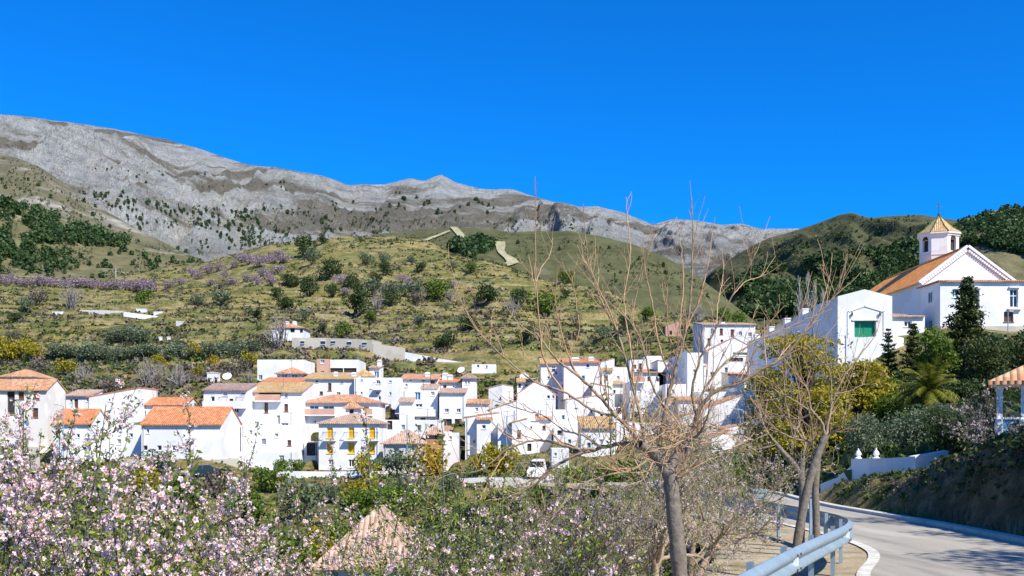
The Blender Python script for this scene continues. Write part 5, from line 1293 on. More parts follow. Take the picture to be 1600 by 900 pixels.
for i, (px, py, w) in enumerate([(590,482,26),(650,476,26),(436,540,44),(404,545,26),(800,492,26),(60,478,36),(110,482,40),(20,535,26),(230,606,44),(180,612,30),(280,604,36),(372,590,30),(390,600,22),(60,590,30),(130,596,26),(345,455,20),(705,470,20),(745,480,18),(1090,505,30),(900,510,20)]):
    plant(px, py, w, 'grey' if i % 2 == 0 else 'brown', 'grey-brown leafless shrub on the hillside terraces', 'shrub', 'leafless shrubs on the slope', 'leafless_shrub', G, 120)
# blossoming almonds far up the slope
rr = random.Random(3)
for i in range(30):
    t = i/29; px = -8 + 246*t; py = 440 + 11*t + rr.uniform(-2, 2); plant(px, py+4, rr.uniform(15, 22)*(1.35 if i > 26 else 1), 'pink', 'pink blossoming almond tree in the long row below the hills', 'almond tree', 'almond row along the upper terrace', 'almond_tree', G, 200, .85)
for (px, py) in [(300,432),(312,436),(326,428),(340,424),(352,434),(367,418),(378,411),(388,414),(397,408),(404,418),(412,411),(420,408),(428,412),(436,405),(444,412),(330,446),(360,446),(386,440),(402,446),(420,438),(408,432),(434,428),(425,446),(532,444),(540,462),(600,455),(628,442),(668,462),(706,450),(640,450),(260,452),(282,446)]:
    plant(px, py, rr.uniform(15, 22), 'pink', 'pink blossoming almond tree among the grass of the knoll', 'almond tree', 'almond trees on the knoll', 'almond_tree', G, 200, .8)
# olive rows on the terrace
for i, (px, py) in enumerate([(84,556),(100,560),(118,556),(133,561),(150,562),(166,560),(185,563),(203,560),(222,557),(176,535),(190,532),(206,530),(220,535),(240,556),(262,560),(278,556),(296,560),(312,555),(330,558),(350,553),(368,555),(384,552),(396,548)]):
    plant(px, py+3, rr.uniform(24, 32), 'olive', 'grey-green olive tree in the terraced rows above the village', 'olive tree', 'olive rows on the left terraces', 'olive_tree', G, 150, .85)
for (px, py, w, lab) in [(10,563,34,'yellow-green bush low at the left edge, first of three'), (34,560,32,'yellow-green bush low at the left edge, middle of three'), (56,562,26,'yellow-green bush low at the left edge, last of three'), (304,560,26,'golden yellow bush right of the olive rows'), (100,585,24,'yellow-green bush above the tall blank house'), (330,575,20,'yellow-green bush below the golden yellow one'), (388,572,22,'yellow-green bush left of the big white shed'), (250,576,26,'yellow-green bush on the lower terrace edge'), (310,588,18,'small yellow-green bush above the white water tank')]:
    plant(px, py, w, 'gold' if 'golden' in lab else 'lime', lab, 'bush', 'yellow-green bushes', 'yellow_green_bush', G, 120)
for (px, py, w) in [(602,537,10),(594,534,9),(611,536,9),(618,536,9),(683,505,10),(695,505,10),(704,503,9),(712,503,11),(776,552,12),(768,551,9),(783,550,10),(668,507,8),(737,490,10),(745,480,10),(760,440,12),(790,436,10),(770,444,9),(725,475,9),(800,520,10),(640,555,8),(590,532,8),(720,500,8)]:
    plant(px, py, w, 'agave', 'blue-green agave rosette on the stony slope', 'agave', 'agaves on the slope', 'agave', G, 120, 1.2)
# plants between the houses and in the valley bottom
for (px, py, w, k, Y, lab, cat) in [
    (622,742,44,'olive',112,'grey-green shrub in front of the old grey-white house','shrub'), (655,740,58,'gold',113,'yellow flowering mimosa in front of the brick tower','mimosa'), (683,742,34,'gold',114,'smaller yellow mimosa below the lookout tower','mimosa'),
    (600,738,30,'bright',114,'green shrub beside the yellow-shuttered house','shrub'), (572,742,36,'lime',110,'yellow-green shrub hiding the lower windows of the yellow-shuttered house','shrub'),
    (762,742,60,'scrub2',106,'ochre-green shrub bank beside the bare white wall','shrub'), (790,738,44,'lime',107,'olive-yellow shrub under the thin street lamp','shrub'),
    (905,778,60,'bright',88,'rounded deep green bush left of the bare tree trunk','bush'), (968,752,70,'bright',84,'wide green bush behind the bare tree branches','bush'), (930,740,36,'dark',92,'dark bush between the two green ones','bush'),
    (700,800,70,'dark',52,'dark bush below the shaded retaining wall','bush'), (730,790,44,'bright',60,'green bush by the retaining wall','bush'), (660,790,40,'olive',62,'olive shrub right of the farmhouse roof','shrub'),
    (440,790,80,'bright',66,'bright green bush behind the almond blossom','bush'), (500,790,56,'lime',70,'yellow-green bush behind the almond blossom','bush'), (395,770,60,'bright',80,'green bush near the dark parked car','bush'),
    (255,740,50,'olive',108,'olive bush in front of the long white house','bush'), (340,780,60,'brown',90,'brown dry bush below the dark parked car','bush'), (560,770,40,'bright',88,'green shrub in the garden below the white boundary wall','shrub'), (520,762,30,'olive',92,'grey-green shrub in the garden below the white boundary wall','shrub'),
    (463,722,22,'bright',121,'leafy bush beside the flat-roofed porch','bush'), (440,718,26,'bright',119,'leafy bush on the garden building terrace','bush'), (700,760,34,'olive',96,'olive shrub left of the shaded retaining wall','shrub'), (640,770,46,'bright',86,'green shrub in the garden right of centre','shrub'),
    (200,790,90,'olive',60,'olive shrub deep behind the left almond blossom','shrub'), (90,800,100,'bright',55,'green shrub deep behind the left almond blossom','shrub'), (300,830,110,'bright',44,'green shrub low behind the left almond blossom','shrub')]:
    plant(px, py, w, 'lime' if k == 'scrub2' else k, lab, cat, None, {'mimosa': 'mimosa_tree'}.get(cat, cat), G, 0, 1.0, Y)

for i, (px, py, w, k, Y) in enumerate([(600,760,60,'bright',84),(640,756,50,'olive',92),(560,762,44,'lime',90),(720,775,60,'dark',74),(690,768,60,'bright',82),(760,790,70,'olive',64),(790,770,50,'dark',80),(470,770,60,'olive',84),(420,752,46,'bright',98),(520,786,60,'bright',72),(380,790,70,'olive',66),(620,800,80,'dark',58),(860,770,50,'olive',82),(830,790,60,'bright',70),(1000,760,60,'olive',84),(1050,745,60,'bright',90),(1100,740,50,'olive',94),(280,770,60,'bright',84),(150,775,60,'olive',80),(230,760,50,'lime',90)]):
    plant(px, py, w, k, {'bright': 'green garden bush in the valley below the village', 'olive': 'grey-green garden shrub in the valley below the village', 'dark': 'dark evergreen bush in the valley below the village', 'lime': 'yellowish garden bush in the valley below the village'}[k], 'bush', 'valley bushes below the village', 'garden_bush', G, 0, 1.0, Y)

# ---- low scrub that nobody could count, spread over the slopes
def scrub_field(name, kinds, n, region, ymin, size, rng, dens=None, nq=9):
    cs = []; ss = []
    for i in range(n):
        px = rng.uniform(region[0], region[1]); f = rng.random()
        Yv = math.exp(math.log(region[2]) + f*(math.log(region[3])-math.log(region[2])))
        cs.append(((px-800)/F*Yv, Yv))
    cs = np.array(cs); z = G_z(cs[:, 0], cs[:, 1])
    keep = dens(cs[:, 0], cs[:, 1]) > rng.random(len(cs)); cs = cs[keep]; z = z[keep]
    s = size*(.5+1.0*rng.random(len(cs))**2)*(1+cs[:, 1]/700)
    k = nq; d = rdir(len(cs)*k, rng).reshape(-1, k, 3); d[..., 2] = np.abs(d[..., 2])*.75
    cen = np.stack([cs[:, 0], cs[:, 1], z], 1)[:, None] + d*s[:, None, None]*(.35+.65*rng.random((len(cs), k, 1)))
    v, f = quads(cen.reshape(-1, 3), np.repeat(s*.75, k)*(.6+.7*rng.random(len(cs)*k)), rng, .7)
    return tag(link(name, np_mesh(name, v, f, LF[kinds])), kind='stuff')
from mathutils.bvhtree import BVHTree
_zi_Y = ground.Y[:, 0]
def G_z(X, Y):
    """height of the ground sheet (its own grid, so what stands on it touches it)"""
    px = 800 + F*X/Y
    j = np.interp(px, ground.px, np.arange(len(ground.px))); i = np.interp(np.log(Y), np.log(_zi_Y), np.arange(len(_zi_Y)))
    i0 = np.clip(i.astype(int), 0, ground.Z.shape[0]-2); j0 = np.clip(j.astype(int), 0, ground.Z.shape[1]-2); a = i-i0; b = j-j0; Z = ground.Z
    return Z[i0, j0]*(1-a)*(1-b)+Z[i0+1, j0]*a*(1-b)+Z[i0, j0+1]*(1-a)*b+Z[i0+1, j0+1]*a*b
HB = []
for a, k in HS: HB.append((PX(a[0], a[4])-1, PX(a[1], a[4])+1, a[4]-1.5, a[4]+a[5]+1))
def free(X, Y):
    ok = np.ones(len(X))
    for (x0, x1, y0, y1) in HB: ok = np.where((X > x0) & (X < x1) & (Y > y0) & (Y < y1), 0, ok)
    return ok
nz_ = lambda s, sd, lo, hi: (lambda X, Y: free(X, Y)*smooth(lo, hi, fbm(X*s, Y*s*1.6, 4, sd)))
scrub_field('hillside_scrub', 'scrub', 15000, (-120, 1220, 140, 560), 0, .75, rg, nz_(.03, 201, .40, .58))
scrub_field('hillside_scrub', 'ochre', 12000, (-120, 1220, 150, 560), 0, .6, rg, nz_(.035, 202, .40, .6))
scrub_field('hillside_scrub', 'brown', 12000, (-120, 1220, 138, 420), 0, .8, rg, nz_(.03, 203, .47, .6))
scrub_field('hillside_scrub', 'bright', 8000, (-120, 1220, 138, 520), 0, .65, rg, nz_(.03, 204, .5, .62))
scrub_field('hillside_scrub', 'dark', 10000, (-120, 1220, 138, 520), 0, .8, rg, nz_(.03, 205, .5, .62))
scrub_field('valley_scrub', 'bright', 7000, (-150, 1180, 45, 122), 0, .42, rg, nz_(.05, 206, .45, .6))
scrub_field('valley_scrub', 'olive', 6000, (-150, 1180, 45, 122), 0, .42, rg, nz_(.05, 207, .45, .6))
scrub_field('valley_scrub', 'ochre', 6000, (-150, 1180, 45, 122), 0, .36, rg, nz_(.05, 208, .4, .6))

# ---- far woods and scattered mountain trees
def far_tree_mesh(name, mat, rng, w, h, n=70):
    pts = crown_points(rng, n, [(0, 0, h*.5, w*.42, w*.42, h*.42), (0, 0, h*.3, w*.5, w*.5, h*.25), (w*.12, 0, h*.7, w*.28, w*.28, h*.25)], .5)
    v, f = quads(pts, w*.33, rng, .8); return np_mesh(name, v, f, [mat])
def wood(name, grid, spots, size, rng, mat, n=36, kk=.3):
    V = []; Fc = []; o = 0
    for q in spots:
        s = size*(.65+.7*rng.random()); c = np.array(q) + crown_points(rng, n, [(0, 0, s*.45, s*.42, s*.42, s*.5)], .4); v, f = quads(c, s*kk, rng, .8); V.append(v); Fc.append(f+o); o += len(v)
    return tag(link(name, np_mesh(name, np.concatenate(V), np.concatenate(Fc), mat)), kind='stuff')
def spots_in(grid, poly, n, rng, clump=None, ymin=0):
    poly = np.array(poly, float); lo = poly.min(0); hi = poly.max(0); out = []; tries = 0
    while len(out) < n and tries < n*30:
        tries += 1; p = lo + (hi-lo)*rng.random(2); ins = False
        for i in range(len(poly)):
            a = poly[i]; b = poly[i-1]
            if (a[1] > p[1]) != (b[1] > p[1]) and p[0] < (b[0]-a[0])*(p[1]-a[1])/(b[1]-a[1])+a[0]: ins = not ins
        if not ins: continue
        if clump is not None and clump(p[0], p[1]) < rng.random(): continue
        out.append(grid.hit(p[0], p[1], ymin))
    return out
cl = lambda s, sd, lo, hi: (lambda x, y: float(smooth(lo, hi, fbm(np.array([x*s]), np.array([y*s*1.7]), 3, sd))[0]))
wood('pine_wood', pine_hill, spots_in(pine_hill, [(-40,312),(0,314),(60,330),(130,358),(200,378),(205,386),(150,386),(90,380),(60,400),(40,418),(0,432),(-40,436)], 800, rg, cl(.03, 301, .35, .5)), 9, rg, LF['far'])
wood('pine_wood', pine_hill, spots_in(pine_hill, [(40,385),(110,392),(120,420),(60,430),(20,420)], 60, rg), 8, rg, LF['far'])
wood('pine_wood', green_hill, spots_in(green_hill, [(696,392),(712,383),(735,383),(745,377),(772,381),(773,392),(745,400),(738,410),(727,405),(722,396)], 130, rg), 11, rg, LF['far'])
wood('pine_wood', right_hill, spots_in(right_hill, [(1130,470),(1160,440),(1190,418),(1235,420),(1270,408),(1330,400),(1390,395),(1440,372),(1470,395),(1450,440),(1400,470),(1300,480),(1200,500),(1140,495)], 2600, rg, cl(.02, 302, .25, .45)), 11, rg, LF['far'])
wood('pine_wood', wood_hill, spots_in(wood_hill, [(1488,368),(1500,352),(1530,345),(1548,335),(1560,345),(1566,331),(1620,332),(1620,402),(1580,396),(1540,384),(1500,386)], 800, rg, cl(.03, 303, .25, .4)), 9, rg, LF['far'])
for (gd, poly, n, sz, mt, sd) in ((right_hill, [(1110,430),(1200,376),(1320,338),(1440,338),(1480,350),(1440,400),(1300,430),(1180,440),(1120,480)], 420, 4.2, 'scrub', 401), (right_hill, [(1110,430),(1200,376),(1320,338),(1440,338),(1480,350),(1440,400),(1300,430),(1180,440),(1120,480)], 160, 5.5, 'far', 402),
    (green_hill, [(590,372),(705,360),(850,366),(985,386),(1090,436),(1120,470),(960,450),(860,420),(700,380)], 420, 2.6, 'scrub', 403), (green_hill, [(860,372),(985,386),(1090,436),(1120,470),(960,450)], 60, 3.6, 'far', 404),
    (pine_hill, [(-20,330),(130,372),(280,402),(340,420),(330,440),(0,440)], 800, 2.4, 'scrub', 405), (spur, [(0,245),(60,262),(200,355),(320,412),(200,385),(0,300)], 420, 4, 'scrub', 406), (spur, [(0,245),(60,262),(200,355),(320,412),(200,385),(0,300)], 90, 5, 'far', 407),
    (mountain, [(120,300),(300,320),(500,320),(700,340),(900,345),(1000,370),(900,372),(600,368),(380,396),(300,404),(180,340)], 420, 9, 'far', 408)):
    wood('slope_shrubs', gd, spots_in(gd, poly, n, rg, cl(.045, sd, .42, .6)), sz, rg, LF[mt], 8, .5)
JM = [far_tree_mesh('far_tree', LF['far'], rg, 2, 2.4) for _ in range(4)]
def scatter_trees(n, grid, poly, w, label, group, clump=None, name='mountain_tree', ymin=0):
    for q in spots_in(grid, poly, n, rg, clump, ymin):
        s = w*q.y/F*.5*random.uniform(.65, 1.3); tag(link(name, random.choice(JM), None, q-Vector((0, 0, .3*s)), random.random()*6, s), label, 'tree', group)
scatter_trees(190, mountain, [(130,298),(190,300),(260,315),(330,330),(400,326),(520,330),(620,345),(600,365),(480,370),(400,385),(330,402),(280,395),(200,350)], 5.6, 'dark juniper dotted over the lower grey mountainside', 'junipers on the grey mountain', lambda x, y: float(smooth(.42, .56, fbm(np.array([(x*.75-y*1.2)*.05]), np.array([(x*.5+y)*.022]), 3, 304))[0]))
scatter_trees(40, mountain, [(480,320),(640,300),(700,330),(740,310),(840,330),(860,350),(700,348),(600,350)], 5.5, 'dark juniper on the rocks under the mountain ridge', 'junipers on the grey mountain', cl(.03, 305, .42, .55))
scatter_trees(20, mountain, [(60,250),(300,270),(480,290),(400,310),(240,290)], 4, 'tiny dark shrub high on the grey mountain', 'junipers on the grey mountain')
scatter_trees(15, spur, [(0,260),(90,290),(200,352),(260,390),(200,385),(60,320),(0,300)], 6, 'dark tree on the dry spur below the mountain', 'trees on the dry spur')
scatter_trees(40, pine_hill, [(40,400),(130,385),(210,385),(300,408),(330,420),(250,436),(120,436),(30,440)], 9.5, 'dark round tree on the open hillside below the pine wood', 'trees below the pine wood')
scatter_trees(16, pine_hill, [(190,425),(330,418),(330,432),(200,438)], 12, 'dark round tree above the almond row', 'trees below the pine wood')
scatter_trees(10, green_hill, [(700,370),(860,366),(1000,390),(1060,430),(950,440),(860,400)], 6, 'small dark bush on the smooth green mountain slope', 'bushes on the green slope')
scatter_trees(30, right_hill, [(1150,405),(1250,370),(1350,345),(1430,345),(1440,372),(1350,400),(1240,420),(1180,420)], 5.5, 'dark shrub on the brown-green ridge above the wood', 'shrubs on the brown-green ridge', cl(.03, 306, .35, .55))

scrub_field('garden_scrub', 'dark', 5000, (1225, 1640, 44, 104), 0, .75, rg, lambda X, Y: free(X, Y)*smooth(.35, .5, fbm(X*.06, Y*.06, 4, 211))*(X > 15.5))
scrub_field('garden_scrub', 'bright', 6000, (1225, 1640, 44, 104), 0, .7, rg, lambda X, Y: free(X, Y)*smooth(.42, .55, fbm(X*.07, Y*.07, 4, 212))*(X > 15.5))
scrub_field('garden_scrub', 'olive', 3000, (1225, 1640, 44, 104), 0, .7, rg, lambda X, Y: free(X, Y)*smooth(.45, .58, fbm(X*.07, Y*.07, 4, 213))*(X > 15.5))
scrub_field('bank_scrub', 'dark', 7500, (1240, 1700, 17, 46), 0, .16, rg, lambda X, Y: (Y < 42)*smooth(.55, .9, X-xr(Y))*smooth(4.5, 2.0, X-xr(Y))*smooth(.3, .5, fbm(X*.8, Y*.8, 4, 214)), 12)
scrub_field('bank_scrub', 'brown', 7000, (1240, 1700, 17, 46), 0, .13, rg, lambda X, Y: (Y < 42)*smooth(.8, 1.2, X-xr(Y))*smooth(4.5, 2.0, X-xr(Y))*smooth(.42, .6, fbm(X*.8, Y*.8, 4, 215)), 10)
scrub_field('verge_grass', 'ochre', 9000, (560, 1330, 8, 30), 0, .06, rg, lambda X, Y: smooth(-.35, .5, xrail(Y)-X)*smooth(4.5, 2.5, xrail(Y)-X)*smooth(.38, .6, fbm(X*1.2, Y*1.2, 4, 216)), 10)
scrub_field('slope_scrub', 'scrub', 9000, (300, 1250, 9, 46), 0, .2, rg, lambda X, Y: smooth(2.0, 3.2, xrail(Y)-X)*smooth(.36, .55, fbm(X*.6, Y*.6, 4, 217)), 10)
scrub_field('slope_scrub', 'bright', 7000, (300, 1250, 9, 46), 0, .18, rg, lambda X, Y: smooth(2.0, 3.2, xrail(Y)-X)*smooth(.42, .6, fbm(X*.6, Y*.6, 4, 218)), 10)
# ------------------------------------------------------------------ guard rail
def rail_pt(y): return Vector((float(xrail(y)), y, float(zroad(y))))
gr = thing('guard_rail', 'galvanised steel crash barrier curving along the left edge of the road', 'guard rail', rail_pt(9.0))
m_steel = simple('galvanised_steel', (.30, .39, .44), .45, .12, 4, 0, .35)
def guardrail():
    o = gr.location; prof = [(.0, .155), (.012, .15), (.03, .135), (.075, .105), (.08, .085), (.075, .065), (.02, .02), (.012, 0), (.02, -.02), (.075, -.065), (.08, -.085), (.075, -.105), (.03, -.135), (.012, -.15), (0, -.155)]
    ys = np.concatenate([np.linspace(2.5, 16, 50), np.linspace(16.2, 21, 40), np.linspace(21.3, 58, 70)])
    V = []; n = len(prof)
    for y in ys:
        p = rail_pt(y); t = (rail_pt(y+.1)-rail_pt(y-.1)).normalized(); nn = Vector((t.y, -t.x, 0)).normalized()
        for s in (1, 0):
            for (d, z) in (prof if s else prof[::-1]): V.append(p + nn*(.12+d-(0 if s else .006)) + Vector((0, 0, .60+z)) - o)
    k = 2*n; i = np.arange(len(V)).reshape(-1, k); f = np.stack([i[:-1], np.roll(i, -1, 1)[:-1], np.roll(i, -1, 1)[1:], i[1:]], -1).reshape(-1, 4)
    link('beam', np_mesh('beam', V, f, m_steel, smooth=False), gr)
    y = 4.4; q = 0
    sp = 2.0; last = None; yy = 3.0
    while yy < 56:
        if last is None or (rail_pt(yy)-last).length >= sp:
            last = rail_pt(yy); p = last-o; t = (rail_pt(yy+.1)-rail_pt(yy-.1)).normalized(); nn = Vector((t.y, -t.x, 0)).normalized()
            b = MB(); c = p + nn*.0
            b.obox(c+Vector((0, 0, .18))-nn*.028, t*.06, nn*.003, Vector((0, 0, .58))); b.obox(c+Vector((0, 0, .18))+t*.057+nn*.0, t*.003, nn*.025, Vector((0, 0, .58))); b.obox(c+Vector((0, 0, .18))-t*.057, t*.003, nn*.025, Vector((0, 0, .58)))
            b.build('post', m_steel, gr)
            b = MB(); b.obox(c+nn*.085+Vector((0, 0, .60)), t*.045, nn*.04, Vector((0, 0, .10))); b.bar(c+nn*.125+Vector((0, 0, .60)), c+nn*.15+Vector((0, 0, .60)), .02, 8)
            b.build('spacer', m_steel, gr)
            q += 1
        yy += .05
    for y in (12.1, 16.4, 21.0):                 # joints of the beam with bolts and a small reflector
        p = rail_pt(y)-o; t = (rail_pt(y+.1)-rail_pt(y-.1)).normalized(); nn = Vector((t.y, -t.x, 0)).normalized(); b = MB()
        b.obox(p+nn*.165+Vector((0, 0, .60)), t*.03, nn*.025, Vector((0, 0, .05))); b.build('reflector', M['white_paint'], gr)
        b = MB()
        for dz in (.085, -.085):
            for dt in (-.12, .12): b.bar(p+t*dt+nn*.195+Vector((0, 0, .6+dz)), p+t*dt+nn*.215+Vector((0, 0, .6+dz)), .016, 6)
        b.build('bolts', M['iron'], gr)
guardrail()

# ------------------------------------------------------------------ bare pollarded trees beside the rail
def bare_tree(name, label, limbs, Y, root, rng, shoots=(3, .9), depth=.6, foot=None, rr=1.0, sfac=1.0, dens=1.0):
    """limbs: (list of (px,py[,dY]), radius px start, radius px end, shoots?) -> real 3-D branches around distance Y"""
    base = root.location
    trunkP = []; limbP = []; shootP = []
    for (pts, r0, r1, kind, ns) in limbs:
        off = rng.normal()*depth if kind != 'trunk' else 0.0
        ctrl = []
        for i, p in enumerate(pts):
            dy = p[2] if len(p) > 2 else off*i/(len(pts)-1)
            y = Y+dy; ctrl.append(np.array(P(p[0], p[1], y)-base))
        c = curve_pts(ctrl, 7 if kind != 'shoot' else 6)
        if kind != 'trunk': c[1:-1] += rng.normal(size=c[1:-1].shape)*.004
        rad = np.linspace(r0, r1, len(c))/F*Y*rr
        if kind == 'trunk': rad = rad/rr*.92*(1+.03*np.sin(np.arange(len(c))*.9)+.025*rng.normal(size=len(c)))
        (trunkP if kind == 'trunk' else limbP if kind == 'limb' else shootP).append((c, rad))
        for j in range(int(ns*dens)):
            t = rng.uniform(.12, 1)*(len(c)-1); k = min(int(t), len(c)-2); q = c[k]*(1-t+k)+c[k+1]*(t-k)
            d = c[k+1]-c[k]; d /= np.linalg.norm(d)
            nd = d*.55 + rdir(1, rng)[0]*.75 + np.array([0, 0, .55*sfac]); nd /= np.linalg.norm(nd)
            L = rng.uniform(.25, shoots[1])*(1.2 if kind == 'limb' else .6)
            a = [q]; 
            for s in range(5): nd = nd + rng.normal(size=3)*.10 + np.array([0, 0, .07*sfac]); nd /= np.linalg.norm(nd); a.append(a[-1]+nd*L/5)
            r = max(.003, min(np.interp(t, range(len(c)), rad)*.45, .0075)); shootP.append((np.array(a), np.linspace(r, .0022, 6)))
            if rng.random() < .75:
                for _ in range(rng.integers(1, 4)):
                    m = a[rng.integers(1, 5)]; e = nd*.6+rdir(1, rng)[0]*.8+np.array([0, 0, .2*sfac]); e /= np.linalg.norm(e); l2 = L*rng.uniform(.2, .5)
                    shootP.append((np.array([m, m+e*l2*.5+rng.normal(size=3)*.01, m+e*l2]), np.array([r*.6, r*.45, .002])))
    for nm, pl, k, mt in (('trunk', trunkP, 12, M['bark']), ('limbs', limbP, 7, M['bark_limb']), ('shoots', shootP, 4, M['shoot'])):
        if pl: v, f = tubes(pl, k); link(nm, np_mesh(nm, v, f, mt, smooth=True), root)
    return root
M['bark_limb'] = simple('pale_tan_bark', (.27, .195, .115), .85, .35, 12, .5)
rb = np.random.default_rng(21)
Yb = 12.0
bt = thing('bare_tree', 'large leafless pollarded tree with tan shoots standing alone in the middle', 'tree', P(1070, 985, Yb))
T_ = 'trunk'; Lm = 'limb'; S_ = 'shoot'
limbs = [
 ([(1072,1000,0),(1066,940,0),(1061,880,0),(1055,820,0),(1050,770,0),(1046,738,0)], 14.5, 11.8, T_, 0),
 ([(1046,742,0),(1052,722,.05),(1068,700,.1),(1078,682,.15),(1084,668,.2)], 9.5, 7.5, T_, 0),
 ([(1044,745,0),(1034,725,0),(1018,706,-.1),(1000,694,-.2)], 9, 6, T_, 0),
 ([(1020,708),(985,693),(955,696),(925,704),(890,716),(855,738),(820,775),(795,800)], 6.5, 2.0, Lm, 12),
 ([(930,703),(895,700),(860,690),(825,690),(790,704),(750,735),(700,742),(670,760)], 4.2, 1.0, Lm, 14),
 ([(1002,695),(985,672),(962,650),(935,618),(900,585),(868,560),(838,520)], 6, 2.2, Lm, 8),
 ([(965,652),(925,640),(880,612),(835,596),(790,560),(745,515),(720,470)], 3.6, 1.0, Lm, 9),
 ([(880,614),(850,560),(842,500),(836,420),(837,340),(836,276)], 2.6, .8, S_, 6),
 ([(838,440),(846,418),(858,400),(864,372)], 1.6, .7, S_, 2),
 ([(836,455),(830,420),(826,398)], 1.4, .7, S_, 1),
 ([(900,586),(880,530),(868,470),(872,420)], 2.2, .7, S_, 4),
 ([(1010,698),(1000,650),(985,590),(965,520),(940,470),(925,430),(910,400)], 5, 1.1, Lm, 9),
 ([(968,525),(950,480),(922,420),(915,370),(911,318)], 2.0, .7, S_, 5),
 ([(990,600),(985,540),(975,470),(985,400),(980,340),(978,308)], 2.6, .7, S_, 7),
 ([(985,500),(1000,440),(1012,400),(1020,372)], 1.5, .6, S_, 3),
 ([(1030,700),(1040,640),(1052,590),(1066,540),(1078,480),(1082,400),(1081,308)], 6.5, .9, Lm, 10),
 ([(1062,556),(1062,500),(1068,440),(1064,390),(1060,350)], 2.4, .7, S_, 5),
 ([(1070,520),(1092,470),(1105,420),(1112,370),(1116,345)], 2.2, .7, S_, 4),
 ([(1050,596),(1030,540),(1020,480),(1010,430),(1004,395)], 2.6, .7, S_, 6),
 ([(1040,640),(1018,600),(1006,548),(990,510),(960,480),(935,455),(925,425)], 3.0, .8, Lm, 7),
 ([(1084,670),(1092,640),(1120,610),(1155,598),(1195,575),(1228,555),(1256,520),(1290,480),(1315,445),(1324,400)], 6.2, 1.0, Lm, 12),
 ([(1092,642),(1100,610),(1130,570),(1170,540),(1215,518),(1262,498),(1300,482)], 3.6, .8, Lm, 8),
 ([(1256,520),(1280,490),(1296,430),(1300,395)], 1.6, .6, S_, 3),
 ([(1088,650),(1082,610),(1095,560),(1120,510),(1145,460),(1170,420),(1182,385)], 4.0, .8, Lm, 8),
 ([(1120,512),(1122,470),(1130,430),(1128,385)], 1.8, .6, S_, 3),
 ([(1145,462),(1165,440),(1190,430),(1212,400)], 1.5, .6, S_, 3),
 ([(1030,705),(1010,720),(985,735),(950,742),(905,760),(870,800),(850,830)], 4.0, 1.0, Lm, 10),
 ([(860,738),(830,760),(790,778),(740,785),(690,792),(640,800)], 2.2, .8, S_, 9),
 ([(820,692),(790,680),(760,650),(740,620)], 1.8, .6, S_, 5),
 ([(795,702),(770,740),(748,790),(740,850)], 1.8, .6, S_, 6),
 ([(1046,740),(1060,745),(1085,728),(1100,700)], 5, 2, Lm, 6),
 ([(1080,690),(1098,670),(1108,640),(1112,600)], 4, 1, Lm, 6),
 ([(1000,700),(990,660),(992,620),(1000,580),(1015,545)], 3.4, .8, Lm, 7),
 ([(1024,712),(1012,740),(1000,752),(975,760)], 3, 1, Lm, 6),
 ([(940,700),(910,680),(880,672),(850,650),(815,640),(770,625)], 3, .8, Lm, 8),
 ([(905,590),(890,560),(905,520),(900,470),(893,430)], 2.0, .6, S_, 4),
 ([(1060,560),(1045,520),(1042,470),(1046,420)], 1.9, .6, S_, 4)]
bare_tree('bare_tree', '', limbs, Yb, bt, rb, (3, .62), .55, None, .62, 1.15, 1.5)
# tangle of thin suckers at the pollard head
def tangle(root, centre, rad, n, rng, L):
    pl = []
    for i in range(n):
        q = np.array(centre) + rng.normal(size=3)*rad; d = rdir(1, rng)[0]*.8+np.array([0, 0, .35]); d /= np.linalg.norm(d); a = [q]
        for s in range(5): d = d+rng.normal(size=3)*.16+np.array([0, 0, .03]); d /= np.linalg.norm(d); a.append(a[-1]+d*L*rng.uniform(.12, .25))
        pl.append((np.array(a), np.linspace(.007, .0022, 6)))
    v, f = tubes(pl, 4); link('suckers', np_mesh('suckers', v, f, M['shoot'], smooth=True), root)
tangle(bt, np.array(P(1035, 690, Yb)-bt.location), np.array([.32, .3, .15]), 110, rb, .6)

t2 = thing('bare_tree', 'leaning leafless tree with a smooth grey trunk behind the guard rail', 'tree', P(1238, 905, 15.2))
limbs2 = [
 ([(1236,930,0),(1240,890,0),(1247,840,0),(1256,790,0),(1268,740,0),(1284,695,0),(1291,680,0)], 8.6, 6, T_, 0),
 ([(1290,684),(1296,650),(1304,620),(1318,590),(1340,560),(1362,532),(1372,515)], 5, 1, Lm, 12),
 ([(1290,684),(1284,660),(1268,640),(1262,610),(1245,585),(1236,560),(1232,530)], 4.6, 1, Lm, 12),
 ([(1262,640),(1240,625),(1215,612),(1195,600),(1175,590)], 3, .8, Lm, 10),
 ([(1270,645),(1245,655),(1220,650),(1200,660),(1180,680)], 3, .8, Lm, 12),
 ([(1300,630),(1298,590),(1292,560),(1290,520)], 2.5, .8, Lm, 8), ([(1306,616),(1330,610),(1352,600),(1375,605)], 2.2, .7, Lm, 7),
 ([(1264,612),(1275,580),(1272,545),(1280,505)], 2.2, .7, Lm, 7), ([(1240,580),(1225,560),(1205,540),(1195,515)], 2, .7, Lm, 7)]
bare_tree('', '', limbs2, 15.2, t2, rb, (3, .6), .5, None, .46, 1.0, .9)
t3 = thing('bare_tree', 'leafless tree with an upright brown trunk nearest the road sign post', 'tree', P(1276, 850, 19))
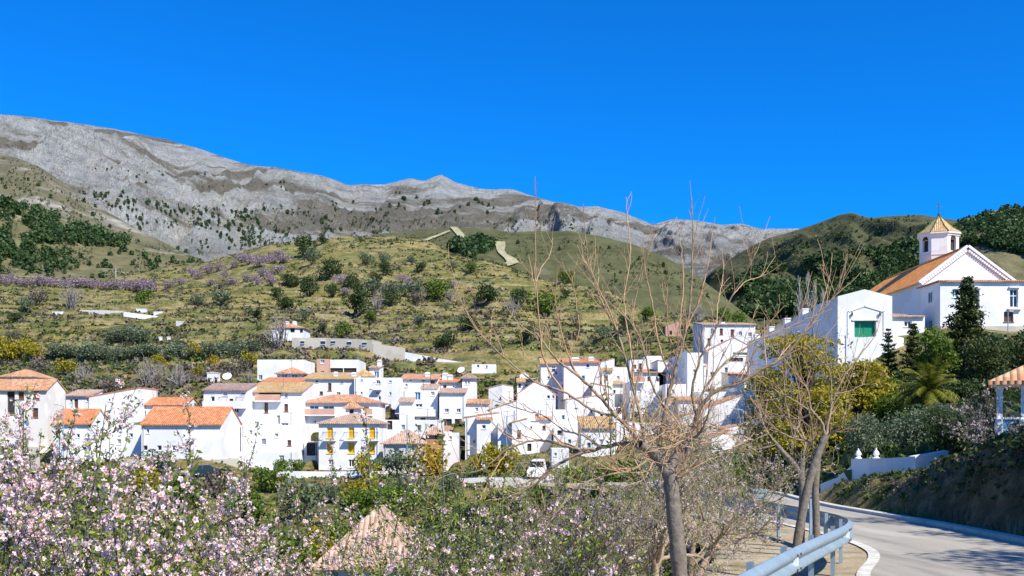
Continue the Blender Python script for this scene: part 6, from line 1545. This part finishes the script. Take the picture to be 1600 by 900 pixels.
limbs3 = [([(1276,860,0),(1275,800,0),(1274,760,0),(1277,720,0),(1276,700,0)], 6.6, 5.8, T_, 0),
 ([(1276,704),(1262,690),(1240,685),(1215,672),(1195,650),(1180,620)], 4.5, 1, Lm, 16), ([(1276,704),(1290,680),(1310,670),(1325,640),(1330,600)], 4, 1, Lm, 12),
 ([(1240,686),(1232,650),(1225,610),(1228,570),(1222,530)], 3, .8, Lm, 12), ([(1270,700),(1268,660),(1258,620),(1262,580),(1255,540)], 3.4, .8, Lm, 12), ([(1215,674),(1195,680),(1175,690),(1160,700)], 2.4, .8, Lm, 9)]
bare_tree('', '', limbs3, 19, t3, rb, (3, .6), .6, None, .46, 1.0, .9)
t4 = thing('bare_tree', 'leafless tree with a forked brown trunk left of the leaning one', 'tree', P(1252, 845, 21))
limbs4 = [([(1251,860,0),(1253,810,0),(1254,770,0),(1252,740,0),(1254,715,0)], 6.6, 5.4, T_, 0), ([(1253,745,0),(1240,725,0),(1222,705,0),(1210,690,.2)], 5.5, 3.4, T_, 0),
 ([(1212,692),(1196,670),(1186,640),(1178,610),(1182,575)], 3.4, .8, Lm, 14), ([(1254,716),(1258,690),(1248,660),(1250,620),(1240,580)], 4.4, .9, Lm, 14), ([(1254,716),(1268,690),(1286,670),(1300,640)], 3.6, .9, Lm, 12), ([(1214,694),(1195,700),(1172,705),(1150,720)], 2.6, .8, Lm, 9)]
bare_tree('', '', limbs4, 21, t4, rb, (3, .6), .6, None, .46, 1.0, .9)

# ------------------------------------------------------------------ signs, lamps, cars, containers
m_signback = simple('grey_blue_sign_metal', (.26, .38, .46), .5, .08, 3, 0, .3)
def sign(px, ptop, pfoot, wpx, hpx, Y, label):
    top = P(px, ptop, Y); r = thing('road_sign', label, 'sign', P(px, pfoot, Y)); h = top.z-r.location.z; w = wpx/F*Y; hh = hpx/F*Y
    b = MB(); b.box((-.04, -.03, -.8), (.04, .03, h)); b.build('post', m_signback, r)
    b = MB(); b.box((-w/2, -.06, h-hh), (w/2, -.035, h)); b.box((-w/2+.03, -.085, h-hh*.3), (w/2-.03, -.062, h-hh*.3+.05)); b.box((-w/2+.03, -.085, h-hh*.75), (w/2-.03, -.062, h-hh*.75+.05)); b.build('panel', m_signback, r)
    return r
sign(1187, 764, 812, 22, 18, 27, 'back of a square metal road sign on a post among pale blossom')
sign(1268, 750, 842, 15, 26, 20, 'tall grey sign post with a narrow panel between two bare trunks')
b = MB()
def lamp(px, ptop, pfoot, Y, label, arm=1.0, side=-1):
    r = thing('street_lamp', label, 'street lamp', P(px, pfoot, Y)); h = (pfoot-ptop)/F*Y; b = MB(); b.bar((0, 0, -1), (0, 0, h), .07, 8, 0, .045); b.bar((0, 0, h-.05), (side*arm, 0, h+.12), .03, 6); b.build('pole', m_signback, r)
    b = MB(); b.box((side*arm-.3, -.1, h+.06), (side*arm+.15, .1, h+.2)); b.build('lamp_head', M['grey_shutter'], r)
lamp(636, 648, 744, 112, 'slim grey street lamp in front of the old grey-white house'); lamp(791.5, 650, 742, 108, 'slim grey street lamp before the wide bare white wall', 1, 1)
lamp(1161, 640, 715, 112, 'slim grey street lamp beside the yellow-green tree'); lamp(1575, 488, 512, 108, 'grey lamp post in front of the church annex', .4, 1); lamp(99, 634, 700, 121, 'street lamp post near the blue notice board', .8, -1)
def wheel(b, c, r, w):
    for i in range(14):
        a0 = 2*math.pi*i/14; a1 = 2*math.pi*(i+1)/14
        p = [(c[0]+r*math.cos(a0), c[1]-w, c[2]+r*math.sin(a0)), (c[0]+r*math.cos(a1), c[1]-w, c[2]+r*math.sin(a1))]; q = [(x, c[1]+w, z) for x, _, z in p]
        b.poly([p[0], p[1], q[1], q[0]]); b.poly([(c[0], c[1]-w, c[2]), p[1], p[0]]); b.poly([(c[0], c[1]+w, c[2]), q[0], q[1]])
def car(loc, rot, colour, label, van=False):
    r = thing('parked_van' if van else 'parked_car', label, 'van' if van else 'car', loc, R(rot)); L = 2.0 if not van else 2.3
    prof = [(-2.0,.35),(-2.02,.62),(-1.9,.82),(-1.1,.92),(-.55,1.36),(.75,1.42),(1.5,1.0),(1.95,.92),(2.03,.6),(2.0,.32)] if not van else [(-2.2,.35),(-2.25,.75),(-1.95,1.0),(-1.35,1.12),(-.95,1.85),(2.1,1.92),(2.22,1.7),(2.25,.35)]
    hw = .82; b = MB(); n = len(prof)
    ins = lambda z: hw if z < .95 else hw-.17*(z-.95)/.5
    for i in range(n):
        (x0, z0), (x1, z1) = prof[i], prof[(i+1) % n]; b.poly([(x0, -ins(z0), z0), (x0, ins(z0), z0), (x1, ins(z1), z1), (x1, -ins(z1), z1)])
    b.poly([(x, -ins(z), z) for x, z in prof]); b.poly([(x, ins(z), z) for x, z in prof][::-1])
    bd = b.build('body', simple('car_paint_'+label.split()[0], colour, .3, .03), r)
    g = MB()
    if not van: wins = [[(-.98,.96),(-.5,1.31),(-.02,1.34),(-.02,.97)], [(.06,.97),(.06,1.35),(.7,1.36),(1.28,1.02)]]
    else: wins = [[(-1.22,1.16),(-.88,1.74),(-.25,1.76),(-.25,1.15)]]
    for s in (-1, 1):
        for w in wins: g.poly([(x, s*(ins(z)+.008), z) for x, z in w][::s])
    a = prof[3]; c = prof[4]; f = lambda t: (a[0]+(c[0]-a[0])*t-.008, a[1]+(c[1]-a[1])*t+.008)
    p, q = f(.12), f(.9); g.poly([(p[0], -.68, p[1]), (p[0], .68, p[1]), (q[0], .62, q[1]), (q[0], -.62, q[1])])
    if not van: a, c = prof[6], prof[5]; p, q = (a[0]-.07, a[1]+.055), (c[0]+.1, c[1]-.03); g.poly([(p[0]+.01, .66, p[1]), (p[0]+.01, -.66, p[1]), (q[0]+.01, -.6, q[1]), (q[0]+.01, .6, q[1])])
    g.build('windows', M['glass'], bd)
    ty = simple('tyre_rubber_'+label.split()[0], (.02, .02, .02), .8)
    for x in (-1.3, 1.25):
        for s in (-1, 1):
            wb = MB(); wheel(wb, (0, 0, 0), .32, .1); w = wb.build('wheel', ty, r, (x, s*.76, .31)); wb = MB(); wheel(wb, (0, 0, 0), .19, .108); wb.build('rim', M['grey_shutter'], w)
    for s in (-1, 1):
        h = MB(); h.obox((prof[1][0]+.05, s*.6, .66), (.06, 0, 0), (0, .14, 0), (0, 0, .07)); h.build('headlight', M['white_paint'], r)
        h = MB(); h.obox((prof[-2][0]-.04, s*.66, .74), (.05, 0, 0), (0, .1, 0), (0, 0, .09)); h.build('tail_light', M['rust_shutter'], r)
def on_ground(px, py, Y): 
    x = PX(px, Y); return Vector((x, Y, float(G_z(np.array([x]), np.array([float(Y)]))[0])))
def lot(px, py, Y, w, d, name='parking_surface'):
    c = P(px, py, Y); b = MB(); b.box((c.x-w/2, Y-d/2, c.z-1.6), (c.x+w/2, Y+d/2, c.z)); return tag(b.build('road', M['concrete']), kind='structure')
lot(316, 746, 112, 9, 4.5); lot(828, 748, 98, 8, 5); lot(22, 738, 116, 12, 5)
car(P(316, 746, 112), 18, (.012, .03, .035), 'dark green hatchback parked below the long white house')
car(P(840, 749, 99), 84, (.75, .76, .77), 'white van parked with its back to the road wall', True)
for (px, c, lab) in ((3, (.01, .10, .45), 'blue recycling container at the very left edge'), (20, (.01, .13, .55), 'blue recycling container next to the green one'), (34, (.05, .42, .05), 'bright green recycling container'), (72, (.55, .07, .02), 'orange-red container seen through the almond blossom')):
    q = P(px, 738, 116) if px < 800 else P(px, 747, 98); r = thing('recycling_container', lab, 'container', q); r.scale = (.75, .75, .75) if px != 72 else (.4, .4, .4)
    b = MB(); b.prism([(-.5, .1), (.5, .1), (.58, .9), (.5, 1.35), (.25, 1.6), (-.25, 1.6), (-.5, 1.35), (-.58, .9)], -.5, .5); mm = simple('container_paint', c, .4, .06); b.build('body', mm, r)
    b = MB(); b.box((-.42, -.45, -.05), (-.25, .45, .1)); b.box((.25, -.45, -.05), (.42, .45, .1)); b.build('foot', M['iron'], r); b = MB(); b.box((-.25, -.53, 1.0), (.25, -.501, 1.2)); b.build('slot', M['dark_room'], r)
nb = thing('notice_board', 'bright blue notice board on two posts by the cream house', 'notice board', P(40, 676, 120)); b = MB(); b.box((-.32, -.05, .6), (.32, .02, 1.55)); b.build('panel', simple('sign_blue', (.02, .22, .62), .45, .08), nb)
b = MB(); b.box((-.3, .022, -1.5), (-.22, .1, 1.5)); b.box((.22, .022, -1.5), (.3, .1, 1.5)); b.build('posts', m_signback, nb)
py_ = thing('lattice_pylon', 'tiny pale lattice pylon above the pink almond row', 'pylon', pine_hill.hit(181, 440)); 
def pylon():
    s = 22/F*py_.location.y/10; b = MB()
    for i in range(8):
        z0 = i*1.25*s; z1 = z0+1.25*s; w0 = (1.1-.13*i)*s*.5; w1 = (1.1-.13*(i+1))*s*.5
        for (a, c) in ((-1, -1), (1, -1), (1, 1), (-1, 1)): b.bar((a*w0, c*w0, z0), (a*w1, c*w1, z1), .07*s, 4)
        b.bar((-w0, -w0, z0), (w1, -w1, z1), .05*s, 4); b.bar((w0, -w0, z0), (-w1, -w1, z1), .05*s, 4)
    for z in (7.2, 8.6): b.bar((-1.4*s, 0, z*s), (1.4*s, 0, z*s), .07*s, 4)
    b.build('lattice', M['concrete'], py_)
pylon()
# ------------------------------------------------------------------ trees of the church garden
def gz(x, y): return float(ground_z_plain(np.array([float(x)]), np.array([float(y)]))[0])
def ground_z_plain(X, Y): return G_z(np.asarray(X, float), np.asarray(Y, float))
def tree_at(px, Y, name, label, cat, group=None):
    x = PX(px, Y); return thing(name, label, cat, (x, Y, gz(x, Y)-.05), 0, group)
rc = np.random.default_rng(77)
def conifer(px, ptop, Y, wpx, label, n, tiers=16, ragged=.35, name='conifer_tree', group=None):
    r = tree_at(px, Y, name, label, 'conifer', group); h = PZ(ptop, Y)-r.location.z; w = wpx/F*Y
    c, t = conifer_mesh(name, LF['cypress'], M['bark_dark'], rc, h, w, n, .045*w+.09, tiers, .1, ragged); link('crown', c, r); link('trunk', t, r); return r
conifer(1511, 432, 84, 80, 'tall dark conifer with ragged boughs in front of the church annex', 15000, 22, .4)
conifer(1388, 512, 92, 38, 'small slim conifer below the green door, left of two', 6000, 15, .4)
conifer(1427, 503, 90, 44, 'slim dark conifer right of the green door, beside the smaller one', 8000, 17, .3)
def leafy(px, Y, wpx, ptop, label, kind, n, leaf, k=14, name='leafy_tree', cat='tree', trunk_h=.25, group=None, foot=None, blobs=None, tr=.06):
    r = tree_at(px, Y, name, label, cat, group); h = PZ(ptop, Y)-r.location.z; w = wpx/F*Y
    bl = blobs or blob_set(rc, w, h, k, trunk_h)
    pts = crown_points(rc, n, bl, .45); pts = pts[pts[:, 2] > h*trunk_h*.55]
    v, f = quads(pts, leaf, rc, .5); link('crown', np_mesh('crown', v, f, LF[kind]), r)
    pl = [(curve_pts([(0, 0, -.5), (rc.normal()*.05*w, rc.normal()*.05*w, h*.25), (rc.normal()*.08*w, rc.normal()*.08*w, h*.55)], 4), np.linspace(tr*h*.5, tr*h*.22, 9))]
    for b in bl[:10]:
        q = pl[0][0][rc.integers(3, 8)]; e = np.array(b[:3]); m = (q+e)/2+rc.normal(size=3)*.04*w; c = curve_pts([q, m, e], 4); pl.append((c, np.linspace(tr*h*.2, tr*h*.05, len(c))))
    tv, tf = tubes(pl, 6); link('trunk', np_mesh('trunk', tv, tf, M['bark_dark'], smooth=True), r); return r
leafy(1466, 82, 58, 506, 'rounded silvery-green tree between the slim and the tall conifer', 'bright', 3600, .26, 12)
leafy(1345, 50, 78, 640, 'grey-green olive tree above the white garden wall, leftmost of the olives', 'olive', 5200, .12, 14, 'olive_tree', 'olive tree')
leafy(1425, 46, 90, 632, 'broad shaded olive tree above the garden wall', 'olive', 6000, .12, 16, 'olive_tree', 'olive tree')
leafy(1490, 43, 80, 640, 'dark olive tree leaning over the end of the garden wall', 'dark', 5200, .13, 14, 'olive_tree', 'olive tree')
leafy(1310, 74, 74, 605, 'bright green shrub mass right of the yellow-green tree', 'bright', 3600, .24, 12, 'bush', 'bush', .05)
leafy(1400, 66, 80, 610, 'green bush below the two slim conifers', 'bright', 3800, .2, 12, 'bush', 'bush', .05)
leafy(1312, 66, 60, 670, 'dark shaded bush under the yellow-green tree', 'dark', 3000, .2, 10, 'bush', 'bush', .05)
leafy(1360, 58, 70, 665, 'dark bush behind the leftmost olive tree', 'dark', 3000, .2, 10, 'bush', 'bush', .05)
leafy(1450, 60, 70, 655, 'dark bush behind the broad olive tree', 'dark', 3000, .2, 10, 'bush', 'bush', .05)
leafy(1500, 62, 90, 588, 'dark green bush under the tall conifer', 'dark', 4200, .2, 12, 'bush', 'bush', .05)
leafy(1540, 72, 80, 520, 'olive-brown hedge bush left on the church terrace', 'cypress', 4200, .2, 12, 'bush', 'bush', .05)
leafy(1600, 74, 90, 508, 'olive-brown hedge bush at the right edge of the church terrace', 'cypress', 4200, .2, 12, 'bush', 'bush', .05)
leafy(1530, 40, 60, 600, 'thin grey-green tree beside the pavilion', 'scrub', 2400, .09, 12, 'shrub', 'shrub', .2)
leafy(1478, 56, 50, 620, 'grey-green shrub behind the dark olive tree', 'olive', 2600, .12, 10, 'shrub', 'shrub', .1)
# yellow-green trees beyond the bend: flat layered sprays
def layered(px, Y, wpx, ptop, label, n, seed):
    r = tree_at(px, Y, 'yellow_green_tree', label, 'tree', 'yellow-green trees beyond the bend'); h = PZ(ptop, Y)-r.location.z; w = wpx/F*Y; g = np.random.default_rng(seed); cen = []; pl = [(np.array([[0, 0, -.5], [.1, 0, h*.4], [.0, .1, h*.9]]), np.array([.16, .1, .03]))]
    for i in range(74):
        f = g.random()**.8; z = h*(.16+.84*f); rad = w*.5*(math.sin(min(1, .28+.8*(1-f))*math.pi*.52))**.8*(.35+.7*g.random()); a = g.random()*6.28; c = np.array([math.cos(a)*rad, math.sin(a)*rad, z])
        m = n//74; s = w*(.09+.05*g.random()); q = c+g.normal(size=(m, 3))*np.array([s, s, s*.22]); q[:, 2] -= (np.linalg.norm(q[:, :2]-c[:2], axis=1)**2)*.12/s; cen.append(q)
        e = curve_pts([(0, 0, z*.55), c*np.array([.5, .5, 1])-np.array([0, 0, .15*h*.3]), c], 3); pl.append((e, np.linspace(.07, .015, len(e))))
    v, f = quads(np.concatenate(cen), .25, g, .40); link('crown', np_mesh('crown', v, f, LF['lime']), r)
    tv, tf = tubes(pl, 5); link('trunk', np_mesh('trunk', tv, tf, M['bark_dark']), r)
layered(1255, 62, 140, 522, 'large yellow-green tree behind the bare trunks', 8600, 3)
layered(1340, 68, 110, 566, 'yellow-green tree to the right of the largest one, under the yard wall', 6600, 4)
layered(1196, 66, 70, 575, 'smaller yellow-green tree at the left of its group', 4600, 5)
for (px, Y, wp, pt, kd, lab) in ((1385, 80, 60, 585, 'bright', 'green bush directly under the smaller slim conifer'), (1440, 76, 70, 585, 'dark', 'dark bush under the taller slim conifer'), (1560, 60, 80, 575, 'dark', 'dark bush behind the pavilion roof'), (1330, 64, 80, 640, 'bright', 'bright bush between the yellow-green trees and the olives'), (1395, 52, 70, 660, 'dark', 'dark gap-filling bush between two olive trees'), (1465, 50, 70, 640, 'olive', 'olive tree in the middle of the garden row'), (1530, 52, 80, 620, 'dark', 'dark bush left of the pavilion'), (1580, 86, 70, 535, 'bright', 'green bush below the church hedge'), (1275, 70, 70, 640, 'dark', 'dark bush in the shade behind the bare trunks'), (1322, 56, 50, 690, 'dark', 'dark low bush above the ramp wall')):
    leafy(px, Y, wp, pt, lab, kd, 4600, .2 if Y > 55 else .14, 13, 'bush', 'bush', .05)
leafy(1592, 34, 46, 650, 'low dark shrub in front of the pavilion base', 'dark', 2200, .1, 9, 'bush', 'bush', .05)
for (x, y, h, lab) in ((15.8, 10.6, 8.0, 'tall leafy tree off the right edge, its shadow streaking the road'), (17.5, 17.0, 7.0, 'second leafy tree off the right edge, added to shade the bank'), (18.5, 23, 8, 'third leafy tree off the right edge, added to shade the bank farther on'), (21.5, 30.5, 7, 'fourth leafy tree off the right edge, added to shade the far bank')):  # all but the first: unseen trees added to shade the bank
    r = thing('roadside_tree', lab, 'tree', (x, y, gz(x, y)-.05)); bl = blob_set(rc, 5.6, h, 14, .3); q = crown_points(rc, 5200, bl, .3); v, f = quads(q, .22, rc, .5); link('crown', np_mesh('crown', v, f, LF['olive']), r)
    b = MB(); b.bar((0, 0, -.5), (.1, 0, h*.7), .16, 8, 0, .06); b.build('trunk', M['bark_dark'], r)
# palm
pm = tree_at(1452, 62, 'palm_tree', 'bushy palm with arching yellow-green fronds below the conifers', 'palm')
def palm():
    h = PZ(610, 62)-pm.location.z; V = MB()
    for i in range(58):
        a = rc.random()*6.28; el = R(-10+85*rc.random()); L = 1.9+.7*rc.random(); p = Vector((0, 0, h)); d = Vector((math.cos(a)*math.cos(el), math.sin(a)*math.cos(el), math.sin(el))); pts = [p]
        for s in range(8): p = p+d*L/8; d = (d+Vector((0, 0, -.17))).normalized(); pts.append(p)
        for s in range(8):
            t = pts[s+1]-pts[s]; side = t.cross(Vector((0, 0, 1))).normalized()
            for k in range(3):
                q = pts[s]+t*(k/3); ll = .46*(1-.55*abs(s/8-.35))
                for sg in (-1, 1): tip = q+side*sg*ll+t.normalized()*.25+Vector((0, 0, -.16)); V.poly([q, q+t*.28, tip])
    V.build('fronds', LF['palm'], pm); b = MB(); b.bar((0, 0, -.5), (0, 0, h), .24, 8, 0, .2); b.build('trunk', M['bark_dark'], pm)
palm()
# thin bare poplars behind the yard wall
for (px, pt, Y, lab) in ((1249, 432, 165, 'thin pale leafless poplar behind the yard wall, leftmost of four'), (1262, 424, 166, 'thin pale leafless poplar behind the yard wall, tallest of four'), (1273, 438, 164, 'thin pale leafless poplar behind the yard wall, third of four'), (1286, 450, 163, 'thin pale leafless poplar behind the yard wall, rightmost of four')):
    r = tree_at(px, Y, 'poplar_tree', lab, 'poplar', 'bare poplars behind the yard wall'); h = PZ(pt, Y)-r.location.z; pl = [(np.array([[0, 0, -1], [0, 0, h*.5], [.1, 0, h]]), np.array([.12, .08, .02]))]
    for i in range(46):
        z = h*(.25+.7*rc.random()); a = rc.random()*6.28; L = (h-z)*.28+.6; d = np.array([math.cos(a)*.3, math.sin(a)*.3, .95]); q = np.array([0, 0, z]); pl.append((np.array([q, q+d*L*.5, q+d*L+np.array([0, 0, .2])]), np.array([.04, .03, .012])))
    v, f = tubes(pl, 4); link('branches', np_mesh('branches', v, f, simple('pale_poplar_bark', (.34, .32, .27), .9)), r)

# ------------------------------------------------------------------ almond trees in blossom
petal = leafmat('almond_petals', [(0, (.64, .32, .33)), (.35, (.86, .62, .60)), (1, (.95, .86, .81))], .35, .6)
petal2 = leafmat('pale_almond_petals', [(0, (.42, .29, .27)), (.5, (.64, .52, .48)), (1, (.80, .72, .66))], .3, .6)
heart = simple('blossom_heart', (.38, .03, .06), .6, .3, 60); newleaf = leafmat('young_almond_leaves', [(0, (.08, .12, .012)), (.5, (.20, .26, .03)), (1, (.38, .42, .07))], .4)
bud = simple('red_calyx', (.26, .035, .05), .6, .3, 60)
M['bark_almond'] = simple('dark_almond_bark', (.10, .085, .08), .9, .5, 24, .6)
M['bark_pale'] = simple('pale_almond_bark', (.30, .225, .15), .9, .4, 20, .5)
AP = dict(n=6, wob=.16, up=[.02, .05, .07, .10], levels=4, kids=[(4, 5), (4, 6), (5, 7), (4, 6)], first=[.55, .25, .2, .15], ang=[(35, 65), (25, 65), (25, 70), (25, 60)], len=[.95, .68, .60, .55], rk=.62, taper=.45, rmin=.004)
def almond(px, Y, foot_z, L0, label, seed, fsize, fstep, lstep, tilt=(0, 0), pet=None, zmin=-99, ap=AP, group='blossoming almond trees beside the road', keep=1.0, r0=.085, shoots=0, bark='bark_almond'):
    g = np.random.default_rng(seed); x = PX(px, Y); r = thing('almond_tree', label, 'almond tree', (x, Y, foot_z), 0, group)
    polys = []; tw = []; grow(g, (0, 0, -.3), (tilt[0], tilt[1], 1), L0, r0, 0, ap, polys, tw)
    if shoots:
        tips = np.array([t[-1] for t in tw]); order = tips[np.argsort(-tips[:, 2])][:max(shoots*14, 1)]
        for k in range(shoots):
            q = order[g.integers(0, len(order))] - np.array([0, 0, .1]); d = np.array([g.normal()*.16, g.normal()*.16, 1.]); L = g.uniform(.3, .8); a = [q]
            for s in range(6): d = d+g.normal(size=3)*.06; d /= np.linalg.norm(d); a.append(a[-1]+d*L/6)
            a = np.array(a); polys.append((a, np.linspace(.009, .003, 7), 3)); tw.append(a)
            for m in range(3):
                e = a[g.integers(1, 5)]; dd = rdir(1, g)[0]*.6+np.array([0, 0, .7]); b_ = np.array([e, e+dd*.07, e+dd*.15]); polys.append((b_, np.array([.004, .003, .0015]), 3)); tw.append(b_)
    big = [(p, rr) for p, rr, l in polys if l <= 1]; mid = [(p, rr) for p, rr, l in polys if l == 2]; small = [(p, np.maximum(rr*.8, .0025)) for p, rr, l in polys if l > 2]
    v, f = tubes(big, 8); link('trunk', np_mesh('trunk', v, f, M[bark], smooth=True), r)
    v, f = tubes(mid, 5); v2, f2 = tubes(small, 3); link('branches', np_mesh('branches', np.concatenate([v, v2]), np.concatenate([f, f2+len(v)]), M[bark], smooth=True), r)
    cp = along(tw, g, fstep*2.1, fsize*.2, zmin-foot_z, keep); cp = cp[smooth(.34, .52, fbm(cp[:, 0]*2.6+cp[:, 1]*1.1+seed, cp[:, 2]*2.6+cp[:, 1]*.7, 3, seed))+.12 > g.random(len(cp))]; fp = np.repeat(cp, g.integers(1, 8, len(cp)), axis=0); fp = fp + g.normal(size=fp.shape)*fsize*.62; link('blossoms', flowers(fp, fsize, g, [pet or petal, heart], 'blossoms'), r)
    bp = along(tw, g, fstep*3.2, fsize*.3, zmin-foot_z, keep); v, f = quads(bp, fsize*.36, g, .8); link('buds', np_mesh('buds', v, f, bud), r)
    lp = along(tw, g, lstep, fsize*.5, zmin-foot_z, keep); v, f = quads(lp, fsize*1.15, g, .42); link('leaves', np_mesh('leaves', v, f, newleaf), r)
    return r, len(fp)
AP3 = dict(AP, kids=[(5, 6), (6, 7), (6, 8), (5, 7)], first=[.45, .2, .15, .1])
for (px, Y, fz, L0, lab, sd, fs, ls, tl) in (
    (60, 6.2, -1.86, 1.5, 'almond tree in pink-white blossom filling the lower left corner', 41, .026, .019, (-.05, 0)),
    (235, 5.6, -1.9, 1.4, 'nearest almond tree in dense pink-white blossom left of centre at the bottom', 52, .026, .019, (.05, .05)),
    (395, 6.4, -1.78, 1.5, 'blossoming almond tree with a dark upright stem in front of the long white house', 46, .027, .019, (.02, 0)),
    (545, 7.4, -2.12, 1.6, 'sparser almond tree in blossom and young leaf in front of the farmhouse roof', 43, .12, .019, (.1, 0)),
    (150, 8.6, -2.35, 1.75, 'almond tree in blossom rising behind the two leftmost ones', 44, .034, .019, (0, 0)),
    (320, 9.2, -2.7, 1.75, 'almond tree in blossom behind the nearest ones, under the orange-roofed house', 58, .045, .019, (0, 0)),
    (470, 10.5, -3.1, 1.8, 'almond tree in blossom behind the sparser one, below the yellow-shuttered house', 59, .10, .019, (0, 0)),
    (640, 8.2, -2.75, 1.5, 'thin almond tree with few flowers and many young leaves right of the farmhouse roof', 47, .22, .022, (.05, 0)),
    (-90, 7.6, -2.05, 1.6, 'almond tree in blossom cut off by the left edge', 45, .03, .019, (0, 0))):
    almond(px, Y, fz, L0, lab, sd, .033, fs, ls, tl, zmin=-1.1, ap=AP3, shoots=15)
AP2 = dict(AP, levels=4, kids=[(4, 5), (4, 6), (5, 7), (5, 7)])
for (px, Y, L0, lab, sd) in ((760, 17.5, 1.3, 'low pale almond with drooping twigs at the left of its group', 60), (845, 15.5, 1.35, 'low pale blossoming almond left of the bare tree', 61), (945, 17, 1.45, 'pale blossoming almond just left of the bare trunk', 62), (1090, 15.5, 1.2, 'pale blossoming almond right of the bare trunk', 63), (1075, 23, 1.45, 'greyish blossoming almond by the square road sign', 64), (1010, 21, 1.6, 'greyish almond with few flowers behind the bare trunk', 65), (1030, 13.6, 1.15, 'low almond thicket at the foot of the bare tree', 67), (890, 13.5, 1.15, 'low almond thicket near the bottom left of the bare trunk', 68), (1075, 18.5, 1.45, 'almond with olive-tinted young leaves behind the bare trunk', 69), (1140, 38, 2.2, 'taller grey almond beyond the square road sign', 70)):
    x = PX(px, Y); z = gz(x, Y); almond(px, Y, z, L0, lab, sd, .030, .14, .055, (0, 0), petal2, -4.2, AP2, 'pale almond trees below the road', 1.0, .09, 0, 'bark_pale')
almond(1566, 34.5, gz(PX(1566, 34.5), 34.5)-.1, 1.25, 'half-bare pinkish almond tree on top of the bank by the pavilion', 71, .05, .16, .3, (-.1, 0), petal2, -9, AP, 'almond trees on the bank', 1.0, .09)
